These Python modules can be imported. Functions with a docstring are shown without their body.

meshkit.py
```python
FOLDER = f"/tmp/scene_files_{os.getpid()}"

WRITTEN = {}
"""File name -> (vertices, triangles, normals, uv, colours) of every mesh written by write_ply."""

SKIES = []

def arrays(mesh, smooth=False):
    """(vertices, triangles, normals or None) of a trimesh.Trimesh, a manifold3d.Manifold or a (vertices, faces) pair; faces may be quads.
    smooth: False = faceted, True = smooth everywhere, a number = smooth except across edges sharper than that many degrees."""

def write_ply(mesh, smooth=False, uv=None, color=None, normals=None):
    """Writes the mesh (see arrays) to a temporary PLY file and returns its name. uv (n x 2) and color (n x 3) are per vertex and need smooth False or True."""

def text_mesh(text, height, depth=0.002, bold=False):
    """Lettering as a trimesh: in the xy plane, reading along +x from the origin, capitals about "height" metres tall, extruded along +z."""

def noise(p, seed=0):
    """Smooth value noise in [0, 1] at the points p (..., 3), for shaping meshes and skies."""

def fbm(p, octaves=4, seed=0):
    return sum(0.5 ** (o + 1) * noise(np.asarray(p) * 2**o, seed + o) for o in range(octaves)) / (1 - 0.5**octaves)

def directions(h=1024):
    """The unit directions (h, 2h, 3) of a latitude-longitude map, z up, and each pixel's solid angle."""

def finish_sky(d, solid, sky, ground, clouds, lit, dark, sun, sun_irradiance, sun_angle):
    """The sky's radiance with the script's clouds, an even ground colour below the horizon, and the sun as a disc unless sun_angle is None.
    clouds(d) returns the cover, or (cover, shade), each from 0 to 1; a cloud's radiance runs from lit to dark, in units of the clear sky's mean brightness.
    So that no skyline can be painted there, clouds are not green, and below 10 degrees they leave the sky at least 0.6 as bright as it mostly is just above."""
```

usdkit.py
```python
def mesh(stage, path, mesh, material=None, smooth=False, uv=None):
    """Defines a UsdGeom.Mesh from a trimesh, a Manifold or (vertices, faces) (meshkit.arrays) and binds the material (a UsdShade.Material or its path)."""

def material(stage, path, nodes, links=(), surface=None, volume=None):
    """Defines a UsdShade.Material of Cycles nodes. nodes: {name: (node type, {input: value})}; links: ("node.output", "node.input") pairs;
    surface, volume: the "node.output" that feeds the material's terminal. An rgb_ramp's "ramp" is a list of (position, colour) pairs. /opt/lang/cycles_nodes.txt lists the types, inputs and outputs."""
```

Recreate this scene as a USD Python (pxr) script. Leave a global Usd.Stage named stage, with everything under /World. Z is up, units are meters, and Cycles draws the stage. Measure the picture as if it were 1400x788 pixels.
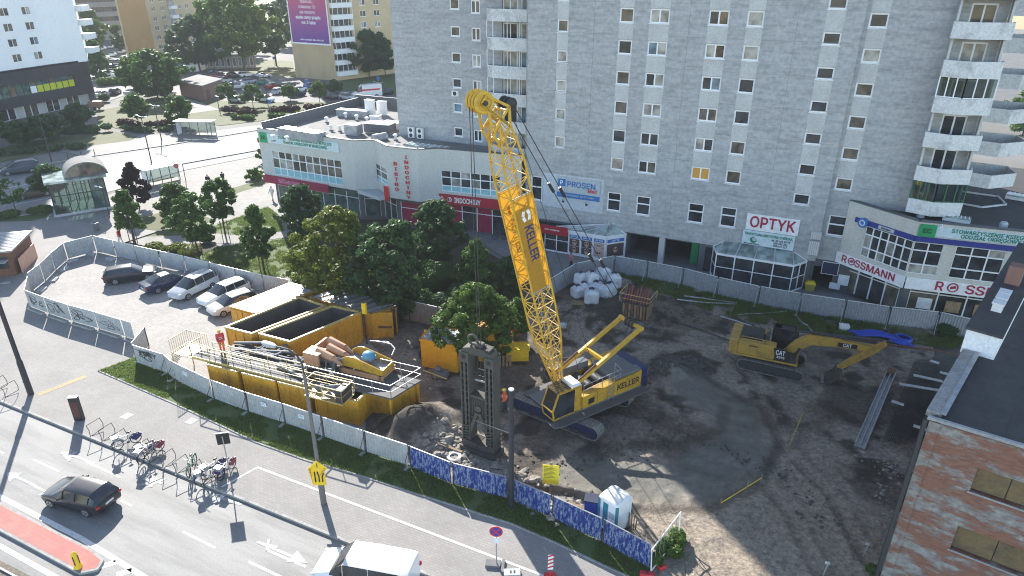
import math, random
import numpy as np, trimesh, usdkit, meshkit
import manifold3d as m3
from shapely.geometry import Polygon, box as sbox, Point
from shapely.ops import unary_union
from pxr import Usd, UsdGeom, UsdLux, UsdShade, Gf, Sdf, Vt

random.seed(7); np.random.seed(7)
stage = Usd.Stage.CreateInMemory()
UsdGeom.SetStageUpAxis(stage, UsdGeom.Tokens.z); UsdGeom.SetStageMetersPerUnit(stage, 1.0)
UsdGeom.Xform.Define(stage, '/World'); UsdGeom.Scope.Define(stage, '/World/Looks')

# ---------------------------------------------------------------- camera, sky, sun
CAM_H, F_PX, HORIZON, VPX, CX, CY = 27.0, 933.0, -45.0, 1192.0, 700.0, 394.0
PITCH = math.atan((CY - HORIZON) / F_PX)
YAW = math.atan((VPX - CX) / (F_PX / math.cos(PITCH)))
HD = np.array([-math.sin(YAW), math.cos(YAW), 0.0]); RT = np.array([math.cos(YAW), math.sin(YAW), 0.0])
FW = HD * math.cos(PITCH) + np.array([0, 0, -math.sin(PITCH)]); UP = np.cross(RT, FW)
EYE = np.array([0, 0, CAM_H])
cam = UsdGeom.Camera.Define(stage, '/World/camera')
cam.AddTransformOp().Set(Gf.Matrix4d(*RT, 0, *UP, 0, *(-FW), 0, *EYE, 1))
cam.CreateHorizontalApertureAttr(36.0); cam.CreateVerticalApertureAttr(36.0 * 576 / 1024)
cam.CreateFocalLengthAttr(36.0 * F_PX / 1400); cam.CreateClippingRangeAttr(Gf.Vec2f(0.5, 3000))
cam.CreateExposureAttr(1.35)

SUN_AZ, SUN_EL = math.radians(-50), math.radians(28.0)
SUN = np.array([math.sin(SUN_AZ) * math.cos(SUN_EL), math.cos(SUN_AZ) * math.cos(SUN_EL), math.sin(SUN_EL)])
sky_mat = usdkit.material(stage, '/World/Looks/sky', {
 's': ('sky_texture', {'sky_type': 'single_scattering', 'sun_disc': False, 'sun_elevation': SUN_EL, 'sun_rotation': math.atan2(SUN[0], SUN[1]), 'air_density': 1.0, 'aerosol_density': 0.5, 'ozone_density': 1.0}),
 'b': ('background_shader', {'strength': 0.1})}, [('s.color', 'b.color')], surface='b.background')
dome = UsdLux.DomeLight.Define(stage, '/World/sky'); dome.GetPrim().SetCustomDataByKey('kind', 'structure')
UsdShade.MaterialBindingAPI.Apply(dome.GetPrim()).Bind(sky_mat)
sun = UsdLux.DistantLight.Define(stage, '/World/sun')
sun.CreateNormalizeAttr(True); sun.CreateIntensityAttr(1.12); sun.CreateAngleAttr(0.5); sun.CreateColorAttr(Gf.Vec3f(1.0, 0.955, 0.885))
_z = SUN; _x = np.cross([0, 0, 1], _z); _x /= np.linalg.norm(_x); _y = np.cross(_z, _x)
sun.AddTransformOp().Set(Gf.Matrix4d(*_x, 0, *_y, 0, *_z, 0, *(SUN * 300), 1))

# ---------------------------------------------------------------- helpers
def ray(x, y): return FW + RT * (x - CX) / F_PX + UP * (CY - y) / F_PX
def at(x, y, z=0.0):
 "ground (or height z) point seen at a point of the photograph"
 r = ray(x, y); return EYE + r * ((z - CAM_H) / r[2])
def xy(x, y, z=0.0): return at(x, y, z)[:2]
def on_wall(P, Q, x, y):
 "(distance along the wall PQ, height) of a point of the photograph that lies on that wall"
 P, Q = np.array(P[:2], float), np.array(Q[:2], float); d = (Q - P) / np.linalg.norm(Q - P); n = np.array([-d[1], d[0]])
 r = ray(x, y); t = (P @ n) / (r[:2] @ n); p = EYE + r * t
 return float((p[:2] - P) @ d), float(p[2])
def h_top(b, px, py):
 "height over ground point b of the thing whose top is seen at row py"
 zs = np.arange(0, 40, 0.02); d = np.array([b[0], b[1], 0]) - EYE
 c = d @ FW - zs * math.sin(PITCH); yy = CY - F_PX * (d @ UP + zs * math.cos(PITCH)) / c
 return float(zs[np.argmin(abs(yy - py))])
def rotz(a): c, s = math.cos(a), math.sin(a); return np.array([[c, -s, 0], [s, c, 0], [0, 0, 1.0]])

class M:
 "collects shapes into one mesh"
 def __init__(s): s.v, s.f, s.n = [], [], 0
 def add(s, v, f):
  v = np.asarray(v, float); f = np.asarray(f, int)
  if f.shape[1] == 4: f = np.vstack([f[:, [0, 1, 2]], f[:, [0, 2, 3]]])
  s.v.append(v); s.f.append(f + s.n); s.n += len(v); return s
 def tm(s, m, T=None):
  v = np.array(m.vertices)
  if T is not None: v = v @ T[:3, :3].T + T[:3, 3]
  return s.add(v, np.array(m.faces))
 def mf(s, m):
  k = m.to_mesh(); return s.add(k.vert_properties[:, :3], k.tri_verts)
 def hexa(s, a): return s.add(a, [[3, 2, 1, 0], [4, 5, 6, 7], [0, 1, 5, 4], [1, 2, 6, 5], [2, 3, 7, 6], [3, 0, 4, 7]])
 def box(s, x0, x1, y0, y1, z0, z1):
  return s.hexa([[x0, y0, z0], [x1, y0, z0], [x1, y1, z0], [x0, y1, z0], [x0, y0, z1], [x1, y0, z1], [x1, y1, z1], [x0, y1, z1]])
 def ob(s, c, size, rz=0, R=None):
  h = np.array(size) / 2; k = np.array([[-1, -1, -1], [1, -1, -1], [1, 1, -1], [-1, 1, -1], [-1, -1, 1], [1, -1, 1], [1, 1, 1], [-1, 1, 1]]) * h
  return s.hexa(k @ (rotz(rz) if R is None else R).T + np.array(c))
 def bar(s, p, q, w, h=None, up=(0, 0, 1)):
  p, q = np.array(p, float), np.array(q, float); h = w if h is None else h
  d = q - p; d /= np.linalg.norm(d); a = np.cross(d, up)
  if np.linalg.norm(a) < 1e-3: a = np.cross(d, (1, 0, 0))
  a /= np.linalg.norm(a); b = np.cross(a, d); a = a * w / 2; b = b * h / 2
  return s.hexa([p - a - b, p + a - b, p + a + b, p - a + b, q - a - b, q + a - b, q + a + b, q - a + b])
 def tube(s, p, q, r, n=6, r2=None):
  p, q = np.array(p, float), np.array(q, float); d = q - p; d /= np.linalg.norm(d); a = np.cross(d, (0, 0, 1))
  if np.linalg.norm(a) < 1e-3: a = np.array([1.0, 0, 0])
  a /= np.linalg.norm(a); b = np.cross(d, a); t = np.arange(n) * 2 * math.pi / n
  c = np.cos(t)[:, None] * a + np.sin(t)[:, None] * b; r2 = r if r2 is None else r2
  v = np.vstack([p + c * r, q + c * r2, [p], [q]]); i = np.arange(n); j = (i + 1) % n
  s.add(v, np.stack([i, j, j + n, i + n], 1)[:, ::-1])
  s.n -= len(v); s.f.append(np.vstack([np.stack([j, i, i * 0 + 2 * n], 1), np.stack([i + n, j + n, i * 0 + 2 * n + 1], 1)])[:, ::-1] + s.n); s.n += len(v); return s
 def path(s, pts, r, n=6, closed=False):
  pts = [np.array(p, float) for p in pts]
  for a, b in zip(pts, pts[1:] + (pts[:1] if closed else [])):
   if np.linalg.norm(b - a) > 1e-6: s.tube(a, b, r, n)
  return s
 def prism(s, poly, z0, z1):
  p = poly if isinstance(poly, Polygon) else Polygon([tuple(q[:2]) for q in poly])
  if not p.is_valid: p = p.buffer(0)
  for g in getattr(p, 'geoms', [p]):
   s.tm(trimesh.creation.extrude_polygon(g, z1 - z0, engine='earcut'), trimesh.transformations.translation_matrix([0, 0, z0]))
  return s
 def sheet(s, poly, z):
  p = poly if isinstance(poly, Polygon) else Polygon([tuple(q[:2]) for q in poly])
  if not p.is_valid: p = p.buffer(0)
  for g in getattr(p, 'geoms', [p]):
   v, f = trimesh.creation.triangulate_polygon(g, engine='earcut')
   v = np.c_[v, np.full(len(v), z)]
   a = np.cross(v[f[:, 1]] - v[f[:, 0]], v[f[:, 2]] - v[f[:, 0]])[:, 2] < 0; f = np.array(f); f[a] = f[a][:, ::-1]
   s.add(v, f)
  return s
 def wall(s, P, Q, z0, z1, th, holes=()):
  "upright wall from P to Q, its face on the line, thickness to the left of PQ; holes (u0, u1, z0, z1)"
  P, Q = np.array(P[:2], float), np.array(Q[:2], float); L = np.linalg.norm(Q - P); d = (Q - P) / L
  g = sbox(0, z0, L, z1)
  if len(holes): g = g.difference(unary_union([sbox(*[h[i] for i in (0, 2, 1, 3)]) for h in holes]))
  T = np.eye(4); T[:3, 0] = [d[0], d[1], 0]; T[:3, 1] = [0, 0, 1]; T[:3, 2] = [d[1], -d[0], 0]; T[:3, 3] = [P[0] - d[1] * th, P[1] + d[0] * th, 0]
  for k in getattr(g, 'geoms', [g]): s.tm(trimesh.creation.extrude_polygon(k, th, engine='earcut'), T)
  return s
 def wbox(s, P, Q, u0, u1, z0, z1, o0, o1):
  "box on a wall: along it u0-u1, heights z0-z1, from o0 to o1 out of its face (negative = inside)"
  P, Q = np.array(P[:2], float), np.array(Q[:2], float); d = (Q - P) / np.linalg.norm(Q - P); n = np.array([d[1], -d[0]])
  c = [P + d * u + n * o for u, o in ((u0, o1), (u1, o1), (u1, o0), (u0, o0))]
  return s.hexa([[*k, z0] for k in c] + [[*k, z1] for k in c])
 def ell(s, c, r, sub=2, R=None):
  m = trimesh.creation.icosphere(subdivisions=sub); v = m.vertices * np.array(r)
  if R is not None: v = v @ R.T
  return s.add(v + np.array(c), m.faces)
 def disc(s, c, axis, r, w, n=16):
  c = np.array(c, float); a = np.array(axis, float); a /= np.linalg.norm(a); return s.tube(c - a * w / 2, c + a * w / 2, r, n)
 def torus(s, c, axis, R, r, n=18, k=5):
  a = np.array(axis, float); a /= np.linalg.norm(a); u = np.cross(a, (0, 0, 1))
  if np.linalg.norm(u) < 1e-3: u = np.array([1.0, 0, 0])
  u /= np.linalg.norm(u); w = np.cross(a, u); i = np.arange(n * k); A = (i // k) * 2 * math.pi / n; B = (i % k) * 2 * math.pi / k
  e = np.cos(A)[:, None] * u + np.sin(A)[:, None] * w
  v = np.array(c) + e * (R + r * np.cos(B))[:, None] + a * (r * np.sin(B))[:, None]
  ii, jj = i // k, i % k; g = lambda p, q: (p % n) * k + q % k
  return s.add(v, np.stack([g(ii, jj), g(ii + 1, jj), g(ii + 1, jj + 1), g(ii, jj + 1)], 1))
 def lathe(s, prof, c=(0, 0, 0), n=16):
  prof = np.array(prof, float); t = np.arange(n) * 2 * math.pi / n; k = len(prof)
  v = np.stack([np.outer(prof[:, 0], np.cos(t)), np.outer(prof[:, 0], np.sin(t)), np.outer(prof[:, 1], np.ones(n))], -1).reshape(-1, 3) + np.array(c)
  f = [[a * n + i, a * n + (i + 1) % n, (a + 1) * n + (i + 1) % n, (a + 1) * n + i] for a in range(k - 1) for i in range(n)]
  return s.add(v, f)
 def text(s, txt, h, o, r, u, depth=0.02, align='c', bold=False, w=None):
  m = meshkit.text_mesh(txt, h, depth, bold); b = m.bounds; v = np.array(m.vertices)
  k = 1.0 if w is None else w / (b[1, 0] - b[0, 0]); v[:, 0] = (v[:, 0] - b[0, 0]) * k; W = (b[1, 0] - b[0, 0]) * k
  v[:, 0] -= {'c': W / 2, 'l': 0, 'r': W}[align]
  r, u = np.array(r, float), np.array(u, float); r /= np.linalg.norm(r); u /= np.linalg.norm(u); n = np.cross(r, u)
  return s.add(v[:, :1] * r + v[:, 1:2] * u + v[:, 2:3] * n + np.array(o), m.faces)
 def loft(s, rings, cap=True, closed=True):
  rings = [np.array(r, float) for r in rings]; n = len(rings[0]); v = np.vstack(rings); f = []
  for a in range(len(rings) - 1):
   for i in range(n if closed else n - 1): j = (i + 1) % n; f.append([a * n + i, a * n + j, (a + 1) * n + j, (a + 1) * n + i])
  s.add(v, f)
  if cap:
   for a, rev in ((0, True), (len(rings) - 1, False)):
    t = [[0, i, i + 1] for i in range(1, n - 1)]; t = [x[::-1] for x in t] if rev else t
    s.add(rings[a], t)
  return s
 def arr(s): return np.vstack(s.v), np.vstack(s.f)
 def move(s, loc=(0, 0, 0), rz=0, k=1.0):
  v, f = s.arr(); s.v, s.f = [v * k @ rotz(rz).T + np.array(loc)], [f]; return s

_names = {}
def numbered(parent, name):
 k = _names.get((parent, name), 0); _names[(parent, name)] = k + 1
 return f'{parent}/{name}' if k == 0 else f'{parent}/{name}_{k:03d}'
class T:
 def __init__(s, path, prim, loc, rz, world): s.path, s.prim, s.loc, s.rz, s.world = path, prim, np.array(loc, float), rz, world
def tag(prim, label=None, cat=None, group=None, kind=None):
 for k, v in (('label', label), ('category', cat), ('group', group), ('kind', kind)):
  if v: prim.SetCustomDataByKey(k, v)
def thing(name, label, cat, loc=(0, 0, 0), rz=0.0, group=None, world=False, kind=None, scale=None):
 loc = tuple(float(c) for c in (*loc, 0.0)[:3])
 p = numbered('/World', name); x = UsdGeom.Xform.Define(stage, p); x.AddTranslateOp().Set(Gf.Vec3d(*loc)); x.AddRotateZOp().Set(math.degrees(rz))
 if scale is not None: x.AddScaleOp().Set(Gf.Vec3f(*np.broadcast_to(scale, 3).astype(float).tolist()))
 tag(x.GetPrim(), label, cat, group, kind); return T(p, x.GetPrim(), loc, rz, world)
def put(name, m, mat, parent=None, smooth=False, label=None, cat=None, group=None, kind=None):
 "one mesh prim under parent (or under /World)"
 v, f = m.arr() if isinstance(m, M) else m
 if isinstance(parent, T) and parent.world: v = v - parent.loc
 if parent is None:
  loc = np.zeros(3)
  p = numbered('/World', name)
 else: p = numbered(parent.path, name)
 g = usdkit.mesh(stage, p, (v, f), mat, smooth=smooth)
 tag(g.GetPrim(), label, cat, group, kind)
 return T(p, g.GetPrim(), parent.loc if parent is not None else (0, 0, 0), 0, parent.world if parent is not None else False)
def dup(src, loc, rz=0.0, label=None, scale=None, group=None):
 d = src.prim.GetCustomData(); name = src.path.rsplit('/', 1)[1]
 if name[-4:-3] == '_' and name[-3:].isdigit(): name = name[:-4]
 t = thing(name, label or d.get('label'), d.get('category'), loc, rz, group or d.get('group'), scale=scale)
 t.prim.GetReferences().AddInternalReference(src.path); t.prim.SetInstanceable(True); return t
def ground(name, m, mat, kind='structure'): return put(name, m, mat, None, kind=kind)
# ---------------------------------------------------------------- materials
def mat(name, nodes, links, surface='p.BSDF'): return usdkit.material(stage, '/World/Looks/' + name, nodes, links, surface=surface)
def plain(name, col, rough=0.6, metal=0.0, var=0.12, scale=3.0, bump=0.0, bscale=40.0, spec=0.5, coat=0.0):
 "even colour with a soft mottle and optional fine relief"
 c = np.array(col, float)
 n = {'g': ('geometry', {}), 'n': ('noise_texture', {'scale': scale, 'detail': 5.0, 'roughness': 0.6}),
         'r': ('rgb_ramp', {'ramp': [(0.3, tuple(c * (1 - var))), (0.7, tuple(np.minimum(c * (1 + var), 1)))]}),
         'p': ('principled_bsdf', {'roughness': rough, 'metallic': metal, 'specular_ior_level': spec, 'coat_weight': coat})}
 l = [('g.position', 'n.vector'), ('n.fac', 'r.fac'), ('r.color', 'p.base_color')]
 if bump:
  n['m'] = ('noise_texture', {'scale': bscale, 'detail': 3.0}); n['b'] = ('bump', {'strength': bump, 'distance': 0.05})
  l += [('g.position', 'm.vector'), ('m.fac', 'b.height'), ('b.normal', 'p.normal')]
 return mat(name, n, l)
def worn(name, col, dirt, lo=0.45, hi=0.7, scale=1.2, rough=0.55, stretch=(1, 1, 1), metal=0.0, fine=9.0, bump=0.15):
 "paint or plaster with stains: two colours mixed by stretched noise, plus fine mottle"
 c, d = np.array(col, float), np.array(dirt, float)
 n = {'g': ('geometry', {}), 'mp': ('mapping', {'scale': stretch}), 'n': ('noise_texture', {'scale': scale, 'detail': 7.0, 'roughness': 0.65}),
         'r': ('rgb_ramp', {'ramp': [(lo, tuple(c)), (hi, tuple(d))]}),
         'n2': ('noise_texture', {'scale': fine, 'detail': 4.0}), 'r2': ('rgb_ramp', {'ramp': [(0.3, (0.82, 0.82, 0.82)), (0.7, (1.1, 1.1, 1.1))]}),
         'x': ('mix_color', {'blend_type': 'multiply', 'fac': 1.0}), 'b': ('bump', {'strength': bump, 'distance': 0.03}),
         'p': ('principled_bsdf', {'roughness': rough, 'metallic': metal})}
 l = [('g.position', 'mp.vector'), ('mp.vector', 'n.vector'), ('n.fac', 'r.fac'), ('g.position', 'n2.vector'), ('n2.fac', 'r2.fac'),
         ('r.color', 'x.a'), ('r2.color', 'x.b'), ('x.result', 'p.base_color'), ('n2.fac', 'b.height'), ('b.normal', 'p.normal')]
 return mat(name, n, l)
def paving(name, col, grout, sx, sy, rot=0.0, var=0.1, mortar=0.012):
 n = {'g': ('geometry', {}), 'mp': ('mapping', {'rotation': (0, 0, rot)}),
         'k': ('brick_texture', {'scale': 1.0, 'brick_width': sx, 'row_height': sy, 'mortar_size': mortar, 'mortar_smooth': 0.3, 'color1': tuple(np.array(col) * (1 - var)), 'color2': tuple(np.minimum(np.array(col) * (1 + var), 1)), 'mortar': grout}),
         'n': ('noise_texture', {'scale': 0.35, 'detail': 7.0, 'roughness': 0.65}), 'r': ('rgb_ramp', {'ramp': [(0.3, (0.84, 0.84, 0.84)), (0.7, (1.07, 1.065, 1.06))]}),
         'x': ('mix_color', {'blend_type': 'multiply', 'fac': 1.0}), 'b': ('bump', {'strength': 0.3, 'distance': 0.02, 'invert': True}), 'p': ('principled_bsdf', {'roughness': 0.85})}
 return mat(name, n, [('g.position', 'mp.vector'), ('mp.vector', 'k.vector'), ('g.position', 'n.vector'), ('n.fac', 'r.fac'), ('k.color', 'x.a'), ('r.color', 'x.b'), ('x.result', 'p.base_color'), ('k.fac', 'b.height'), ('b.normal', 'p.normal')])
def leafy(name, a, b):
 n = {'o': ('geometry', {}), 'r': ('rgb_ramp', {'ramp': [(0.0, a), (1.0, b)]}), 'd': ('principled_bsdf', {'roughness': 0.5, 'specular_ior_level': 0.3}), 't': ('translucent_bsdf', {}), 'm': ('mix_closure', {'fac': 0.42})}
 return mat(name, n, [('o.random_per_island', 'r.fac'), ('r.color', 'd.base_color'), ('r.color', 't.color'), ('d.BSDF', 'm.closure1'), ('t.BSDF', 'm.closure2')], surface='m.closure')
def glass(name, col, rough=0.04, var=0.0):
 "dark pane seen from outside: reflects the sky and street, shows a dim room colour"
 n = {'g': ('geometry', {}), 'n': ('noise_texture', {'scale': 1.1, 'detail': 2.0}), 'r': ('rgb_ramp', {'ramp': [(0.35, tuple(np.array(col) * 0.5)), (0.65, tuple(np.array(col) * 1.4))]}),
         'p': ('principled_bsdf', {'roughness': rough, 'specular_ior_level': 0.8, 'ior': 1.55})}
 return mat(name, n, [('g.position', 'n.vector'), ('n.fac', 'r.fac'), ('r.color', 'p.base_color')])
def clear_pane(name, tint, fac=0.0):
 n = {'t': ('transparent_bsdf', {'color': tint}), 'gl': ('glossy_bsdf', {'roughness': 0.03, 'color': (0.9, 0.95, 1)}), 'f': ('fresnel', {'IOR': 1.7}), 'm': ('mix_closure', {})}
 return mat(name, n, [('f.fac', 'm.fac'), ('t.BSDF', 'm.closure1'), ('gl.BSDF', 'm.closure2')], surface='m.closure')

class Looks(dict): __getattr__ = dict.__getitem__; __setattr__ = dict.__setitem__
K = Looks()
K.asphalt = worn('asphalt', (0.26, 0.255, 0.246), (0.165, 0.162, 0.157), 0.42, 0.66, 0.6, 0.68, stretch=(0.25, 1.6, 1), fine=14.0)
K.far_asphalt = worn('far_asphalt', (0.26, 0.26, 0.255), (0.18, 0.18, 0.18), 0.4, 0.75, 0.3, 0.8, stretch=(1.2, 0.25, 1), fine=5.0)
K.lot_asphalt = worn('lot_asphalt', (0.16, 0.16, 0.16), (0.11, 0.11, 0.11), 0.4, 0.7, 0.3, 0.85)
K.paving = paving('paving', (0.3, 0.285, 0.267), (0.235, 0.224, 0.21), 0.3, 0.15, rot=0.0, var=0.06)
K.plaza = paving('plaza', (0.27, 0.258, 0.24), (0.18, 0.17, 0.16), 0.5, 0.5, rot=0.1)
K.lot_paving = paving('lot_paving', (0.36, 0.34, 0.315), (0.25, 0.24, 0.225), 0.3, 0.2, rot=0.3)
K.shop_paving = paving('shop_paving', (0.24, 0.235, 0.235), (0.16, 0.16, 0.16), 0.4, 0.2)
K.ground = worn('open_ground', (0.2, 0.195, 0.18), (0.14, 0.135, 0.12), 0.4, 0.7, 0.1, 0.9)
K.kerb = worn('kerb_stone', (0.36, 0.35, 0.33), (0.22, 0.21, 0.2), 0.45, 0.75, 2.0, 0.8)
K.mark = worn('road_paint', (0.72, 0.72, 0.7), (0.42, 0.41, 0.4), 0.5, 0.78, 3.0, 0.6)
K.faded_mark = worn('faded_road_paint', (0.42, 0.42, 0.41), (0.24, 0.24, 0.235), 0.42, 0.6, 3.5, 0.6)
K.red_paving = paving('red_paving', (0.52, 0.19, 0.16), (0.34, 0.2, 0.18), 0.4, 0.2, var=0.08)
K.gravel = worn('track_ballast', (0.22, 0.19, 0.15), (0.13, 0.11, 0.09), 0.4, 0.6, 6.0, 0.9, bump=0.6)
K.lawn = worn('lawn', (0.075, 0.125, 0.03), (0.12, 0.135, 0.045), 0.42, 0.68, 0.6, 0.9, fine=12.0, bump=0.8)
K.dry_lawn = worn('dry_lawn', (0.12, 0.118, 0.045), (0.06, 0.095, 0.025), 0.4, 0.65, 0.35, 0.9, fine=9.0, bump=0.8)
K.bed_soil = worn('bed_soil', (0.07, 0.055, 0.04), (0.05, 0.05, 0.03), 0.4, 0.65, 1.0, 0.95, bump=0.6)
K.concrete = worn('board_concrete', (0.43, 0.433, 0.437), (0.285, 0.288, 0.295), 0.42, 0.74, 1.4, 0.9, stretch=(0.42, 0.42, 2.3), fine=3.5)
K.concrete_plain = worn('pale_concrete', (0.55, 0.55, 0.54), (0.45, 0.447, 0.44), 0.4, 0.7, 0.8, 0.9)
K.balcony = worn('balcony_paint', (0.66, 0.66, 0.65), (0.34, 0.335, 0.33), 0.52, 0.78, 0.9, 0.8, fine=6.0)
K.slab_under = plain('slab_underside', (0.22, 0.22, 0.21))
K.cream = worn('cream_cladding', (0.6, 0.58, 0.52), (0.5, 0.48, 0.43), 0.4, 0.75, 0.4, 0.7, stretch=(1, 1, 0.3))
K.cream_left = worn('pale_cladding', (0.56, 0.56, 0.53), (0.47, 0.465, 0.44), 0.4, 0.75, 0.4, 0.7, stretch=(1, 1, 0.3))
K.roof_felt = worn('roof_felt', (0.05, 0.05, 0.052), (0.075, 0.073, 0.07), 0.4, 0.7, 0.6, 0.9)
K.roof_grey = worn('roof_grey', (0.24, 0.235, 0.225), (0.15, 0.145, 0.14), 0.4, 0.7, 0.5, 0.9)
K.white = plain('white_paint', (0.75, 0.75, 0.74), 0.5, var=0.06)
K.white_frame = plain('window_frame_white', (0.82, 0.83, 0.85), 0.4, var=0.05)
K.white_wall = worn('white_render', (0.84, 0.85, 0.86), (0.76, 0.77, 0.79), 0.45, 0.8, 0.15, 0.8)
K.dark_clad = plain('dark_cladding', (0.035, 0.03, 0.034), 0.5, var=0.2, scale=0.8)
K.grey_clad = plain('grey_cladding', (0.1, 0.105, 0.115), 0.6)
K.ochre = worn('ochre_render', (0.5, 0.3, 0.115), (0.42, 0.25, 0.1), 0.4, 0.75, 0.15, 0.85)
K.yellow_wall = worn('pale_yellow_render', (0.58, 0.45, 0.26), (0.5, 0.38, 0.22), 0.4, 0.75, 0.2, 0.85)
K.beige_wall = worn('beige_render', (0.5, 0.38, 0.22), (0.36, 0.28, 0.17), 0.45, 0.78, 0.25, 0.85, stretch=(1, 1, 0.4))
K.grey_block = worn('grey_block_render', (0.33, 0.31, 0.29), (0.27, 0.255, 0.24), 0.4, 0.7, 0.2, 0.85)
K.brick_red = paving('red_brick', (0.27, 0.12, 0.085), (0.2, 0.16, 0.14), 0.25, 0.08)
K.board = worn('weathered_board', (0.17, 0.118, 0.055), (0.075, 0.06, 0.04), 0.46, 0.72, 0.8, 0.85, stretch=(1, 1, 1.6), fine=8)
K.zinc = worn('zinc_sheet', (0.42, 0.43, 0.45), (0.28, 0.29, 0.31), 0.4, 0.7, 1.5, 0.4, metal=0.5)
K.steel = plain('galvanised_steel', (0.4, 0.41, 0.42), 0.4, metal=0.7)
K.dark_steel = plain('dark_steel', (0.045, 0.047, 0.05), 0.5, metal=0.3)
K.black = plain('black_plastic', (0.012, 0.012, 0.013), 0.45)
K.tyre = plain('tyre_rubber', (0.018, 0.018, 0.019), 0.8)
K.rim = plain('alloy_rim', (0.45, 0.46, 0.47), 0.35, metal=0.8)
K.post_dark = plain('street_post_paint', (0.022, 0.024, 0.03), 0.4)
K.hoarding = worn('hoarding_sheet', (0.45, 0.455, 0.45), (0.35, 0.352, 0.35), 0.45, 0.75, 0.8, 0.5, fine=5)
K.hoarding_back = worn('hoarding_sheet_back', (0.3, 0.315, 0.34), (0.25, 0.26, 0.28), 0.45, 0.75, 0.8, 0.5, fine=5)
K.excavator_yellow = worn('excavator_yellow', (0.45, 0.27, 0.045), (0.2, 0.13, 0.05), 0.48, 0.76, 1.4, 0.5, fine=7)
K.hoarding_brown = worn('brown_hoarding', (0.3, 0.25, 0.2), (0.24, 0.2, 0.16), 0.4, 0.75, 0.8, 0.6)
K.blue_print = mat('blue_printed_sheet', {'g': ('geometry', {}), 'v': ('mapping', {'scale': (5.0, 5.0, 1.7)}), 'n': ('noise_texture', {'scale': 1.6, 'detail': 5.0, 'roughness': 0.7}),
 'r': ('rgb_ramp', {'ramp': [(0.0, (0.015, 0.03, 0.2)), (0.46, (0.018, 0.036, 0.19)), (0.52, (0.05, 0.1, 0.28)), (0.57, (0.42, 0.46, 0.52)), (0.61, (0.05, 0.09, 0.25)), (1.0, (0.5, 0.52, 0.55))]}), 'p': ('principled_bsdf', {'roughness': 0.45})},
 [('g.position', 'v.vector'), ('v.vector', 'n.vector'), ('n.fac', 'r.fac'), ('r.color', 'p.base_color')])
K.crane_yellow = worn('crane_yellow', (0.62, 0.37, 0.035), (0.4, 0.235, 0.04), 0.5, 0.8, 1.6, 0.42, fine=8)
K.banner = mat('banner_mesh_fabric', {'d': ('principled_bsdf', {'base_color': (0.72, 0.46, 0.06), 'roughness': 0.7}), 't': ('translucent_bsdf', {'color': (0.85, 0.62, 0.16)}), 'm': ('mix_closure', {'fac': 0.5})}, [('d.BSDF', 'm.closure1'), ('t.BSDF', 'm.closure2')], surface='m.closure')
K.machine_yellow = worn('machine_yellow', (0.57, 0.32, 0.028), (0.24, 0.145, 0.045), 0.48, 0.78, 1.2, 0.45, fine=7)
K.skip_yellow = worn('container_yellow', (0.62, 0.31, 0.018), (0.28, 0.14, 0.03), 0.52, 0.78, 0.9, 0.5, stretch=(1, 1, 0.6), fine=6)
K.skip_inside = worn('container_inside', (0.085, 0.075, 0.068), (0.055, 0.048, 0.045), 0.4, 0.7, 1.2, 0.7)
K.rail_yellow = worn('handrail_yellow', (0.56, 0.4, 0.13), (0.35, 0.24, 0.1), 0.45, 0.7, 3.0, 0.5)
K.grating = plain('walkway_grating', (0.11, 0.11, 0.108), 0.7, bump=0.6)
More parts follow.
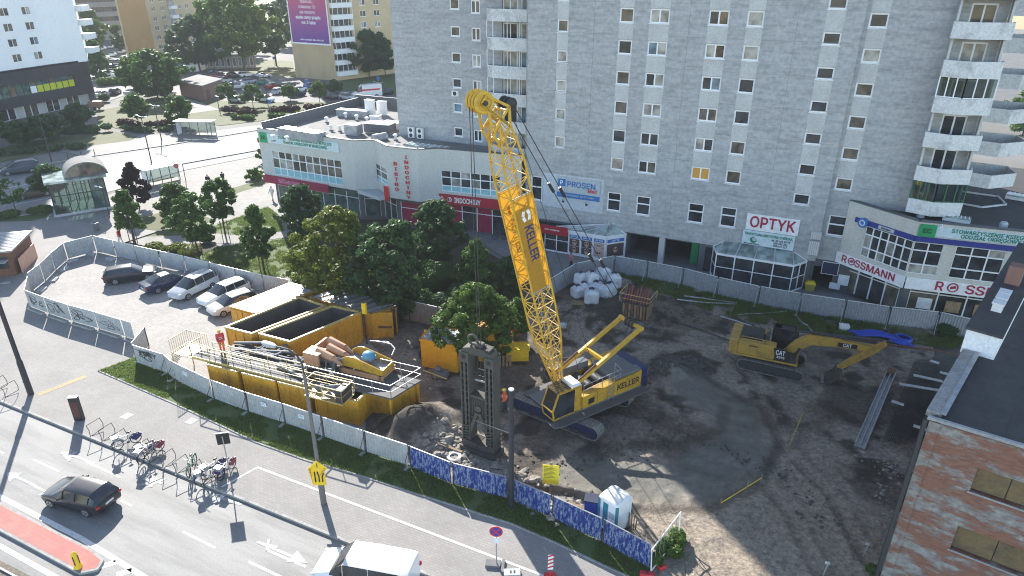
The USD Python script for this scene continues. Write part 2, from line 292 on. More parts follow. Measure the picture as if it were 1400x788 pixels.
K.mud_steel = worn('muddy_steel', (0.085, 0.077, 0.062), (0.05, 0.046, 0.04), 0.4, 0.7, 2.0, 0.8, fine=8, bump=0.5)
K.rust = worn('rusty_steel', (0.2, 0.085, 0.045), (0.1, 0.05, 0.035), 0.4, 0.7, 3.0, 0.8)
K.pump_orange = worn('pump_orange', (0.5, 0.27, 0.15), (0.36, 0.2, 0.12), 0.4, 0.7, 2.0, 0.5)
K.grey_machine = plain('machine_grey', (0.14, 0.15, 0.155), 0.55)
K.blue_steel = plain('blue_paint', (0.016, 0.028, 0.1), 0.45)
K.navy = plain('navy_paint', (0.014, 0.02, 0.06), 0.5)
K.track_plate = worn('track_plate', (0.24, 0.22, 0.2), (0.12, 0.11, 0.1), 0.4, 0.7, 3.0, 0.7)
K.blue_pipe = plain('blue_pipe', (0.02, 0.06, 0.42), 0.4)
K.red_pipe = plain('dull_red_pipe', (0.17, 0.05, 0.045), 0.6)
K.orange_vest = plain('hi_vis_orange', (0.85, 0.13, 0.03), 0.7)
K.skin = plain('skin', (0.5, 0.3, 0.22), 0.6)
K.hair = plain('dark_hair', (0.025, 0.018, 0.013), 0.6)
K.denim = plain('dark_trousers', (0.03, 0.035, 0.055), 0.8)
K.white_cloth = plain('white_cloth', (0.72, 0.71, 0.69), 0.8)
K.black_cloth = plain('black_cloth', (0.02, 0.02, 0.022), 0.8)
K.red_cloth = plain('red_cloth', (0.5, 0.05, 0.045), 0.8)
K.pink_cloth = plain('pink_cloth', (0.62, 0.2, 0.2), 0.8)
K.helmet = plain('helmet_yellow', (0.75, 0.5, 0.05), 0.4)
K.bag = worn('white_bulk_bag', (0.6, 0.63, 0.66), (0.45, 0.48, 0.52), 0.4, 0.75, 2.0, 0.7)
K.wood = worn('raw_timber', (0.3, 0.21, 0.12), (0.2, 0.14, 0.085), 0.4, 0.7, 2.0, 0.8)
K.rubble = plain('rubble_stone', (0.26, 0.235, 0.2), 0.9, var=0.35, scale=1.5, bump=0.5, bscale=12)
K.bark = plain('bark', (0.07, 0.055, 0.042), 0.9, bump=0.5)
K.stake = plain('tree_stake_wood', (0.17, 0.12, 0.08), 0.8)
K.leaf_mid = leafy('leaves_mid', (0.08, 0.16, 0.03), (0.36, 0.48, 0.14))
K.leaf_dark = leafy('leaves_dark', (0.06, 0.125, 0.04), (0.29, 0.42, 0.15))
K.leaf_olive = leafy('leaves_olive', (0.14, 0.18, 0.022), (0.44, 0.46, 0.08))
K.leaf_bright = leafy('leaves_bright', (0.1, 0.18, 0.028), (0.4, 0.5, 0.12))
K.leaf_purple = leafy('leaves_purple', (0.018, 0.007, 0.01), (0.055, 0.022, 0.028))
K.leaf_red = leafy('leaves_rust', (0.05, 0.018, 0.015), (0.14, 0.05, 0.03))
K.grass_blade = leafy('grass_blades', (0.16, 0.225, 0.05), (0.35, 0.39, 0.12))
K.red_sign = plain('red_sign', (0.36, 0.018, 0.03), 0.45)
K.dark_red_sign = plain('wine_sign', (0.26, 0.012, 0.05), 0.45)
K.red_letter = plain('red_letter', (0.55, 0.025, 0.03), 0.4)
K.wine_letter = plain('wine_letter', (0.36, 0.02, 0.06), 0.4)
K.green_letter = plain('green_letter', (0.0, 0.2, 0.12), 0.5)
K.green_sign = plain('green_sign', (0.01, 0.3, 0.1), 0.5)
K.pale_green_sign = plain('pale_sign', (0.55, 0.66, 0.7), 0.5)
K.blue_band = plain('blue_band', (0.02, 0.035, 0.22), 0.45)
K.sign_blue = plain('sign_blue', (0.03, 0.16, 0.42), 0.5)
K.sign_grey = plain('sign_grey', (0.42, 0.46, 0.48), 0.5)
K.sign_white = plain('sign_white', (0.78, 0.79, 0.8), 0.5)
K.ink = plain('navy_ink', (0.02, 0.025, 0.1), 0.5)
K.dark_ink = plain('dark_ink', (0.03, 0.035, 0.035), 0.5)
K.cyan_panel = plain('pale_blue_panel', (0.25, 0.5, 0.56), 0.4)
K.sign_yellow = plain('sign_yellow', (0.85, 0.55, 0.02), 0.5)
K.bright_yellow = plain('notice_yellow', (0.85, 0.66, 0.03), 0.5)
K.no_stop_blue = plain('road_sign_blue', (0.03, 0.05, 0.35), 0.4)
K.road_red = plain('road_sign_red', (0.6, 0.03, 0.04), 0.4)
K.teal = plain('teal_plastic', (0.02, 0.17, 0.23), 0.45)
K.wc_white = plain('cabin_white', (0.72, 0.75, 0.77), 0.45, var=0.05)
K.glass_dark = glass('pane_dark', (0.03, 0.032, 0.035))
K.glass_brown = glass('pane_brown_room', (0.1, 0.085, 0.065))
K.glass_curtain = glass('pane_curtain', (0.34, 0.32, 0.29), 0.12)
K.glass_blue = glass('pane_blue_blind', (0.13, 0.2, 0.26), 0.1)
K.glass_green = glass('pane_green_tint', (0.05, 0.085, 0.075), 0.04)
K.glass_lit = mat('pane_lit_room', {'p': ('principled_bsdf', {'base_color': (0.4, 0.22, 0.05), 'roughness': 0.2, 'emission_color': (1.0, 0.55, 0.1), 'emission_strength': 0.045})}, [])
K.see_through = clear_pane('clear_glazing', (0.62, 0.7, 0.68))
K.roof_glass = glass('canopy_glass', (0.3, 0.37, 0.35), 0.15)
K.car_glass = glass('car_window', (0.02, 0.023, 0.026), 0.03)
K.lamp_red = plain('tail_lamp', (0.45, 0.01, 0.012), 0.25)
K.lamp_clear = plain('head_lamp', (0.6, 0.62, 0.65), 0.15)
K.plate = plain('number_plate', (0.7, 0.7, 0.68), 0.5)
def car_paint(name, c): return mat('car_paint_' + name, {'p': ('principled_bsdf', {'base_color': c, 'roughness': 0.2, 'metallic': 0.0, 'coat_weight': 0.5, 'coat_roughness': 0.04})}, [])
CP = {n: car_paint(n, c) for n, c in dict(black=(0.012, 0.012, 0.016), navy=(0.012, 0.018, 0.05), silver=(0.5, 0.51, 0.53), white=(0.75, 0.75, 0.74), grey=(0.14, 0.145, 0.15), red=(0.3, 0.02, 0.025), green=(0.01, 0.2, 0.13), brown=(0.09, 0.07, 0.055), slate=(0.05, 0.065, 0.085), cream=(0.6, 0.56, 0.5), blue=(0.03, 0.08, 0.3)).items()}
# soil of the site: colour zones carried by the mesh, with clods and fine grain on top
K.soil = mat('site_soil', {'a': ('attribute', {'attribute': 'soil'}), 'c': ('attribute', {'attribute': 'clod'}), 'g': ('geometry', {}), 'n': ('noise_texture', {'scale': 4.0, 'detail': 9.0, 'roughness': 0.78}), 'r': ('rgb_ramp', {'ramp': [(0.32, (0.35, 0.35, 0.35)), (0.5, (0.95, 0.95, 0.95)), (0.68, (1.7, 1.65, 1.58))]}),
 'x': ('mix_color', {'blend_type': 'multiply', 'fac': 1.0, 'use_clamp': False}), 'b': ('bump', {'strength': 0.9, 'distance': 0.16}), 'p': ('principled_bsdf', {'roughness': 0.8, 'specular_ior_level': 0.35})},
 [('g.position', 'n.vector'), ('n.fac', 'r.fac'), ('a.color', 'x.a'), ('r.color', 'x.b'), ('c.fac', 'x.fac'), ('c.fac', 'b.strength'), ('x.result', 'p.base_color'), ('n.fac', 'b.height'), ('b.normal', 'p.normal')])
# old brick wall with patches of plaster left on it
K.old_brick = mat('old_brick_wall', {'g': ('geometry', {}), 'mp': ('mapping', {'rotation': (math.pi / 2, 0, 0)}),
 'k': ('brick_texture', {'scale': 1.0, 'brick_width': 0.27, 'row_height': 0.085, 'mortar_size': 0.012, 'mortar_smooth': 0.2, 'color1': (0.2, 0.065, 0.035), 'color2': (0.28, 0.112, 0.064), 'mortar': (0.14, 0.12, 0.105)}),
 'm2': ('mapping', {'scale': (0.5, 0.5, 1.5)}), 'n': ('noise_texture', {'scale': 0.9, 'detail': 9.0, 'roughness': 0.72}), 'r': ('rgb_ramp', {'ramp': [(0.47, (0, 0, 0)), (0.55, (1, 1, 1))]}),
 'n2': ('noise_texture', {'scale': 4.0, 'detail': 6.0}), 'r2': ('rgb_ramp', {'ramp': [(0.3, (0.17, 0.16, 0.15)), (0.7, (0.32, 0.305, 0.285))]}), 'x': ('mix_color', {'blend_type': 'mix'}),
 'b': ('bump', {'strength': 0.6, 'distance': 0.03}), 'p': ('principled_bsdf', {'roughness': 0.9})},
 [('g.position', 'mp.vector'), ('mp.vector', 'k.vector'), ('g.position', 'm2.vector'), ('m2.vector', 'n.vector'), ('n.fac', 'r.fac'), ('g.position', 'n2.vector'), ('n2.fac', 'r2.fac'),
     ('r.color', 'x.fac'), ('k.color', 'x.a'), ('r2.color', 'x.b'), ('x.result', 'p.base_color'), ('r.color', 'b.height'), ('b.normal', 'p.normal')])
# ---------------------------------------------------------------- the ground
def poly(*px): return [xy(*p) for p in px]
g = M(); g.sheet([(-420, -60), (160, -60), (160, 420), (-420, 420)], -0.06); ground('ground', g, K.ground)
KY = 20.06                                            # kerb of the near street
def flat(name, pts, z, m, kind='structure'): g = M(); g.sheet(pts, z); return ground(name, g, m, kind)
flat('near_road', [(-140, -20), (70, -20), (70, KY), (-140, KY)], -0.012, K.asphalt)
FEN = [(186.5, 498), (229.7, 511.7), (240, 521), (293, 547.5), (339.5, 565), (390, 581), (442.6, 599.4), (499.7, 619.7), (560, 640), (618, 664), (694, 684), (753, 710), (822, 743), (888, 779.6)]
FENW = [xy(*p) for p in FEN]
LOTF = [(45.3, 400), (62, 386.6), (76.4, 371.5), (93.3, 356.4), (133, 345.7), (160, 352.5), (189, 360), (222, 367.5), (256, 375), (290, 384), (325, 393), (362, 402), (398, 409)]
GRAF = [(41, 421), (67, 431), (99.8, 442), (135.6, 452), (172, 463), (186, 467.5)]
BACK = [(752, 408), (786, 386), (838, 375), (882.5, 383), (931, 392.7), (978.5, 405.7), (1033.5, 418.6), (1090.2, 429.2), (1150, 438.5), (1210, 448), (1276, 455.5), (1330, 468)]
pav = [(-140, KY + .15), (70, KY + .15), (70, 29.0)] + [tuple(p) for p in FENW[::-1]] + [tuple(xy(186, 467.5))] + [tuple(xy(*p)) for p in GRAF[::-1]] + [tuple(xy(*p)) for p in LOTF[:5]] + [(-67.0, 48.0), (-80, 46), (-100, 34), (-140, 20.5)]
flat('pavement', pav, 0.11, K.paving)
g = M()
for i in range(105):                                  # kerb stones of the near street
 x = -140 + i * 2.0; g.box(x + .01, x + 1.99, KY - 0.0, KY + 0.16, -0.05, 0.125)
ground('kerb', g, K.kerb)
# parking yard inside the hoarding
lot = [xy(*p) for p in LOTF] + poly((470, 420), (520, 470), (500, 560)) + FENW[:8][::-1] + [xy(186, 467.5)] + [xy(*p) for p in GRAF[::-1]]
flat('parking_yard', lot, 0.118, K.lot_paving)
# street marks: white line along the bay, lane dashes, arrows
def strip(name, a, b, w, z, m):
 a, b = np.array(a), np.array(b); d = (b - a) / np.linalg.norm(b - a); n = np.array([-d[1], d[0]]) * w / 2
 g = M(); g.sheet([a - n, b - n, b + n, a + n], z); return ground(name, g, m)
def pline(name, p, q, w, z, m): return strip(name, xy(*p, z), xy(*q, z), w, z, m)
pline('bay_line', (352, 639), (745, 788), 0.13, 0.117, K.mark); pline('bay_line', (352, 639), (303, 666), 0.13, 0.117, K.mark); pline('bay_line', (745, 788), (900, 846), 0.13, 0.117, K.mark)
for a, b in (((46, 628.5), (81, 645)), ((117, 631), (165, 653)), ((250, 727), (294, 749)), ((24, 653), (62, 672)), ((-40, 600), (5, 620)), ((165, 684), (180, 692)), ((365, 752), (418, 775)), ((340, 768), (420, 806))):
 pline('lane_mark', a, b, 0.13, -0.006, K.mark)
pline('edge_line', (-60, 648), (112, 737), 0.28, -0.006, K.mark); pline('edge_line', (112, 737), (215, 800), 0.28, -0.006, K.mark)
for k in range(4): pline('hatch_mark', (137 + 22 * k, 775 + 11 * k), (158 + 22 * k, 769 + 11 * k), 0.35, -0.006, K.mark)
def arrow(p, head, w=0.16):
 p, h = xy(*p, -0.006), xy(*head, -0.006); d = (h - p) / np.linalg.norm(h - p); n = np.array([-d[1], d[0]]); m = h - d * 1.0
 g = M(); g.sheet([p - n * w / 2, m - n * w / 2, m - n * .42, h, m + n * .42, m + n * w / 2, p + n * w / 2], -0.002); ground('lane_arrow', g, K.faded_mark)
arrow((48, 664), (8, 646)); arrow((352, 741), (420, 770)); arrow((130, 634), (83, 618)); arrow((188, 664), (228, 655)); arrow((330, 690), (285, 676))
# faded cross marks
for c in ((366, 744), (208, 657), (95, 622)):
 pline('cross_mark', (c[0] - 12, c[1] - 2), (c[0] + 14, c[1] + 4), 0.14, 0.002, K.faded_mark); pline('cross_mark', (c[0] + 2, c[1] - 7), (c[0] - 1, c[1] + 9), 0.14, 0.006, K.faded_mark)
# red refuge island, tram bed
isl = Polygon(poly((-120, 632), (0, 693), (125, 757), (138, 769), (132, 779), (112, 783), (0, 723), (-120, 661))).buffer(0.15)
g = M(); g.prism(isl, -0.05, 0.12); ground('island_kerb', g, K.kerb)
flat('traffic_island', isl.buffer(-0.14), 0.126, K.red_paving)
pline('edge_line', (-40, 724), (95, 800), 0.25, -0.006, K.mark)
flat('tram_bed', poly((-90, 720), (66, 800), (40, 900), (-150, 900)), -0.004, K.gravel)
for p, q in (((-60, 745), (30, 794)), ((-60, 772), (0, 806))):
 g = M(); a, b = at(*p), at(*q); g.bar(a + [0, 0, .03], b + [0, 0, .03], .08, .09); put('tram_rail', g, K.steel, label=('outer' if p[1] < 760 else 'inner') + ' steel tram rail in the ballast at the bottom left corner', cat='rail')
# yellow tactile strip across the pavement and drain covers
pline('tactile_strip', (52, 540), (118, 514), 0.5, 0.117, worn('tactile_yellow', (0.42, 0.32, 0.16), (0.3, 0.25, 0.17), 0.4, 0.7, 4, 0.8))
for c in ((174, 571), (200, 521), (262, 578)):
 g = M(); p = xy(*c); g.sheet([p + [-.3, -.3], p + [.3, -.3], p + [.3, .3], p + [-.3, .3]], 0.121); ground('drain_cover', g, K.concrete_plain)
# verge of grass along the hoarding
outer = poly((135, 509), (166, 495), (186, 490)); inner = poly((135, 509), (176, 527), (238, 554), (300, 583), (350, 607), (420, 632), (500, 655), (552, 672), (640, 700), (700, 719), (760, 745), (830, 778), (868, 795))
verge = Polygon(inner + [xy(895, 790)] + FENW[::-1] + [xy(186, 490)])
flat('verge', verge.buffer(0.02), 0.125, K.lawn)
g = M(); w = [np.array(p) for p in inner]
for a, b in zip(w, w[1:]): g.bar([*a, .1], [*b, .1], .1, .12)
ground('verge_edging', g, K.kerb)
# far street, squares, lawns
flat('far_road', poly((-260, 288), (0, 240), (124, 217), (226, 202), (352, 181), (430, 168), (430, 196), (352, 213), (250, 233), (150, 262), (0, 296), (-200, 340)), -0.02, K.far_asphalt)
for a, b in (((-60, 270), (124, 236)), ((-60, 285), (110, 251)), ((150, 226), (350, 192)), ((160, 232), (352, 199)), ((20, 280), (150, 254))):
 pline('far_lane_line', a, b, 0.14, -0.014, K.mark)
for a, b in (((-100, 252), (124, 214.5)), ((124, 214.5), (226, 199.5)), ((226, 199.5), (352, 178.5)), ((249, 224.5), (352, 206)), ((-60, 306), (66, 290))):
 g = M(); g.bar([*xy(*a), .03], [*xy(*b), .03], .25, .16); ground('far_kerb', g, K.kerb)
flat('square', poly((66, 293), (160, 263), (250, 234), (352, 214), (372, 226), (392, 282), (385, 330), (300, 352), (160, 326), (130, 322), (84, 333), (20, 395), (-60, 400), (-60, 318)), 0.0, K.plaza)
flat('far_square', poly((95, 209), (124, 217), (226, 202), (352, 181), (420, 168), (345, 172), (242, 186), (205, 184), (168, 180), (135, 160), (128, 146), (168, 148), (230, 172), (205, 180), (190, 186), (150, 182), (60, 205)), -0.008, K.plaza)
flat('lawn', poly((270, 317), (330, 296), (366, 283), (384, 296), (388, 317), (330, 322)), 0.012, K.lawn)
flat('lawn', poly((258, 350), (310, 337), (388, 327), (432, 345), (420, 362), (384, 383), (330, 372)), 0.016, K.lawn)
flat('lawn', poly((140, 318), (190, 298), (250, 284), (290, 300), (262, 322), (200, 330)), 0.02, K.dry_lawn)
flat('lawn', poly((316, 258), (366, 243), (372, 249), (322, 265)), 0.012, K.dry_lawn)
flat('garden_path', poly((150, 326), (262, 322), (330, 324), (392, 316), (396, 324), (332, 334), (268, 333), (200, 337)), 0.026, K.plaza)
flat('garden_path', poly((368, 383), (432, 352), (452, 360), (404, 390)), 0.026, K.plaza)
flat('bed', poly((186, 338), (250, 328), (310, 338), (256, 352), (222, 352)), 0.022, K.bed_soil)
flat('bed', poly((398, 392), (430, 352), (420, 330), (470, 300), (560, 300), (640, 330), (715, 372), (712, 395), (640, 420), (545, 440), (500, 428)), 0.008, K.bed_soil)
flat('shop_pavement', [xy(560, 292), xy(640, 322), xy(722, 372), xy(752, 390), xy(786, 376), xy(838, 366), xy(1000, 398), xy(1276, 445), xy(1420, 470), (40, 60), (12, 66), (-48, 66), (-60, 60)], 0.03, K.shop_paving)
flat('lawn', poly((-60, 308), (66, 291), (68, 296), (20, 308), (-60, 322)), 0.006, K.lawn)
flat('far_lawn', poly((-40, 210), (60, 190), (155, 180), (188, 187), (180, 192), (95, 203), (0, 222), (-40, 230)), 0.004, K.dry_lawn)
flat('far_lawn', poly((132, 152), (180, 142), (240, 158), (235, 176), (208, 180), (160, 176), (134, 168)), 0.004, K.dry_lawn)
flat('far_lawn', poly((180, 138), (250, 124), (330, 142), (420, 135), (520, 124), (540, 128), (470, 148), (420, 158), (300, 172), (246, 160)), 0.002, K.dry_lawn)
flat('far_car_park', poly((118, 118), (130, 60), (165, 52), (180, 90), (178, 128), (150, 138)), 0.006, K.lot_asphalt)
flat('far_car_park', poly((215, 128), (232, 96), (300, 92), (400, 104), (545, 132), (520, 138), (440, 140), (330, 140), (262, 134)), 0.006, K.lot_asphalt)
flat('far_lawn', poly((250, 92), (270, 76), (400, 84), (405, 108), (300, 94)), 0.008, K.dry_lawn)
flat('far_lawn', poly((440, 122), (480, 108), (560, 100), (560, 130)), 0.01, K.lawn)
flat('far_path', poly((228, 124), (300, 150), (240, 158), (236, 152), (270, 148), (222, 130)), 0.012, K.plaza)
flat('far_ground', poly((60, 60), (180, 45), (290, 60), (420, 60), (560, 60), (560, -30), (60, -30)), -0.03, K.dry_lawn)
flat('far_yard', poly((1330, 150), (1500, 190), (1500, 60), (1330, 60)), -0.03, K.lot_asphalt)
# ---------------------------------------------------------------- buildings
rnd = random.Random(11)
GL = ['glass_dark', 'glass_brown', 'glass_brown', 'glass_curtain', 'glass_dark', 'glass_blue', 'glass_brown', 'glass_curtain']
def window(b, P, Q, u, z, w, h, sashes=1, deep=0.14, fr=0.13, gl=None, sill=True, transom=None, name='window', frame=None):
 "a window in wall PQ: frame with its panes as sub-parts; u, z = its centre"
 fm = frame or K.white_frame; g = M(); u0, u1, z0, z1 = u - w / 2, u + w / 2, z - h / 2, z + h / 2; a, c = -deep, -deep + .06
 for r in ((u0, u1, z0, z0 + fr), (u0, u1, z1 - fr, z1), (u0, u0 + fr, z0 + fr, z1 - fr), (u1 - fr, u1, z0 + fr, z1 - fr)): g.wbox(P, Q, *r, a, c)
 for k in range(1, sashes): x = u0 + w * k / sashes; g.wbox(P, Q, x - fr / 2, x + fr / 2, z0 + fr, z1 - fr, a, c)
 if transom: g.wbox(P, Q, u0 + fr, u1 - fr, z0 + h * transom - fr / 2, z0 + h * transom + fr / 2, a, c - .003)
 if sill: g.wbox(P, Q, u0 - .06, u1 + .06, z0 - .05, z0 - .003, -deep, .05)
 wd = put(name, g, fm, b)
 for k in range(sashes):
  x0, x1 = u0 + w * k / sashes + fr / 2, u0 + w * (k + 1) / sashes - fr / 2
  for q in ((z0 + .02, z1 - .02),) if not transom else ((z0 + .02, z0 + h * transom), (z0 + h * transom, z1 - .02)):
   p = M(); p.wbox(P, Q, x0, x1, *q, a + .012, a + .028); put('pane', p, K[gl or rnd.choice(GL)], wd)
 return wd
def hole(u, z, w, h): return (u - w / 2, u + w / 2, z - h / 2, z + h / 2)
def wallrect(b, name, P, Q, r, o0, o1, m, **k): g = M(); g.wbox(P, Q, *r, o0, o1); return put(name, g, m, b, **k)

# --- the tall grey block
TY, TL = 63.26, 67.4
tb = thing('tower_block', 'tall grey concrete apartment block with white balconies behind the crane', 'apartment block', (-20, TY, 0), world=True)
P, Q = (-28.5, TY), (-0.05, TY); U = lambda X: X + 28.5
wins = []
for X, w, h, zs, s in ((-24.94, 1.1, 1.13, [11.2 + 2.71 * k for k in range(8)], 1), (-18.87, 1.32, 1.25, [9.66 + 2.69 * k for k in range(8)], 1), (-15.9, 1.77, 1.22, [9.66 + 2.69 * k for k in range(8)], 2),
                       (-10.85, 1.7, 1.22, [9.66 + 2.69 * k for k in range(8)], 2), (-7.88, 1.35, 1.25, [9.66 + 2.69 * k for k in range(8)], 1), (-1.85, 1.37, 1.0, [8.42 + 2.675 * k for k in range(9)], 1)):
 wins += [(X, z, w, h, s, None) for z in zs]
wins += [(-18.93, 5.8, 1.42, 1.94, 1, .58), (-15.95, 5.8, 1.42, 1.94, 1, .58), (-10.85, 5.8, 1.5, 1.94, 1, .58), (-7.83, 5.84, 1.46, 1.94, 1, .58), (-27.35, 6.1, 1.3, 2.6, 1, .55)]
g = M(); g.wall(P, Q, 2.85, 46, .35, [hole(U(X), z, w, h) for X, z, w, h, s, t in wins]); put('wall', g, K.concrete, tb)
for X, z, w, h, s, t in wins:
 gl = 'glass_lit' if X == -10.85 and abs(z - 9.66) < .01 else ('glass_dark' if X == -1.85 or t else None)
 if t and X in (-10.85, -7.83): gl = 'glass_dark'
 window(tb, P, Q, U(X), z, w, h, s, gl=gl, transom=t)
 if not t:
  k = M(); k.wbox(P, Q, U(X) - w / 2, U(X) + w / 2, z + h / 2 + .04, z + 2.69 - h / 2 - .06, -.01, .012); put('spandrel', k, K.concrete_plain, tb)
for k in range(9): g = M(); g.wbox(P, Q, .1, 28.4, 8.03 + 2.69 * k, 8.055 + 2.69 * k, -.01, .004); put('panel_joint', g, K.slab_under, tb)
for x in (-21.9, -13.3, -4.6): g = M(); g.wbox(P, Q, U(x), U(x) + .025, 3, 32, -.01, .005); put('panel_joint', g, K.slab_under, tb)
# right of the shallow fold
P2, Q2 = (-0.05, TY + .4), (9.6, TY + .4); U2 = lambda X: X + .05
w2 = [(1.26, 10.08 + 2.63 * k, 1.35, 1.1, None) for k in range(8)] + [(1.4, 6.3, 1.5, 1.9, .55)]
bal_z = [9.0 + 2.69 * k for k in range(8)]
bh = [(7.2, 8.9, z + .05, z + 2.15) for z in bal_z]
g = M(); g.wall(P2, Q2, 3.0, 46, .35, [hole(U2(X), z, w, h) for X, z, w, h, t in w2] + [(U2(a), U2(b), c, d) for a, b, c, d in bh]); g.box(-.05, .25, TY + .002, TY + .398, 2.85, 46); put('wall', g, K.concrete, tb)
for X, z, w, h, t in w2:
 window(tb, P2, Q2, U2(X), z, w, h, 1, transom=t, gl='glass_dark' if t else None)
 if not t: k = M(); k.wbox(P2, Q2, U2(X) - w / 2, U2(X) + w / 2, z + h / 2 + .04, z + 2.63 - h / 2 - .06, -.01, .012); put('spandrel', k, K.concrete_plain, tb)
def balcony(poly_, z, ph=.95, th=.1, name='balcony'):
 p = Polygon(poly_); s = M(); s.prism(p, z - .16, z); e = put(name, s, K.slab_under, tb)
 pts = list(p.exterior.coords)[:-1]; w = M()
 front = pts[1:-1]; full = pts
 r = p.buffer(.03).difference(p.buffer(-th)).difference(Polygon([full[0], full[-1], (full[-1][0], full[-1][1] + .5), (full[0][0], full[0][1] + .5)]).buffer(.2))
 w.prism(r, z - .22, z + ph); put('parapet', w, K.balcony, e); return e
for k, z in enumerate(bal_z):
 b = balcony([(6.25, TY + .38), (6.2, 62.25), (7.9, 61.75), (10.0, 62.5), (10.1, TY + .38)], z)
 window(tb, P2, Q2, U2(8.05), z + 1.1, 1.7, 2.1, 2, deep=.2, gl=['glass_curtain', 'glass_dark', 'glass_dark', 'glass_blue', 'glass_curtain', 'glass_brown', 'glass_dark', 'glass_dark'][k], sill=False, name='balcony_door')
 
 for x in (6.32, 9.61): g = M(); g.box(x, x + .16, TY - .6, TY + .37, z, z + 2.5); put('pier', g, K.concrete_plain, tb)
 if k in (0, 3):
  f = M(); fm = K.white_frame if k else plain('green_frame', (0.03, 0.12, 0.05))
  for (a, c) in (((6.2, 62.25), (7.9, 61.75)), ((7.9, 61.75), (10.0, 62.5))):
   n = 3
   for i in range(n + 1): p_ = np.array(a) + (np.array(c) - np.array(a)) * i / n; f.box(p_[0] - .04, p_[0] + .04, p_[1] + .02, p_[1] + .1, z + .95, z + 2.5)
   for zz in (1.0, 2.46): f.bar([a[0], a[1] + .06, z + zz], [c[0], c[1] + .06, z + zz], .07, .07)
  lo = put('loggia_frame', f, fm, b)
  for (a, c) in (((6.2, 62.25), (7.9, 61.75)), ((7.9, 61.75), (10.0, 62.5))):
   q = M(); q.bar([a[0], a[1] + .06, z + 1.72], [c[0], c[1] + .06, z + 1.72], .02, 1.4); put('loggia_pane', q, K.see_through, lo)
# balconies round the far right corner
for k, z in enumerate(bal_z[:7]):
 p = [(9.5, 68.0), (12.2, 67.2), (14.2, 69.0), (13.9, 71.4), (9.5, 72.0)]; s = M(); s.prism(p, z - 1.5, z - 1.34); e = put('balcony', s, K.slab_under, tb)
 r = Polygon(p); r = r.buffer(.03).difference(r.buffer(-.1)).difference(sbox(9, 60, 9.7, 80)); w = M(); w.prism(r, z - 1.55, z - .42); put('parapet', w, K.balcony, e)
# left set-back part
P3, Q3 = (-47.0, TL), (-28.5, TL); U3 = lambda X: X + 47
w3 = [(-38.9, 10.06 + 2.68 * k, 1.17, 1.05, 1, None) for k in range(8)] + [(-36.4, 9.85 + 2.68 * k, 1.1, 1.3, 2, None) for k in range(8)]
bl = [8.6 + 2.74 * k for k in range(8)]
bh = [(U3(-33.3), U3(-29.6), z + .02, z + 2.3) for z in bl]
g = M(); g.wall(P3, Q3, 0, 46, .35, [hole(U3(X), z, w, h) for X, z, w, h, s, t in w3] + bh); put('wall', g, K.concrete, tb)
for X, z, w, h, s, t in w3:
 window(tb, P3, Q3, U3(X), z, w, h, s)
for k, z in enumerate(bl):
 b = balcony([(-34.3, TL - .02), (-34.3, 66.0), (-33.4, 65.25), (-29.4, 65.25), (-28.6, 65.6), (-28.6, TL - .02)], z)
 window(tb, P3, Q3, U3(-32.4), z + 1.15, 1.7, 2.25, 2, deep=.2, gl=['glass_curtain', 'glass_dark', 'glass_curtain'][k % 3], sill=False, name='balcony_door')
 window(tb, P3, Q3, U3(-30.4), z + 1.15, 1.6, 2.25, 2, deep=.2, gl=['glass_curtain', 'glass_blue'][k % 2], sill=False, name='balcony_door')
 q = M(); q.wbox(P3, Q3, U3(-31.53), U3(-31.22), z, z + 2.3, -.3, -.1); put('pier', q, K.concrete_plain, tb)
 f = M()
 for x in (-34.0, -33.3, -31.7, -30.3, -29.0): f.box(x - .03, x + .03, 65.3, 65.36, z + .95, z + 2.56)
 f.box(-34.0, -29.0, 65.3, 65.36, z + .95, z + 1.0)
 if k in (3, 4, 2): put('loggia_frame', f, K.white_frame, b)
g = M(); g.wall((-28.503, TL - .005), (-28.503, TY + .352), 0, 46, -.3); g.wall((9.605, TY + .755), (9.605, 79), 0, 46, .35); g.wall((-47.004, 79), (-47.004, TL + .355), 0, 46, .3); g.wall((9.6, 79), (-47, 79), 0, 46, .35); put('side_wall', g, K.concrete, tb)
for k in range(11):                                   # balconies on the sunny left end
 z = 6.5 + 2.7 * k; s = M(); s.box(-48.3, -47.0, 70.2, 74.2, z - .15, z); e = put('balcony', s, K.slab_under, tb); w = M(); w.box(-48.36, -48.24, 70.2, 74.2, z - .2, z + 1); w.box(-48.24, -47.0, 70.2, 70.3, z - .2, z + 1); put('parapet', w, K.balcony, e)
g = M(); g.prism([(-47.2, 67.2), (-28.7, 67.2), (-28.7, 63.06), (9.8, 63.06), (9.8, 79.2), (-47.2, 79.2)], 46, 46.4); put('roof', g, K.roof_felt, tb)
# passage under the block, with its piers
g = M(); g.wall((-17.6, TY), (-17.3, TY), 0, 2.85, 9); g.wall((-10.1, TY), (-.05, TY), 0, 2.85, .35, [(.6, 8.8, .1, 2.6)]); g.wall((-28.5, TY), (-17.6, TY), 0, 2.85, .35, [(.5, 10.4, .2, 2.6)]); g.wall((-.05, TY + .4), (9.6, TY + .4), 0, 3.0, .35, [(.3, 2.0, 0, 2.3)])
put('ground_floor_wall', g, K.grey_clad, tb)
g = M(); g.box(-10.1, -9.8, TY + .36, TY + 9, 0, 2.85); g.box(-17.6, -9.8, TY + 9, TY + 9.3, 0, 2.85); g.box(-17.29, -10.11, TY + .36, TY + 9, 2.6, 2.84); put('passage', g, K.grey_clad, tb)
g = M(); g.box(-14.05, -13.5, TY + .05, TY + .6, 0, 2.84); put('pillar', g, K.concrete_plain, tb)
g = M(); g.box(-11.1, -10.4, TY + 1.5, TY + 2.6, .03, 2.2); put('green_door', g, K.green_sign, tb)
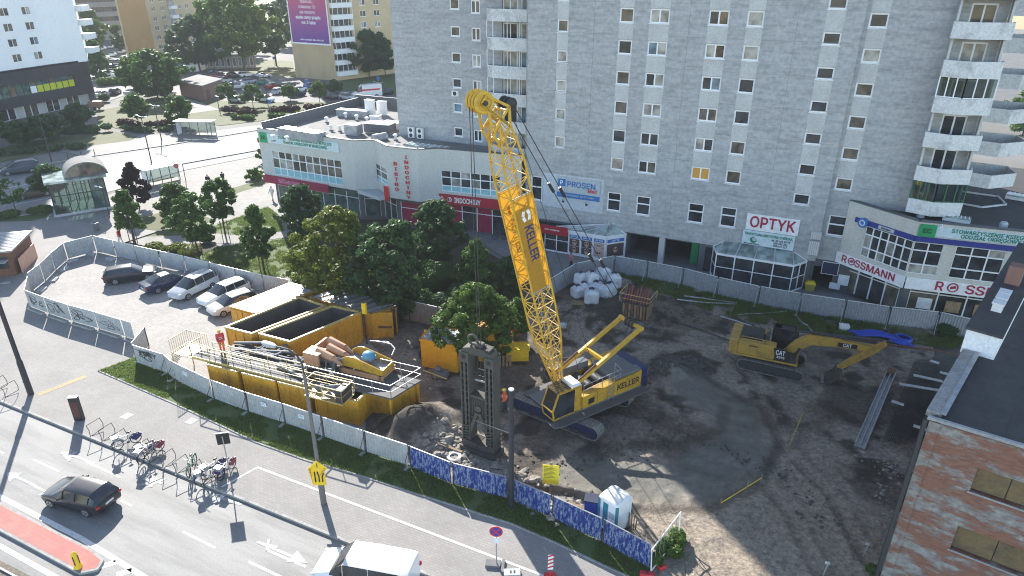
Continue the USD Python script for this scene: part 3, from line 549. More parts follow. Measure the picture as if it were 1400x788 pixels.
for x0, x1 in ((-28, -23), (-22.9, -18.0), (-9.5, -5.4), (-5.3, -1.3)):
 g = M(); g.box(x0, x1, TY + .12, TY + .16, .2, 2.6); put('shop_pane', g, K.glass_dark, tb)
# painted pale field behind the dental sign
g = M(); g.wbox(P, Q, U(-26.6), U(-20.05), 4.35, 7.9, -.01, .008); put('painted_field', g, plain('pale_blue_render', (0.5, 0.54, 0.58)), tb)
# outdoor units on the facade
def aircon(parent_none, x, y, z, label, n=1):
 t = thing('air_conditioner', label, 'air conditioner', (x, y, z), 0, 'air conditioners on the grey block')
 g = M(); g.box(-.4, .4, -.38, -.05, 0, .6 * n); put('casing', g, K.white, t)
 for k in range(n): g = M(); g.torus((0, -.385, .3 + .6 * k), (0, 1, 0), .2, .025, 14, 4); g.disc((0, -.382, .3 + .6 * k), (0, 1, 0), .18, .01, 12); put('fan_grille', g, K.dark_steel, t)
aircon(None, -39.0, TL, 14.05, 'white air conditioner on the grey wall under a small window left of the crane head')
aircon(None, -44.9, TL - .3, 8.95, 'double white air conditioner standing at the foot of the grey wall, left one of two', 2)
aircon(None, -43.7, TL - .3, 8.95, 'double white air conditioner standing at the foot of the grey wall, right one of two', 2)
for k, z in enumerate((3.6, 5.1)):
 t = thing('wall_unit', ['lower', 'upper'][k] + ' white air conditioner in a cage beside the eye clinic sign', 'air conditioner', (-.35, TY, z)); g = M(); g.box(-.2, .7, -.55, -.1, 0, [1.3, .6][k]); put('casing', g, K.white, t)
 g = M()
 for q in range(6): g.box(-.2 + q * .17, -.17 + q * .17, -.6, -.56, 0, [1.3, .6][k])
 put('cage', g, K.steel, t)

# --- signs on the grey block
def wall_sign(name, label, P, Q, r, m, out=.05, th=.06):
 P_, Q_ = np.array(P, float), np.array(Q, float); d = (Q_ - P_) / np.linalg.norm(Q_ - P_); n = np.array([d[1], -d[0]])
 c = P_ + d * (r[0] + r[1]) / 2; t = thing(name, label, 'sign', (c[0], c[1], r[2]), world=True)
 wallrect(t, 'board', P, Q, r, out, out + th, m)
 t.fr = lambda u, z, o=0.0: np.array([*(P_ + d * u + n * (out + th - .004 + o)), z]); t.d = np.array([*d, 0]); return t
def letters(t, txt, h, u, z, m, depth=.03, align='c', bold=True, w=None, name='lettering', o=0.0):
 g = M(); g.text(txt, h, t.fr(u, z, o), t.d, (0, 0, 1), depth, align, bold, w); return put(name, g, m, t)
t = wall_sign('optician_sign', 'white board reading OPTYK in wine letters on the grey block', P, Q, (U(-6.15), U(-1.6), 5.0, 6.55), K.sign_white)
letters(t, 'OPTYK', 1.0, U(-3.87), 5.32, K.wine_letter, w=3.9)
t = wall_sign('clinic_sign', 'pale clinic board of small green text below the OPTYK board', P, Q, (U(-6.3), U(-1.75), 3.55, 4.95), K.pale_green_sign)
letters(t, 'TRADYCYJNA MEDYCYNA CHIŃSKA', .24, U(-4.05), 4.5, K.green_letter, w=4.2)
for k, s in enumerate(('tel. 22 621 02 39', '608 455 201', '509 447 217')): letters(t, s, .17, U(-2.9), 4.2 - .25 * k, K.dark_ink, w=1.6 if k == 0 else 1.2)
g = M(); g.disc(t.fr(U(-5.3), 4.05), (0, 1, 0), .3, .03, 20); put('emblem', g, K.green_letter, t)
g = M(); g.disc(t.fr(U(-5.22), 4.13, .008), (0, 1, 0), .19, .03, 16); put('emblem', g, K.sign_grey, t)
letters(t, 'akupunktura', .12, U(-5.4), 3.62, K.dark_ink, w=1.4)
t = wall_sign('dental_sign', 'grey and blue PROSEN board with lamps on the grey block behind the crane ropes', P, Q, (U(-25.0), U(-20.4), 5.6, 7.75), K.sign_grey)
letters(t, 'PROSEN', .55, U(-22.4), 6.8, K.sign_blue, w=3.0); letters(t, 'Med', .36, U(-21.2), 6.4, K.red_letter, w=.9)
g = M(); g.box(-24.9, -24.1, TY - .15, TY - .11, 6.78, 7.5); put('logo', g, K.sign_blue, t); letters(t, 'P', .42, U(-24.5), 6.92, K.sign_white, o=.03)
g = M(); g.box(-25.0, -20.4, TY - .14, TY - .112, 5.6, 6.12); put('band', g, K.sign_blue, t); letters(t, 'STOMATOLOGIA  ESTETYCZNA', .16, U(-22.7), 5.8, K.sign_grey, o=.03)
for x in (-24.4, -21.9):
 l = thing('sign_lamp', ('left' if x < -23 else 'right') + ' small spotlight on an arm under the PROSEN board', 'spotlight', (x, TY, 5.3)); g = M(); g.tube((0, 0, 0), (.4, -.9, .1), .025); put('arm', g, K.dark_steel, l); g = M(); g.ell((.45, -1, .12), (.14, .14, .1)); put('lamp_head', g, K.black, l)

# --- glazed shop kiosks at the foot of the block
def kiosk(name, label, pts, z_eave, z_top, back_y, bays, solid, frame):
 t = thing(name, label, 'shop front', (np.mean([p[0] for p in pts]), np.mean([p[1] for p in pts]), 0), world=True)
 n = len(pts)
 for i in range(n - 1):
  a, b = np.array(pts[i], float), np.array(pts[i + 1], float); L = np.linalg.norm(b - a); k = bays[i]
  f = M(); f.wbox(a, b, 0, L, z_eave - .12, z_eave, -.08, .02); f.wbox(a, b, 0, L, .06, .22, -.08, .02); f.wbox(a, b, 0, L, z_eave * .52, z_eave * .52 + .07, -.07, .01)
  for j in range(k + 1): u = L * j / k; f.wbox(a, b, max(u - .05, 0), min(u + .05, L), .22, z_eave - .12, -.08, .025)
  fr = put('frame', f, frame, t)
  for j in range(k):
   for z0, z1 in ((.22, z_eave * .52), (z_eave * .52 + .07, z_eave - .12)):
    g = M(); g.wbox(a, b, L * j / k + .05, L * (j + 1) / k - .05, z0, z1, -.05, -.03); put('pane', g, solid(i, j, z0), fr)
  # sloping roof bay
  ra, rb = np.array([a[0], back_y]), np.array([b[0], back_y])
  ins = 0.9
  if i == 0: ra = np.array([pts[1][0] + .35, back_y])
  if i == n - 2 and n > 2: rb = np.array([pts[-2][0] - .35, back_y])
  if i == 0: rb = ra if n > 3 else rb
  if i == n - 2 and n > 3: ra = rb
  mid = i not in (0, n - 2) or n <= 3
  if mid and n > 3: ra = np.array([pts[1][0] + .35, back_y]); rb = np.array([pts[-2][0] - .35, back_y])
  k2 = k if mid else 1
  for j in range(k2):
   c = [a + (b - a) * j / k2, a + (b - a) * (j + 1) / k2, ra + (rb - ra) * (j + 1) / k2, ra + (rb - ra) * j / k2]; zz = [z_eave, z_eave, z_top, z_top]
   v = [[*c[q], zz[q]] for q in range(4)]; v = np.array(v); 
   g = M(); g.hexa(np.vstack([v + [0, 0, .005], v + [0, 0, .045]])); put('roof_pane', g, K.roof_glass, t)
   f = M(); f.bar(v[0] + [0, 0, .04], v[3] + [0, 0, .04], .1, .08); f.bar(v[1] + [0, 0, .04], v[2] + [0, 0, .04], .1, .08); f.bar(v[0] + [0, 0, .04], v[1] + [0, 0, .04], .1, .09); put('roof_bar', f, frame, t)
 return t
dk = lambda i, j, z: K.glass_dark
kiosk('glazed_kiosk', 'white framed glazed shop front with dark panes under the OPTYK board', [(-8.8, TY - .05), (-8.2, 61.6), (-1.4, 61.6), (-.4, TY - .05)], 2.75, 3.45, TY - .02, [1, 4, 2], dk, K.white_frame)
t = kiosk('poster_kiosk', 'white corner kiosk of the optician covered with face posters beside the passage', [(-25.6, 61.6), (-19.0, 61.6), (-17.4, TY - .05)], 2.6, 3.5, TY - .02, [5, 1], lambda i, j, z: K.sign_white if (i == 1 or j > 1) else K.glass_dark, K.white_frame)
pa, pb = np.array([-25.6, 61.6]), np.array([-19.0, 61.6]); L5 = 6.6 / 5
poster_tone = plain('poster_skin', (0.5, 0.33, 0.27), 0.5, var=0.3, scale=6); poster_dark = plain('poster_dark', (0.08, 0.05, 0.05), 0.5, var=0.5, scale=5); poster_blue = plain('poster_blue', (0.03, 0.14, 0.4), 0.5)
def poster(a, b, u0, u1, kind, nm):
 p = thing('shop_poster', nm, 'poster', (*(a + (b - a) * .5), 0), world=True)
 wallrect(p, 'sheet', a, b, (u0, u1, .35, 2.45), .03, .045, K.sign_white)
 wallrect(p, 'heading', a, b, (u0 + .04, u1 - .04, 1.95, 2.3), .045, .05, poster_blue)
 d = (b - a) / np.linalg.norm(b - a); n = np.array([d[1], -d[0]]); g = M(); c = a + d * (u0 + u1) / 2 + n * .05; g.text('OPTYK', .17, [c[0], c[1], 2.04], [*d, 0], (0, 0, 1), .008, 'c', True, min(.8, u1 - u0 - .2)); put('lettering', g, K.sign_white, p)
 for q, zz in ((0, .38), (1, 1.15)):
  if kind == 3 and q == 1: continue
  wallrect(p, 'portrait', a, b, (u0 + .05, u1 - .05, zz, zz + (.74 if kind < 3 else 1.4)), .045, .049, poster_dark if kind != 2 else poster_tone)
  zc = zz + (.36 if kind < 3 else .75)
  f = M(); cc = a + d * (u0 + u1) / 2 + n * .052; R = np.stack([[*d, 0], [*n, 0], [0, 0, 1]], 1); f.ell([cc[0], cc[1], zc], (.24, .012, .32), 2, R); put('portrait_face', f, poster_tone if kind != 2 else plain('poster_pale', (0.62, 0.42, 0.36), 0.5), p)
  f = M()
  for s in (-.11, .11): e = cc + d * s + n * .012; f.disc([e[0], e[1], zc + .06], [*n, 0], .085, .012, 10)
  f.bar([*(cc - d * .2 + n * .014), zc + .08], [*(cc + d * .2 + n * .014), zc + .08], .02, .03); put('portrait_glasses', f, K.black, p)
for j, (kd, nm) in enumerate(((1, 'poster of faces in dark glasses on the kiosk, leftmost of the face posters'), (1, 'poster of two faces in dark glasses on the kiosk, second from the left'), (2, 'pale pink poster of smiling faces on the kiosk, third from the left'))):
 poster(pa, pb, L5 * (j + 2) + .07, L5 * (j + 3) - .07, kd, nm)
ca, cb = np.array([-19.0, 61.6]), np.array([-17.4, TY - .05]); poster(ca, cb, .12, 2.1, 3, 'poster of a dark haired person on the slanted end of the kiosk')
t = wall_sign('fascia_sign', 'short wine red shop fascia between the crane boom and the poster kiosk', (-28.3, 61.4), (-22.95, 61.4), (0, 5.3, 2.05, 3.0), K.red_sign, out=.0, th=.08)
letters(t, 'Spa Uroda', .28, 1.2, 2.45, K.sign_white, w=1.4); letters(t, 'kosmetyka', .14, 3.6, 2.5, K.sign_white, w=1.6)

# --- low pale building on the left
LB = [(-63.4, 61.4), (-49.0, 61.0), (-46.8, 62.2), (-43.9, 60.45), (-40.1, 60.6), (-38.2, 62.0), (-29.0, 63.0)]
ZT, ZB = 9.4, 3.6
lb = thing('low_commercial_building', 'low pale two storey commercial building left of the grey block', 'building', (-50, 62, 0), world=True)
S0, S1 = LB[0], LB[1]
def strip_rect(P, Q, x0, y0, x1, y1):
 a, b = on_wall(P, Q, x0, y0), on_wall(P, Q, x1, y1); return min(a[0], b[0]), max(a[0], b[0]), min(a[1], b[1]), max(a[1], b[1])
L01 = float(np.hypot(S1[0] - S0[0], S1[1] - S0[1]))
u0 = on_wall(S0, S1, 372, 215)[0]; u1 = on_wall(S0, S1, 468, 240)[0]; zt = on_wall(S0, S1, 371, 206)[1]; zb = on_wall(S0, S1, 374, 238)[1]
holes = {0: [(u0, u1, zb, zt)]}
v0, v1 = .75, 2.9
P23 = (LB[2], LB[3]); a = on_wall(*P23, 511, 222); b = on_wall(*P23, 530, 254); holes[2] = [(a[0], b[0], b[1], a[1])]
P56 = (LB[5], LB[6]); a = on_wall(*P56, 603, 233); b = on_wall(*P56, 672, 268); holes[5] = [(a[0], min(b[0] + 1, 8.5), 4.75, on_wall(*P56, 603, 233)[1])]
g = M()
for i in range(6): g.wall(LB[i], LB[i + 1], ZB, ZT, .3, holes.get(i, []))
g.wall((-63.4, 81), LB[0], ZB, ZT, .3); put('upper_wall', g, K.cream_left, lb)
def strip_window(b, P, Q, h, n, rows, blue=True, gl='glass_dark'):
 u0, u1, z0, z1 = h; f = M(); zs = [z0 + (z1 - z0) * r for r in rows]; w = (u1 - u0) / n
 for z in zs: f.wbox(P, Q, u0, u1, max(z - .05, z0), min(z + .05, z1), -.16, -.04)
 for k in range(n + 1): f.wbox(P, Q, max(u0 + w * k - .05, u0), min(u0 + w * k + .05, u1), z0 + .05, z1 - .05, -.16, -.035)
 wd = put('window_band', f, K.white_frame, b)
 for k in range(n):
  for r in range(len(zs) - 1):
   p = M(); p.wbox(P, Q, u0 + w * k + .05, u0 + w * (k + 1) - .05, zs[r] + .05, zs[r + 1] - .05, -.13, -.1)
   if blue and r == 0: put('infill_panel', p, K.cyan_panel, wd)
   else: put('pane', p, K[gl if rnd.random() < .8 else 'glass_curtain'], wd)
strip_window(lb, S0, S1, holes[0][0], 10, (0, .29, .7, 1), gl='glass_brown')
strip_window(lb, *P23, holes[2][0], 2, (0, .27, .68, 1), gl='glass_brown')
strip_window(lb, *P56, holes[5][0], 6, (0, .27, .68, 1))
# recessed ground floor
off = [(-62.6, 62.2), (-49.2, 61.9), (-46.9, 63.0), (-43.6, 61.3), (-40.3, 61.5), (-38.4, 62.8), (-28.6, 63.4)]
g = M()
for i in range(6):
 L = float(np.hypot(off[i + 1][0] - off[i][0], off[i + 1][1] - off[i][1])); g.wall(off[i], off[i + 1], 0, ZB, .25, [(.4, L - .3, .25, 3.0)])
g.wall((-62.6, 81), off[0], 0, ZB, .25); put('ground_floor_wall', g, K.grey_clad, lb)
for i in range(6):
 L = float(np.hypot(off[i + 1][0] - off[i][0], off[i + 1][1] - off[i][1])); n = max(1, int(L / 1.7))
 f = M(); a0, a1 = .4, L - .3; w = (a1 - a0) / n
 for k in range(n + 1): f.wbox(off[i], off[i + 1], max(a0 + w * k - .04, a0), min(a0 + w * k + .04, a1), .25, 3.0, -.14, .01)
 f.wbox(off[i], off[i + 1], a0, a1, 2.3, 2.37, -.13, .0); fr = put('shop_window', f, K.white_frame, lb)
 for k in range(n):
  p = M(); p.wbox(off[i], off[i + 1], a0 + w * k + .04, a0 + w * (k + 1) - .04, .25, 3.0, -.1, -.07); red = i in (3, 5) and k % 2 == 0
  put('pane', p, K.dark_red_sign if red else K['glass_green' if i < 2 else 'glass_dark'], fr)
g = M(); foot = Polygon(LB + [(-29.0, 67.3), (-47.0, 67.3), (-47.0, 81), (-63.4, 81)]); g.prism(foot.buffer(-.31), ZB - .02, ZB + .2); put('soffit', g, K.cream_left, lb)
g = M(); g.prism(foot.buffer(-.31), 8.6, 8.9); roof_l = put('roof', g, K.roof_grey, lb)
g = M()
for a, b in list(zip(LB, LB[1:])) + [((-63.4, 81), LB[0])]: g.wbox(a, b, 0, float(np.hypot(b[0] - a[0], b[1] - a[1])), ZT, ZT + .07, -.4, .05)
g.wall((-47, 81.3), (-63.7, 81.3), 8.0, 10.4, .3); put('coping', g, K.grey_clad, lb)
g = M(); g.box(-63.05, -62.8, 61.9, 80.9, 8.9, 10.1); put('roof_upstand', g, K.grey_clad, lb)
# things on that roof
vent_px = [(374, 193), (393, 195), (421, 182), (437, 186), (447, 168), (453, 179), (465, 180), (473, 162), (488, 165), (502, 168), (446, 189), (541, 192), (543, 205)]
VL = [f'white mushroom vent on the pale roof {s}' for s in ('', 'second along its front edge', 'behind the long skylight, left one', 'behind the long skylight, right one', 'in the middle, by the back wall', 'left of the metal duct box', 'above the metal duct box', 'in the back row, leftmost', 'in the back row, middle', 'in the back row by the cooling units', 'in front of the metal duct box', 'at the corner by the round duct', 'at the front edge by the flat skylight')]
for k, q in enumerate(vent_px):
 p = at(q[0], q[1], 8.9)
 if k == 0:
  v0_ = t = thing('roof_vent', 'white mushroom vent on the pale roof, first on its front edge', 'vent', p, 0, 'mushroom vents on the pale roof'); g = M(); g.lathe([(0.001, 0), (.16, 0), (.16, .5), (.3, .55), (.3, .62), (.2, .72), (.001, .74)], n=12); put('vent_pipe', g, K.white, t, smooth=40); g = M(); g.lathe([(.0, .0), (.28, .0), (.24, .12), (.001, .12)], n=12); put('flashing', g, K.roof_grey, t)
 else: dup(v0_, p, 0, VL[k])
def skylight(name, label, a, b, w, h, z, m, top):
 a, b = at(*a, z), at(*b, z); t = thing(name, label, 'skylight', (a + b) / 2, world=True); g = M(); g.bar(a + [0, 0, h / 2], b + [0, 0, h / 2], w, h); put('kerb_box', g, m, t)
 g = M(); g.bar(a + [0, 0, h + .06], b + [0, 0, h + .06], w + .15, .12); lid = put('glazing', g, top, t); d = b - a
 for k in range(7): g = M(); c = a + d * (k + .5) / 7; g.ob(c + [0, 0, h + .14], (.08, w + .1, .05), math.atan2(d[1], d[0])); put('glazing_bar', g, K.white_frame, lid)
skylight('long_skylight', 'long low skylight on the pale roof, leftmost and longest', (387, 185), (440, 194), 1.4, .9, 8.9, K.zinc, K.zinc)
skylight('long_skylight', 'flat white skylight at the front edge of the pale roof', (556, 200), (612, 207), 1.2, .25, 8.9, K.white, K.roof_glass)
def roof_box(label, c, sx, sy, sz, z, rz, m, parts=True, cat='roof unit'):
 t = thing('roof_unit', label, cat, at(*c, z), rz); g = M(); g.box(-sx / 2, sx / 2, -sy / 2, sy / 2, .12, sz); put('casing', g, m, t); g = M(); g.box(-sx / 2 - .06, sx / 2 + .06, -sy / 2 - .06, sy / 2 + .06, sz, sz + .06); put('lid', g, K.white, t); g = M(); g.box(-sx / 2 + .1, sx / 2 - .1, -sy / 2 + .1, sy / 2 - .1, 0, .12); put('plinth', g, K.concrete_plain, t); return t
roof_box('square metal duct box in the middle of the pale roof', (484, 184), 1.7, 1.4, 1.2, 8.9, .1, K.zinc)
roof_box('wide dark roof box with white lid near the grey block', (520, 181), 3.4, 1.8, 1.1, 8.9, .1, K.grey_clad)
roof_box('tall white twin cooling unit on the pale roof by the block', (507, 160), 1.1, .8, 2.2, 8.9, .2, K.white)
roof_box('white cooling unit with a dark panel on the pale roof nearest the block', (523, 158), 1.2, .7, 1.8, 8.9, .2, K.white)
roof_box('long low pale duct on the back of the pale roof', (484, 160), 4.5, 1.2, .9, 8.9, .15, K.zinc)
roof_box('low white hatch between the cooling units on the pale roof', (514, 166), 1.2, 1.0, .7, 8.9, .2, K.white)
roof_box('white flat roof lantern in front of the dark roof box', (537, 176), 2.2, 1.6, .8, 8.9, .2, K.white)
g = M(); a, b = at(510, 190, 9.2), at(528, 187, 9.2); g.tube(a, b, .5, 14); put('roof_duct', g, K.zinc, smooth=40, label='round silver duct lying along the front of the pale roof', cat='duct')
# signs of the low building
t = wall_sign('association_sign', 'pale board with green association lettering on the left low building', S0, S1, (on_wall(S0, S1, 364, 195)[0], on_wall(S0, S1, 464, 205)[0], 7.85, 8.95), K.pale_green_sign)
ul, ur = on_wall(S0, S1, 382, 195)[0], on_wall(S0, S1, 455, 205)[0]; letters(t, 'STOWARZYSZENIE KSIĘGOWYCH W POLSCE', .32, (ul + ur) / 2, 8.5, K.green_letter, w=ur - ul); letters(t, 'ODDZIAŁ OKRĘGOWY W WARSZAWIE', .32, (ul + ur) / 2, 8.03, K.green_letter, w=(ur - ul) * .82)
e = wallrect(t, 'emblem', S0, S1, (.35, 1.55, 7.8, 9.0), .11, .15, K.green_sign); letters(t, 'EC', .42, .95, 8.2, K.dark_ink, o=.045)
t = wall_sign('bank_sign', 'wine red bank fascia with pink Millennium lettering on the left low building', S0, S1, (-.1, 10.3, 2.75, 3.75), K.dark_red_sign, out=.06, th=.12)
letters(t, 'Millennium', .55, 4.2, 3.0, plain('pink_letter', (0.6, 0.2, 0.35)), w=3.4)
P34 = (LB[3], LB[4])
t = thing('vertical_sign', 'red upright letters BISTRO INDOCHINY on the pale corner of the left low building', 'sign', (-42, 60.5, 4), world=True)
d = np.array(LB[4]) - np.array(LB[3]); d = np.array([*d / np.linalg.norm(d), 0]); nn = np.array([d[1], -d[0], 0])
for txt, px0, px1 in (('BISTRO', (540.8, 224), (543, 259)), ('INDOCHINY', (555.2, 215), (559, 270))):
 A, B = on_wall(*P34, *px0), on_wall(*P34, *px1)
 for k, ch in enumerate(txt):
  f = k / (len(txt) - 1); u = A[0] + (B[0] - A[0]) * f; z = A[1] + (B[1] - A[1]) * f
  g = M(); g.text(ch, .36, np.array([*LB[3], 0]) + d * u + nn * .01 + [0, 0, z - .18], d, (0, 0, 1), .08, 'c', True, None if ch == 'I' else .44); put('letter', g, K.red_letter, t)
sa, sb = on_wall(*P56, 584, 288), on_wall(*P56, 676, 275)
t = wall_sign('fascia_sign', 'long red fascia reading BISTRO INDOCHINY in white, behind the trees', *P56, (sa[0], 9.2, 3.35, 4.45), K.red_sign, out=.05, th=.1)
letters(t, 'BISTRO', .52, sa[0] + 1.2, 3.62, K.sign_white, w=1.9); letters(t, 'INDOCHINY', .55, sa[0] + 5.0, 3.62, K.sign_white, w=3.1)
g = M(); c = t.fr(sa[0] + 2.85, 3.88); g.torus(c, (0, 1, 0), .26, .04, 14, 4); g.torus(c + [.12, 0, .05], (0, 1, 0), .13, .04, 12, 4); put('emblem', g, K.sign_white, t)
# menu stands by the red shop
t = thing('menu_stand', 'white framed dark menu board on the pavement by the red restaurant', 'menu board', at(674, 318), .1); g = M()
for x in (-.5, .5): g.box(x - .04, x + .04, -.05, .05, 0, 2.3)
g.box(-.5, .5, -.05, .05, 2.2, 2.3); g.box(-.5, .5, -.05, .05, .0, .08); put('frame', g, K.white_frame, t); g = M(); g.box(-.46, .46, -.02, .02, .08, 2.2); put('board', g, K.navy, t)
g = M()
for x in (-.22, .2): g.box(x - .15, x + .15, -.035, -.022, .75, 1.15)
put('notice', g, K.sign_white, t)
g = M(); u = on_wall(*P23, 531, 262); p = np.array([-43.95, 60.3]); t = thing('banner', 'red narrow flag hanging at the corner beside the upright red letters', 'flag', (-44.3, 60.35, 3.2)); g = M(); g.box(-.35, .25, -.03, .03, 0, 1.7); put('cloth', g, K.red_letter, t); g = M(); g.tube((-.35, 0, -.3), (-.35, 0, 1.8), .03); put('pole', g, K.steel, t)
# overhanging pale canopy over the entrance
g = M(); g.prism([(-48.9, 61.0), (-46.9, 62.1), (-44.4, 60.6), (-45.0, 59.8), (-47.0, 60.4)], 3.3, 3.75); put('canopy', g, K.sign_grey, lb)

# --- low pale building on the right
RB = [(2.0, TY + .35), (7.1, 60.05), (30.0, 62.6)]
ZR = 8.74
rb = thing('low_shop_building', 'low cream shop building with a blue band at the right foot of the grey block', 'building', (12, 61, 0), world=True)
RA = (RB[0], RB[1]); RC = (RB[1], RB[2]); LA = float(np.hypot(5.1, 3.56)); LC = float(np.hypot(22.9, 2.55))
a = on_wall(*RA, 1184, 312); b = on_wall(*RA, 1236, 382); hA = (a[0], LA - .04, 4.35, 7.05)
c0 = on_wall(*RC, 1240, 340)[0]; c1 = on_wall(*RC, 1287, 350)[0]; d0 = on_wall(*RC, 1303, 355)[0]; d1 = on_wall(*RC, 1370, 365)[0]
e0 = on_wall(*RC, 1390, 360)[0]; hC = [(.06, c1, 4.35, 7.05), (d0, d1, 4.35, 7.05), (e0, e0 + 4.5, 4.35, 7.05)]
g = M(); g.wall(*RA, 3.5, ZR, .3, [hA]); g.wall(*RC, 3.5, ZR, .3, hC); put('upper_wall', g, K.cream, rb)
strip_window(rb, *RA, hA, 6, (0, .3, .74, 1), blue=False); strip_window(rb, *RC, hC[0], 2, (0, .3, .74, 1), blue=False); strip_window(rb, *RC, hC[1], 3, (0, .3, .74, 1), blue=False); strip_window(rb, *RC, hC[2], 4, (0, .3, .74, 1), blue=False)
g = M(); g.wbox(*RA, .9, LA + .02, 7.12, 7.55, .02, .1); g.wbox(*RC, .0, LC, 7.12, 7.55, .02, .1); put('band', g, K.blue_band, rb)
g = M(); g.wbox(*RA, 0, LA, ZR, ZR + .08, -.4, .05); g.wbox(*RC, 0, LC, ZR, ZR + .08, -.4, .05); put('coping', g, K.grey_clad, rb)
g = M(); rf = Polygon(RB + [(30, 84), (9.9, 84), (9.9, TY + .4), (9.62, TY + .35)]); g.prism(rf.buffer(-.31), 8.2, 8.45); put('roof', g, K.roof_felt, rb)
OA = [(2.6, 64.0), (7.4, 61.1), (30, 63.6)]
g = M(); g.wall(OA[0], OA[1], 0, 3.5, .25, [(.3, 5.3, .1, 2.9)]); g.wall(OA[1], OA[2], 0, 3.5, .25, [(.5, 21.5, .35, 2.9)]); put('ground_floor_wall', g, K.grey_clad, rb)
g = M(); g.prism(rf.buffer(-.31), 3.4, 3.52); put('soffit', g, K.cream, rb)
for (a, b, u0, u1, n) in ((OA[0], OA[1], .3, 5.3, 4), (OA[1], OA[2], .5, 21.5, 10)):
 f = M(); w = (u1 - u0) / n
 for k in range(n + 1): f.wbox(a, b, max(u0 + w * k - .05, u0), min(u0 + w * k + .05, u1), .36, 2.9, -.16, .02)
 f.wbox(a, b, u0, u1, 2.3, 2.38, -.15, .0); fr = put('shop_window', f, K.white_frame, rb)
 for k in range(n): p = M(); p.wbox(a, b, u0 + w * k + .05, u0 + w * (k + 1) - .05, .36, 2.9, -.12, -.09); put('pane', p, K['glass_dark' if k % 3 else 'glass_brown'], fr)
wood_tone = plain('shelf_goods', (0.3, 0.2, 0.11), 0.6, var=0.4, scale=3)
for k in range(6):
 u = 1.2 + 2.1 * k; wallrect(rb, 'window_display', *OA[1:], (u, u + 1.1, .9, 1.9), .005, .02, [K.sign_white, wood_tone, wood_tone][k % 3])
t = wall_sign('rossmann_sign', 'pale fascia with wine drugstore lettering on the slanted wall by the door', *RA, (-.1, LA + .1, 3.0, 4.05), K.sign_white, out=.04, th=.08)
letters(t, 'R', .62, .75, 3.28, K.wine_letter); letters(t, 'SSMANN', .62, 3.65, 3.28, K.wine_letter, w=3.7); rr = M(); c = t.fr(1.45, 3.58); rr.torus(c, [RB[1][1] - RB[0][1], -(RB[1][0] - RB[0][0]), 0], .3, .055, 18, 5); rr.bar(c + [-.14, .1, -.05], c + [.14, -.1, .08], .05, .2); put('emblem', rr, K.wine_letter, t)
t = wall_sign('rossmann_sign', 'pale fascia with wine drugstore lettering facing the site, partly behind the brick roof', *RC, (0.15, 20, 3.0, 4.05), K.sign_white, out=.04, th=.08)
q0 = on_wall(*RC, 1276, 405)[0]; q1 = on_wall(*RC, 1395, 420)[0]
letters(t, 'R', .75, q0 + .2, 3.2, K.wine_letter); letters(t, 'SSMANN', .75, (q0 + 2.2 + q1 + .5) / 2, 3.2, K.wine_letter, w=(q1 - q0) - 1.4); rr = M(); c = t.fr(q0 + 1.15, 3.56); rr.torus(c, (.11, -1, 0), .36, .06, 18, 5); rr.bar(c + [-.2, 0, -.05], c + [.2, 0, .08], .05, .22); put('emblem', rr, K.wine_letter, t)
t = wall_sign('association_sign', 'pale board with green association lettering on the right low building', *RC, (.35, 16, 7.68, 8.5), K.pale_green_sign, out=.03, th=.05)
q = on_wall(*RC, 1300, 320)[0]; letters(t, 'STOWARZYSZENIE KSIĘGOWYCH W POLSCE', .3, q, 8.13, K.green_letter, align='l', w=8.4); letters(t, 'ODDZIAŁ OKRĘGOWY W WARSZAWIE', .3, q + .7, 7.76, K.green_letter, align='l', w=7.0)
wallrect(t, 'emblem', *RC, (.1, 1.3, 7.6, 8.6), .08, .13, K.green_sign); letters(t, 'EC', .36, .7, 7.92, K.dark_ink, o=.055)
t = thing('round_sign', 'round pale blue logo on the blue band of the right low building', 'sign', (3.4, 62.4, 6.95), world=True); dA = np.array(RB[1]) - np.array(RB[0]); dA = dA / np.linalg.norm(dA); nA = np.array([dA[1], -dA[0], 0]); c = np.array([*(np.array(RB[0]) + dA * 1.75), 7.3]) + nA * .22
g = M(); g.disc(c, nA, .42, .22, 20); put('disc', g, K.sign_blue, t); g = M(); g.torus(c + nA * .12, nA, .22, .05, 16, 4); put('logo', g, K.sign_white, t)
t = wall_sign('small_sign', 'small grey plate on the blue band above the slanted windows', *RA, (3.1, 4.5, 7.2, 7.5), K.sign_grey, out=.1, th=.05); letters(t, 'WITAMY', .14, 3.8, 7.28, K.dark_ink)
for k, q in enumerate(((1258, 297), (1371, 311), (1365, 242))):
 t = thing('roof_vent_dark', ['small grey roof vent near the cream corner', 'small grey roof vent at the right picture edge', 'round grey dish behind the balconies on the dark roof'][k], 'vent', at(*q, 8.45)); g = M(); g.lathe([(.001, 0), (.3, 0), (.3, .3), (.22, .45), (.001, .5)], n=12); put('cap', g, K.sign_grey, t)
skylight('long_skylight', 'thin white skylight on the dark roof beside the association board', (1288, 300), (1326, 306), .5, .3, 8.45, K.white, K.roof_glass)
skylight('long_skylight', 'white edged skylight on the dark roof at the right picture edge', (1375, 270), (1420, 278), .8, .3, 8.45, K.white, K.roof_glass)
t = thing('camera_lamp', 'white security camera on the cream parapet', 'security camera', at(1286, 312, 8.8)); g = M(); g.tube((0, 0, -.2), (0, 0, .15), .06); g.tube((0, .1, .2), (0, -.35, .1), .12, 10); put('body', g, K.white, t)
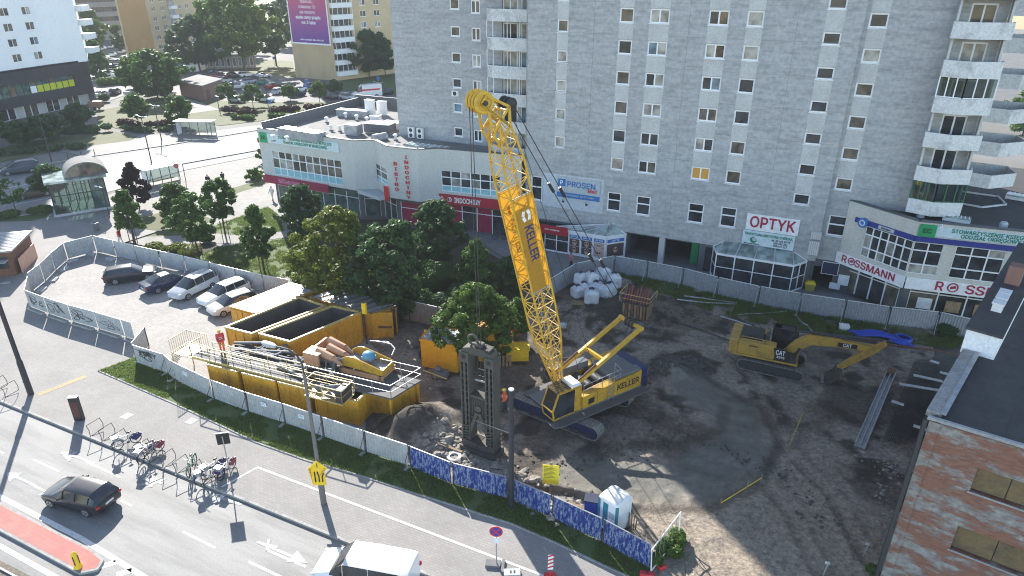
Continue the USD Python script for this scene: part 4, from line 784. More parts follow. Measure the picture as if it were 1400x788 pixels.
# small things by the slanted door
for k, (px, lab, w, h, m) in enumerate((((1135, 367), 'dark advertising case with purple picture by the recessed wall', 1.3, 1.1, K.navy), ((1153, 383), 'white notice on the dark wall beside the drugstore door', .8, .9, K.sign_white), ((1141, 391), 'small white notice low on the dark wall', .8, .5, K.sign_white))):
 u, z = on_wall((-.05, TY + .3), (9.6, TY + .3), *px); t = thing('wall_notice', lab, 'notice', (u - .05, TY + .28, z - h / 2)); g = M(); g.box(-w / 2, w / 2, -.06, 0, 0, h); put('board', g, m, t); g = M(); g.box(-w / 2 - .05, w / 2 + .05, -.04, -.005, -.05, h + .05); put('rim', g, K.white_frame, t)
t = thing('yellow_bin', 'yellow plastic grit bin beside the glazed shop front', 'bin', at(1106, 397), .1); g = M(); g.loft([[(-.35, -.25, 0), (.35, -.25, 0), (.35, .25, 0), (-.35, .25, 0)], [(-.45, -.3, .7), (.45, -.3, .7), (.45, .3, .7), (-.45, .3, .7)]]); put('body', g, plain('dull_yellow_plastic', (0.45, 0.38, 0.06)), t); g = M(); g.loft([[(-.48, -.33, .7), (.48, -.33, .7), (.48, .33, .7), (-.48, .33, .7)], [(-.3, -.2, .95), (.3, -.2, .95), (.3, .2, .95), (-.3, .2, .95)]]); put('lid', g, K.sign_yellow, t)
# --- old brick building at the right edge
ZK = 10.0
C = at(1272, 572, ZK)[:2]; Bk = at(1324, 482, ZK)[:2]; Fr = at(1400, 611, ZK)[:2]; fd = (Fr - C) / np.linalg.norm(Fr - C); bd = (Bk - C) / np.linalg.norm(Bk - C)
FR = C + fd * 14; LBk = float(np.linalg.norm(Bk - C)); 
ob = thing('old_brick_building', 'old brick building with patchy plaster and a dark flat roof at the right edge', 'building', (*C, 0), world=True)
w1 = [on_wall(C, FR, *q) for q in ((1337, 640), (1400, 655), (1325, 671), (1400, 690))]; w2_ = [on_wall(C, FR, *q) for q in ((1310, 719), (1399, 742), (1301, 751), (1392, 779))]
H1 = (w1[0][0], w1[0][0] + 3.6, w1[2][1], w1[0][1]); H2 = (w2_[0][0], w2_[0][0] + 3.0, w2_[2][1], w2_[0][1])
g = M(); g.wall(C, FR, -.05, ZK - .12, .4, [H1, H2]); put('front_wall', g, K.old_brick, ob)
for h, n in ((H1, 3), (H2, 2)):
 wd = wallrect(ob, 'boarded_window', C, FR, h, -.3, -.22, K.dark_steel)
 for k in range(n): w = (h[1] - h[0]) / n; wallrect(wd, 'board', C, FR, (h[0] + w * k + .02, h[0] + w * (k + 1) - .02, h[2] + .06, h[3] - .02), -.22, -.16 - .02 * (k % 2), K.board)
 wallrect(wd, 'sill', C, FR, (h[0] - .08, h[1] + .08, h[2] - .08, h[2] - .003), -.25, .06, K.zinc)
g = M(); g.wall(Bk + bd * 14, C, -.05, ZK - .12, .4); put('side_wall', g, K.old_brick, ob)
g = M(); Rr = Polygon([C + fd * .3 + bd * .1, FR, FR + bd * 30, Bk + bd * 15 + fd * .3]); g.prism(Rr, ZK - .3, ZK - .06); roof_b = put('roof', g, K.roof_felt, ob)
for k in range(1, 4):
 a, b = C + fd * (2.6 * k) + bd * .2, C + fd * (2.6 * k) + bd * 22; g = M(); g.bar([*a, ZK - .055], [*b, ZK - .055], .12, .02); put('roof_seam', g, K.roof_felt, roof_b)
g = M(); g.bar([*(C - fd * .1), ZK + .02], [*FR, ZK + .02], .16, .14); put('gutter', g, K.zinc, ob)
g = M(); g.bar([*(C + bd * .4), ZK - .02], [*Bk, ZK - .02], .5, .3); put('parapet', g, K.kerb, ob)
g = M(); g.bar([*(C + bd * .4 + fd * .36), ZK + .12], [*(Bk + fd * .36), ZK + .12], .2, .06); g.bar([*(C + bd * .4 + fd * .28), ZK + .05], [*(Bk + fd * .28), ZK + .05], .04, .24); put('parapet_flashing', g, K.zinc, ob)
g = M(); p = C - fd * .15; g.tube([*p, 0], [*p, ZK - .1], .1, 8); g.tube([*p, ZK - .1], [*(p + fd * .4 + bd * .2), ZK + .05], .1, 8); put('downpipe', g, K.dark_steel, ob)
# raised white firewall with dark cap and chimneys
fw = M(); a = Bk + bd * .05 + fd * .35; b = Bk + bd * 15 + fd * .35; fw.bar([*a, ZK + .5], [*b, ZK + .5], 1.4, 1.3); put('firewall', fw, K.white_wall, ob)
g = M(); g.bar([*(a - bd * .08), ZK + 1.2], [*b, ZK + 1.2], 1.55, .12); cap = put('firewall_cap', g, K.roof_felt, ob)
for k, s in enumerate((3.0, 3.9, 4.7)):
 c = a + bd * s; g = M(); g.ob([*c, ZK + 1.45], (.55, .45, .45), math.atan2(bd[1], bd[0])); g.ob([*c, ZK + 1.7], (.65, .55, .06), math.atan2(bd[1], bd[0])); put('flue_block', g, K.white, cap)
g = M(); c = a + bd * 7.5; g.ob([*c, ZK + 1.7], (.8, .7, 1.2), math.atan2(bd[1], bd[0])); put('chimney', g, K.brick_red, cap)

# --- white tower with dark podium, top left
def facade(b, P, Q, z0, z1, m, cols, rows, w, h, name='wall', th=.3, gl=None, sash=2, deep=.12):
 hs = [hole(u, z, w, h) for u in cols for z in rows]; g = M(); g.wall(P, Q, z0, z1, th, hs); wl = put(name, g, m, b)
 for u in cols:
  for z in rows: window(b, P, Q, u, z, w, h, sash, gl=gl, fr=.1, sill=True)
 return wl
wt = thing('white_tower', 'white apartment tower with a dark podium at the top left', 'apartment block', (-150, 90, 0), world=True)
PA = np.array([-141.0, 60.0]); PB = np.array([-147.0, 98.1]); PD = (PB - PA) / np.linalg.norm(PB - PA); PN = np.array([PD[1], -PD[0]])
LP = float(np.linalg.norm(PB - PA)); inn = -PN
# podium
u_l = on_wall(PA, PB, 0, 130)[0]; u_r = on_wall(PA, PB, 103, 112)[0]; ztop = on_wall(PA, PB, 60, 90)[1]; zw1 = on_wall(PA, PB, 60, 109)[1]; zw0 = on_wall(PA, PB, 60, 126)[1]; zbt = on_wall(PA, PB, 60, 140)[1]
g = M(); g.wall(PA, PB, zbt, ztop, .5, [(2, u_r, zw0, zw1)]); put('podium_wall', g, K.dark_clad, wt)
strip_ = (2, u_r, zw0, zw1); f = M(); n = 22; w = (u_r - 2) / n
for k in range(n + 1): f.wbox(PA, PB, 2 + w * k - .06, 2 + w * k + .06, zw0, zw1, -.3, -.2)
wb = put('window_band', f, K.dark_steel, wt)
ycol = plain('lime_poster', (0.5, 0.52, 0.02), 0.5)
for k in range(n):
 p = M(); p.wbox(PA, PB, 2 + w * k + .06, 2 + w * (k + 1) - .06, zw0, zw1, -.28, -.25); put('pane', p, K['glass_green' if k % 3 else 'glass_brown'], wb)
 if k >= n - 7: p = M(); p.wbox(PA, PB, 2 + w * k + .1, 2 + w * (k + 1) - .1, zw0 + .1, zw0 + (zw1 - zw0) * .6, -.25, -.22); put('window_poster', p, ycol if k > n - 7 else K.sign_white, wb)
g = M(); g.wall(PA + inn * 1.5, PB + inn * 1.5, 0, zbt, .3, [(LP - 26 + 5 * k, LP - 26 + 5 * k + 3.2, .1, 2.9) for k in range(5)]); put('ground_floor_wall', g, K.cream_left, wt)
for k in range(5):
 f = M(); u0 = LP - 26 + 5 * k
 for x in (0, 1.55, 3.1): f.wbox(PA + inn * 1.5, PB + inn * 1.5, u0 + x, u0 + x + .12, .1, 2.9, -.2, .02)
 d_ = put('shop_door' if k in (2, 3) else 'shop_window', f, K.white_frame, wt); p = M(); p.wbox(PA + inn * 1.5, PB + inn * 1.5, u0 + .12, u0 + 3.1, .1, 2.9, -.15, -.1); put('pane', p, K['glass_dark' if k % 2 else 'glass_brown'], d_)
g = M(); g.prism([PA, PB, PB + inn * 18, PA + inn * 18], ztop - .35, ztop - .02); put('podium_roof', g, K.dark_clad, wt)
g = M(); g.wall(PB, PB + inn * 18, 0, ztop, .4); put('podium_end', g, K.grey_clad, wt)
# slab above: window front set back, blank wing wall at its far end
wz = [ztop + 1.9 + 2.75 * k for k in range(10)]
LF = LP - 6.5; FB = at(68, 88, ztop)[:2]; FA = FB - PD * LF
facade(wt, FA, FB, ztop - .3, 60, K.white_wall, [LF - 1.9 - 4.6 * k for k in range(7)], wz, 1.9, 1.5)
WA2, WB2 = FB, PB + PN * .3
g = M(); g.wall(FB, FB + (WB2 - WA2), ztop - .3, 60, .3); put('blank_wall', g, K.white_wall, wt)
e = FB + (WB2 - WA2); g = M(); g.wall(e, e + np.array([-13, 9.2]), ztop - .3, 60, .3); put('end_wall', g, K.white_wall, wt)
for k in range(9):
 g = M(); z = ztop + 1.2 + 2.75 * k; g.prism([e + (-.6, .4), e + (.7, .9), e + (-1.6, 4.4), e + (-3.6, 2.2)], z, z + 1.1); put('balcony', g, K.white, wt)

# --- further blocks
# ochre gable and yellow long front
oc = at(175, 78)[:2]; oc2 = at(215, 73)[:2]; yb = thing('ochre_block', 'apartment block with blank ochre gable and yellow window front', 'apartment block', (*oc, 0), world=True)
gl_ = oc; gr_ = at(213.5, 74)[:2]; fe = at(300, 56)[:2]
d1 = (gr_ - gl_); d2 = (fe - gr_) / np.linalg.norm(fe - gr_)
g = M(); g.wall(gl_, gr_, 0, 34, .3); put('gable', g, K.ochre, yb)
g = M(); g.wall(gl_ + d2 * 50, gl_, 0, 34, .3); g.prism([gl_, gr_, gr_ + d2 * 50, gl_ + d2 * 50], 34, 34.4); put('back', g, K.yellow_wall, yb)
facade(yb, gr_, gr_ + d2 * 50, 0, 34, K.yellow_wall, [4.0, 9.5, 20.5, 26, 32, 38, 44], [2.0 + 3.0 * k for k in range(8)], 2.4, 1.5, gl='glass_brown')
for k in range(10):
 q = M(); q.wbox(gr_, gr_ + d2 * 50, 13.2, 17.4, 1.5 + 3 * k, 2.6 + 3 * k, .02, 1.2); e_ = put('loggia', q, K.white, yb); q = M(); q.wbox(gr_, gr_ + d2 * 50, 13.2, 17.4, 2.7 + 3 * k, 4.3 + 3 * k, .015, .06); put('loggia_glass', q, K.glass_blue, e_)
# grey office slab behind
gb = thing('grey_office_block', 'grey banded office block behind the ochre gable', 'building', (-290, 165, 0), world=True)
ga, gb2 = at(100, 58)[:2], at(176, 52)[:2]; dd = (gb2 - ga) / np.linalg.norm(gb2 - ga)
ga, gb2 = ga - dd * 25, gb2 + dd * 15; Lg = float(np.linalg.norm(gb2 - ga))
rows = [3.4 + 3.6 * k for k in range(8)]
g = M(); g.wall(ga, gb2, 0, 34, .4, [(1, Lg - 1, z, z + 1.7) for z in rows]); put('wall', g, K.grey_block, gb)
for z in rows:
 f = M()
 for k in range(int(Lg / 3)): f.wbox(ga, gb2, 1 + 3 * k, 1.2 + 3 * k, z, z + 1.7, -.3, -.1)
 wb_ = put('window_band', f, K.grey_clad, gb); p = M(); p.wbox(ga, gb2, 1, Lg - 1, z, z + 1.7, -.3, -.22); put('pane', p, K.glass_dark, wb_)
nrm = np.array([-dd[1], dd[0]]); g = M(); g.prism([ga, gb2, gb2 + nrm * 14, ga + nrm * 14], 34, 34.3); g.wall(gb2, gb2 + nrm * 14, 0, 34, .3); g.wall(ga + nrm * 14, ga, 0, 34, .3); put('roof', g, K.roof_grey, gb)
# block with the purple billboard
ba, bb, bc = at(405, 106)[:2], at(459, 111)[:2], at(512, 104)[:2]
bl_ = thing('billboard_block', 'sandy apartment block whose gable carries the purple advertisement', 'apartment block', (*ba, 0), world=True)
d1 = (bb - ba) / np.linalg.norm(bb - ba); d2 = (bc - bb) / np.linalg.norm(bc - bb); Lb = float(np.linalg.norm(bb - ba))
g = M(); g.wall(ba, bb, 0, 34, .3); put('gable', g, K.beige_wall, bl_)
g = M(); g.wall(ba + d2 * 42, ba, 0, 34, .3); g.prism([ba, bb, bb + d2 * 42, ba + d2 * 42], 34, 34.4); put('back', g, K.yellow_wall, bl_)
facade(bl_, bb, bb + d2 * 42, 0, 34, K.yellow_wall, [10.5, 15.0, 21, 26, 31], [2.2 + 2.75 * k for k in range(9)], 1.9, 1.5, gl=None)
for k in range(9):
 z = 1.2 + 2.75 * k; q = M(); q.wbox(bb, bb + d2 * 42, .4, 6.4, z, z + 1.15, .02, 1.3); e_ = put('balcony', q, K.white, bl_); q = M(); q.wbox(bb, bb + d2 * 42, .4, 6.4, z + 1.2, z + 2.6, .01, .06); put('balcony_glazing', q, K.glass_dark, e_)
 f = M()
 for x in (.4, 1.9, 3.4, 4.9, 6.3): f.wbox(bb, bb + d2 * 42, x, x + .1, z + 1.15, z + 2.75, 1.1, 1.2)
 put('balcony_post', f, K.white, e_)
n_b = np.array([d1[1], -d1[0]]); z0b = on_wall(ba, bb, 425, 61)[1]; uL = on_wall(ba, bb, 400, 57)[0]; uR = on_wall(ba, bb, 453, 61)[0]
t = wall_sign('billboard', 'huge purple to red advertisement with white text on the sandy gable', ba, bb, (uL, uR, z0b, z0b + 18), K.sign_white, out=.1, th=.15)
grad = mat('billboard_print', {'g': ('geometry', {}), 's': ('separate_xyz', {}), 'm': ('map_range', {'from_min': z0b, 'from_max': z0b + 12.0}), 'r': ('rgb_ramp', {'ramp': [(0.0, (0.11, 0.035, 0.25)), (0.4, (0.24, 0.05, 0.24)), (1.0, (0.5, 0.07, 0.13))]}), 'p': ('principled_bsdf', {'roughness': 0.5})}, [('g.position', 's.vector'), ('s.z', 'm.value'), ('m.result', 'r.fac'), ('r.color', 'p.base_color')])
wallrect(t, 'print', ba, bb, (uL + .3, uR - .3, z0b + .4, z0b + 17.6), .25, .27, grad)
uc = (uL + uR) / 2
for k, (s, b_) in enumerate((('na 3 lata', True), ('stałe ceny prądu', True), ('ale możemy', False), ('zmieniać Ci', False), ('obiecać,', False), ('Tego nie możemy', False))):
 letters(t, s, .75, uc, z0b + 5.0 + 1.25 * k, K.sign_white, bold=b_, o=.022, w=min(uR - uL - 2, .52 * len(s)))
letters(t, 'www.energia-dla-domu.pl', .4, uc + .5, z0b + 1.0, K.sign_white, o=.022, w=(uR - uL) * .6)
# red brick hut, white shed with long front
q0, q1 = at(248, 131)[:2], at(280, 138)[:2]; q2 = at(306, 128)[:2]
t = thing('brick_hut', 'small red brick substation with a pale flat roof by the far car park', 'hut', (*q0, 0), world=True); e1, e2 = q1 - q0, q2 - q1
g = M(); Pq = [q0, q1, q2, q2 - e1]; g.prism(Pq, 0, 3.1); put('wall', g, K.brick_red, t); g = M(); g.prism(Polygon(Pq).buffer(.3), 3.1, 3.35); put('roof', g, K.roof_grey, t); g = M(); g.wbox(q1, q2, 1.5, 2.9, 0, 2.1, .02, .06); put('door', g, K.rust, t)
q0, q1 = at(252, 98)[:2], at(272, 98)[:2]
t = thing('white_shed', 'white rendered shed under the dark trees behind the far car park', 'shed', (*q0, 0), world=True); n_ = np.array([q0[1] - q1[1], q1[0] - q0[0]]); n_ = n_ / np.linalg.norm(n_); g = M(); g.prism([q0, q1, q1 + n_ * 6, q0 + n_ * 6], 0, 3.6); put('wall', g, K.white_wall, t); g = M(); g.prism(Polygon([q0, q1, q1 + n_ * 6, q0 + n_ * 6]).buffer(.3), 3.6, 3.8); put('roof', g, K.roof_grey, t)
q0, q1 = at(276, 95)[:2], at(350, 93)[:2]; q0, q1 = q0, q1; LL = float(np.linalg.norm(q1 - q0))
t = thing('glazed_pavilion', 'long low pavilion with a row of narrow windows under the far trees', 'pavilion', (*q0, 0), world=True); n_ = np.array([q0[1] - q1[1], q1[0] - q0[0]]); n_ /= np.linalg.norm(n_)
cols = [1.2 + 1.6 * k for k in range(int(LL / 1.6))]; facade(t, q0, q1, 0, 3.6, K.grey_block, cols, [1.8], 1.0, 2.4, sash=1, gl='glass_blue'); g = M(); g.prism([q0, q1, q1 + n_ * 8, q0 + n_ * 8], 3.6, 3.9); put('roof', g, K.roof_felt, t)
# ---------------------------------------------------------------- trees and shrubs
def leaves(rng, centers, radii, n, size, flat=0.75, up=0.4):
 "n leaves, each a small folded pair of triangles, spread through clumps"
 k = rng.choice(len(centers), n, p=radii ** 2 / np.sum(radii ** 2)); d = rng.normal(size=(n, 3)); d /= np.linalg.norm(d, axis=1)[:, None]
 r = radii[k] * (0.45 + 0.55 * rng.random(n) ** 0.5); p = centers[k] + d * r[:, None] * [1, 1, flat]
 nrm = d + rng.normal(size=(n, 3)) * 0.55 + [0, 0, up]; nrm /= np.linalg.norm(nrm, axis=1)[:, None]
 size = size * 1.25; a = np.cross(nrm, rng.normal(size=(n, 3))); a /= np.linalg.norm(a, axis=1)[:, None]; b = np.cross(nrm, a)
 s = (size * (0.65 + 0.7 * rng.random(n)))[:, None]
 v = np.stack([p - a * s, p + b * s * .55 - nrm * s * .15, p + a * s, p - b * s * .55 - nrm * s * .15], 1).reshape(-1, 3)
 i = np.arange(n)[:, None] * 4; return v, np.vstack([i + [0, 1, 2], i + [0, 2, 3]])
def crown_clumps(rng, h0, h1, rx, shape, n, clump):
 "clump centres inside a crown outline; shape(t) is its relative radius at height t"
 c, r = [], []
 while len(c) < n:
  t = rng.random(); R = rx * shape(t); a = rng.random() * 2 * math.pi; q = rng.random() ** 0.5 * R
  if R < .05: continue
  c.append([q * math.cos(a), q * math.sin(a), h0 + (h1 - h0) * t]); r.append(clump * (0.6 + 0.7 * rng.random()))
 return np.array(c), np.array(r)
SHAPES = dict(cone=lambda t: (1 - t) ** .7 * min(1, .45 + 2.5 * t), oval=lambda t: math.sin(math.pi * min(1, max(0, .08 + .88 * t))) ** .7, wide=lambda t: (1 - t ** 2.2) ** .6 * min(1, .5 + 2 * t), column=lambda t: (1 - t ** 4) ** .5 * min(1, .55 + 3 * t), loose=lambda t: math.sin(math.pi * (.12 + .84 * t)) ** .9)
def tree(name, label, cat, loc, H, rx, base, shape, leafmat, nleaf, size, clump, seed, group=None, stakes=False, nclump=60, trunk_r=.1):
 nclump = int(nclump * 1.5); clump *= .62; nleaf = int(nleaf * .85)
 rng = np.random.default_rng(seed); t = thing(name, label, cat, (loc[0], loc[1], loc[2] if len(loc) > 2 else 0), group=group)
 c, r = crown_clumps(rng, base, H - clump * .5, rx - clump * .5, SHAPES[shape], nclump, clump); sp = rng.random(3) * 3
 c[:, :2] *= (0.68 + 0.7 * meshkit.fbm(c * .5 + sp, 3, seed))[:, None]
 v, f = leaves(rng, c, r, nleaf, size); put('crown', (v, f), leafmat, t)
 g = M(); pts = [np.array([0, 0, -.1])]; n = 5
 for k in range(1, n + 1): pts.append(np.array([rng.normal() * .04 * k, rng.normal() * .04 * k, (H * .8) * k / n]))
 for k in range(n): g.tube(pts[k], pts[k + 1], trunk_r * (1 - .17 * k), 7, trunk_r * (1 - .17 * (k + 1)))
 for k in range(9):
  q = c[rng.integers(len(c))]; z = min(max(base * .9, q[2] - np.hypot(q[0], q[1]) * .8), H * .75); g.tube([0, 0, z], q, trunk_r * .35, 5, trunk_r * .12)
 put('trunk', g, K.bark, t)
 if stakes:
  for k in range(3): a = k * 2.1 + .4; g = M(); g.tube([.4 * math.cos(a), .4 * math.sin(a), 0], [.4 * math.cos(a), .4 * math.sin(a), 1.7], .045, 6); put('stake', g, K.stake, t)
 return t
def tree_px(name, label, cat, base_px, top_y, rx_px, base_frac, shape, lm, nleaf, size, clump, seed, **k):
 p = at(*base_px); H = h_top(p, base_px[0], top_y); d = np.linalg.norm(p - EYE); rx = rx_px * d / F_PX; nc = k.pop('nclump', 60)
 return tree(name, label, cat, p, H, rx, H * base_frac, shape, lm, nleaf, size, clump * rx, seed, nclump=nc, trunk_r=max(.06, H * .016), **k)
lm, ld, lo, lb_ = K.leaf_mid, K.leaf_dark, K.leaf_olive, K.leaf_bright
tree_px('young_tree', 'young staked tree nearest the glass station pavilion, by the hoarding corner', 'tree', (183, 331), 258, 24, .3, 'cone', lm, 5200, .15, .3, 1, stakes=True)
tree_px('young_tree', 'young bushy tree in the middle of the lawn, left of the staked conical one', 'tree', (272, 350), 265, 28, .28, 'oval', lm, 5600, .16, .28, 2, stakes=True)
tree_px('young_tree', 'young spreading tree with stakes at the sunny square edge of the lawn', 'tree', (308, 321), 245, 24, .35, 'oval', lm, 4600, .16, .3, 3, stakes=True)
tree_px('young_tree', 'narrow pointed young tree with stakes on the bright green lawn', 'tree', (361, 370), 279, 28, .25, 'cone', lm, 5600, .16, .26, 4, stakes=True)
tree_px('round_bush_tree', 'dark rounded small tree between the purple tree and the lawn', 'tree', (243, 300), 250, 23, .12, 'oval', lm, 4200, .17, .32, 5)
tree_px('purple_tree', 'purple leaved maple beside the glass station pavilion', 'tree', (191, 285), 222, 24, .2, 'cone', K.leaf_purple, 3800, .19, .24, 6)
tree_px('corner_tree', 'dense dark green tree in front of the bank at the low pale building', 'tree', (418, 338), 254, 31, .15, 'oval', ld, 7500, .17, .26, 7, nclump=80)
tree_px('olive_tree', 'large olive yellow feathery tree left of the dark group', 'tree', (472, 415), 285, 70, .08, 'loose', lo, 15000, .15, .2, 8, nclump=130)
tree_px('dark_tree', 'dark tree in the shade between the olive tree and the round one', 'tree', (542, 432), 303, 60, .05, 'oval', ld, 13000, .16, .22, 9, nclump=120)
tree_px('round_tree', 'round dark green tree in front of the red restaurant front', 'tree', (600, 366), 272, 43, .1, 'oval', ld, 9000, .17, .24, 10, nclump=90)
tree_px('pointed_tree', 'pointed green tree behind the tall steel grab frame, right of the round one', 'tree', (652, 404), 327, 43, .05, 'cone', lm, 8500, .16, .26, 11, nclump=80)
tree_px('shade_tree', 'dark tree low in the shade beside the crane boom', 'tree', (697, 405), 350, 25, .05, 'oval', ld, 4500, .17, .3, 12)
tree_px('site_tree', 'bright leafy tree standing among the yellow boxes on the site', 'tree', (652, 497), 388, 64, .2, 'wide', lb_, 15000, .13, .2, 13, nclump=110)
tree_px('side_branch_tree', 'thin light green tree close behind the crane boom foot', 'tree', (708, 470), 408, 20, .25, 'loose', lb_, 3000, .13, .3, 14)
tree_px('square_shrub', 'round green shrub on the sunny square left of the low pale building', 'shrub', (349, 246), 229, 12, .05, 'oval', lb_, 1200, .18, .4, 15, nclump=20)
tree_px('edge_shrub_tree', 'tall green shrub peeping out at the left end of the low pale building', 'shrub', (362, 222), 178, 9, .1, 'column', lm, 1500, .18, .4, 16, nclump=24)
# beyond the far road
tree_px('street_tree', 'small round tree beside the far bus shelter, left of two', 'tree', (190, 172), 129, 16, .3, 'oval', lm, 2200, .28, .32, 21)
tree_px('street_tree', 'small round tree behind the far bus shelter roof', 'tree', (247, 172), 130, 17, .2, 'oval', lm, 2300, .28, .32, 22)
tree_px('street_tree', 'dark small tree in front of the dark podium, rightmost of that row', 'tree', (111, 178), 141, 16, .25, 'oval', ld, 2200, .28, .32, 23)
tree_px('street_tree', 'dark tree before the podium doors, middle of that row', 'tree', (68, 192), 156, 22, .2, 'oval', ld, 2600, .28, .3, 24)
tree_px('street_tree', 'dark low tree before the podium, second from the left picture edge', 'tree', (30, 200), 166, 20, .2, 'oval', ld, 2400, .28, .3, 25)
tree_px('street_tree', 'dark tree cut by the left picture edge beside the podium', 'tree', (-3, 196), 145, 15, .2, 'oval', ld, 1800, .28, .3, 26)
tree_px('kerb_tree', 'dark small tree behind the glass station pavilion by the parked van', 'tree', (76, 280), 226, 23, .4, 'wide', ld, 3400, .19, .3, 27)
tree_px('thin_tree', 'thin sparse tree in the verge left of the glass station pavilion', 'tree', (22, 288), 244, 18, .3, 'loose', lm, 700, .17, .35, 28, nclump=24)
tree_px('broad_tree', 'large rounded green tree right of the white tower', 'tree', (216, 134), 67, 40, .14, 'oval', lm, 9000, .38, .22, 29, nclump=100)
tree_px('poplar', 'tall green tree touching the white tower side', 'tree', (134, 106), 55, 13, .05, 'column', lm, 3000, .45, .34, 30)
tree_px('poplar', 'tall pale tree behind the white tower, higher than its neighbour', 'tree', (132, 75), 12, 19, .12, 'oval', lb_, 4200, .5, .3, 31)
tree_px('bright_far_tree', 'large bright green tree left of the purple advertisement, in front of dark ones', 'tree', (335, 98), -22, 46, .22, 'oval', lb_, 11000, .42, .2, 32, nclump=110)
tree_px('dark_far_tree', 'large dark tree in front of the yellow window front', 'tree', (274, 98), 22, 40, .2, 'wide', ld, 9500, .42, .22, 33, nclump=90)
tree_px('dark_far_tree', 'tall dark tree close left of the sandy gable with the advertisement', 'tree', (378, 90), 6, 30, .25, 'oval', ld, 7000, .42, .24, 34, nclump=70)
tree_px('dark_far_tree', 'dark tree between the billboard block and the grey block, larger of two', 'tree', (505, 106), 42, 30, .18, 'oval', ld, 7000, .38, .24, 35, nclump=80)
tree_px('dark_far_tree', 'dark tree squeezed against the left edge of the grey block', 'tree', (527, 104), 52, 20, .2, 'oval', ld, 4500, .38, .26, 36, nclump=60)
tree_px('back_tree', 'mid green tree at the top edge between the yellow front and the bright tree', 'tree', (318, 72), -20, 40, .25, 'wide', lm, 8000, .5, .22, 37, nclump=80)
tree_px('back_tree', 'tree in the gap between the ochre gable and the grey office block', 'tree', (165, 72), 33, 8, .1, 'oval', lb_, 1500, .5, .3, 38, nclump=30)
tree_px('edge_tree', 'green tree at the right picture edge beyond the balconies', 'tree', (1398, 185), 120, 26, .1, 'oval', lm, 3500, .3, .28, 39)
tree_px('back_tree', 'dark tree at the top edge right of the bright green tree', 'tree', (400, 62), -10, 34, .15, 'wide', ld, 6000, .5, .24, 139)
for k, (b, ty, r, mm, lab) in enumerate((((313, 143), 113, 13, lm, 'small car park tree left of the pair beside the hut'), ((346, 146), 116, 17, lm, 'small car park tree in front of the green parked car'), ((397, 137), 115, 13, lb_, 'thin car park tree in front of the white parked cars'), ((437, 140), 112, 12, lb_, 'pale car park tree left of the red and white van'), ((458, 128), 110, 14, lm, 'low green tree on the lawn behind the pale car park tree'))):
 tree_px('car_park_tree', lab, 'tree', b, ty, r, .3, 'loose', mm, 1300, .3, .34, 40 + k, nclump=30)
def hedge(name, label, px, h, w, mm, n, size, seed, z=0.0, cat='hedge'):
 rng = np.random.default_rng(seed); w_ = [xy(*p) for p in px]; c = []
 for a, b in zip(w_, w_[1:]):
  L = np.linalg.norm(b - a)
  for s in range(max(1, int(L / (w * .45)))): c.append([*(a + (b - a) * rng.random() + rng.normal(size=2) * w * .16), h * (.35 + .3 * rng.random())])
 c = np.array(c); m_ = c.mean(0); m_[2] = 0; t = thing(name, label, cat, (m_[0], m_[1], z)); r = np.full(len(c), w * .42) * (.8 + .4 * rng.random(len(c)))
 v, f = leaves(rng, c - m_, r, n, size, flat=h / w * .9); v[:, 2] = np.maximum(v[:, 2], .02); put('foliage', (v, f), mm, t)
 g = M()
 for q in (c - m_)[::3]: g.tube([q[0], q[1], 0], q, .05, 5)
 put('stems', g, K.bark, t); return t
hedge('hedge', 'long dark hedge in front of the dark podium', [(-20, 182), (60, 182), (120, 180), (152, 182)], 1.3, 2.6, ld, 5000, .3, 51)
hedge('hedge', 'red brown hedge left of the far bus shelter', [(163, 170), (200, 175), (238, 170)], 1.2, 2.2, K.leaf_red, 2500, .28, 52)
hedge('hedge', 'dark green hedge below the red brown one at the far bus shelter', [(170, 178), (205, 181), (238, 178)], .8, 1.8, ld, 2000, .28, 53)
hedge('hedge', 'dark hedge along the far road, cut by the left picture edge', [(-30, 216), (60, 207), (116, 203)], 1.0, 1.8, ld, 3500, .24, 54)
hedge('hedge', 'dark red hedge right of the far lawn near the car park', [(310, 155), (360, 158), (395, 152), (440, 150)], 1.4, 2.4, K.leaf_red, 3200, .28, 55)
hedge('hedge', 'green hedge in front of the dark red one, above the low pale roof', [(312, 162), (350, 164), (388, 160)], .9, 2.0, lm, 2400, .26, 56)
hedge('flower_bed', 'orange brown bed of low plants above the pale roof edge', [(405, 157), (440, 152), (470, 148)], .6, 2.4, lo, 2000, .25, 57, cat='plant bed')
hedge('verge_shrubs', 'bright green ground cover in the verge left of the glass station pavilion', [(-25, 302), (20, 296), (64, 290)], .9, 2.2, lb_, 4200, .16, 58, cat='shrubs')
hedge('lawn_shrubs', 'bright green shrubs right of the station pavilion behind the young trees', [(205, 303), (228, 298), (262, 290)], 1.3, 2.2, lb_, 4000, .15, 59, cat='shrubs')
hedge('brown_shrubs', 'brownish green low shrubs in the bed behind the hoarding', [(195, 342), (240, 345), (265, 350)], .7, 2.4, lo, 4500, .12, 60, cat='shrubs')
hedge('lawn_shrubs', 'dark low bush behind the bushy young tree on the lawn', [(280, 330), (300, 331)], .9, 1.6, ld, 1200, .14, 61, cat='shrubs')
hedge('undergrowth', 'bright green undergrowth along the picket fence below the olive tree', [(405, 398), (430, 388), (455, 378)], 1.3, 1.8, lb_, 3600, .13, 62, cat='shrubs')
hedge('undergrowth', 'dark shrubs filling the shade behind the yellow containers', [(440, 400), (500, 415), (570, 425), (640, 415)], 1.9, 3.0, ld, 11000, .15, 63, cat='shrubs')
hedge('undergrowth', 'grey green shrubs between the dark tree and the pointed tree', [(560, 380), (600, 392), (640, 395)], 2.4, 3.2, lm, 8000, .15, 64, cat='shrubs')
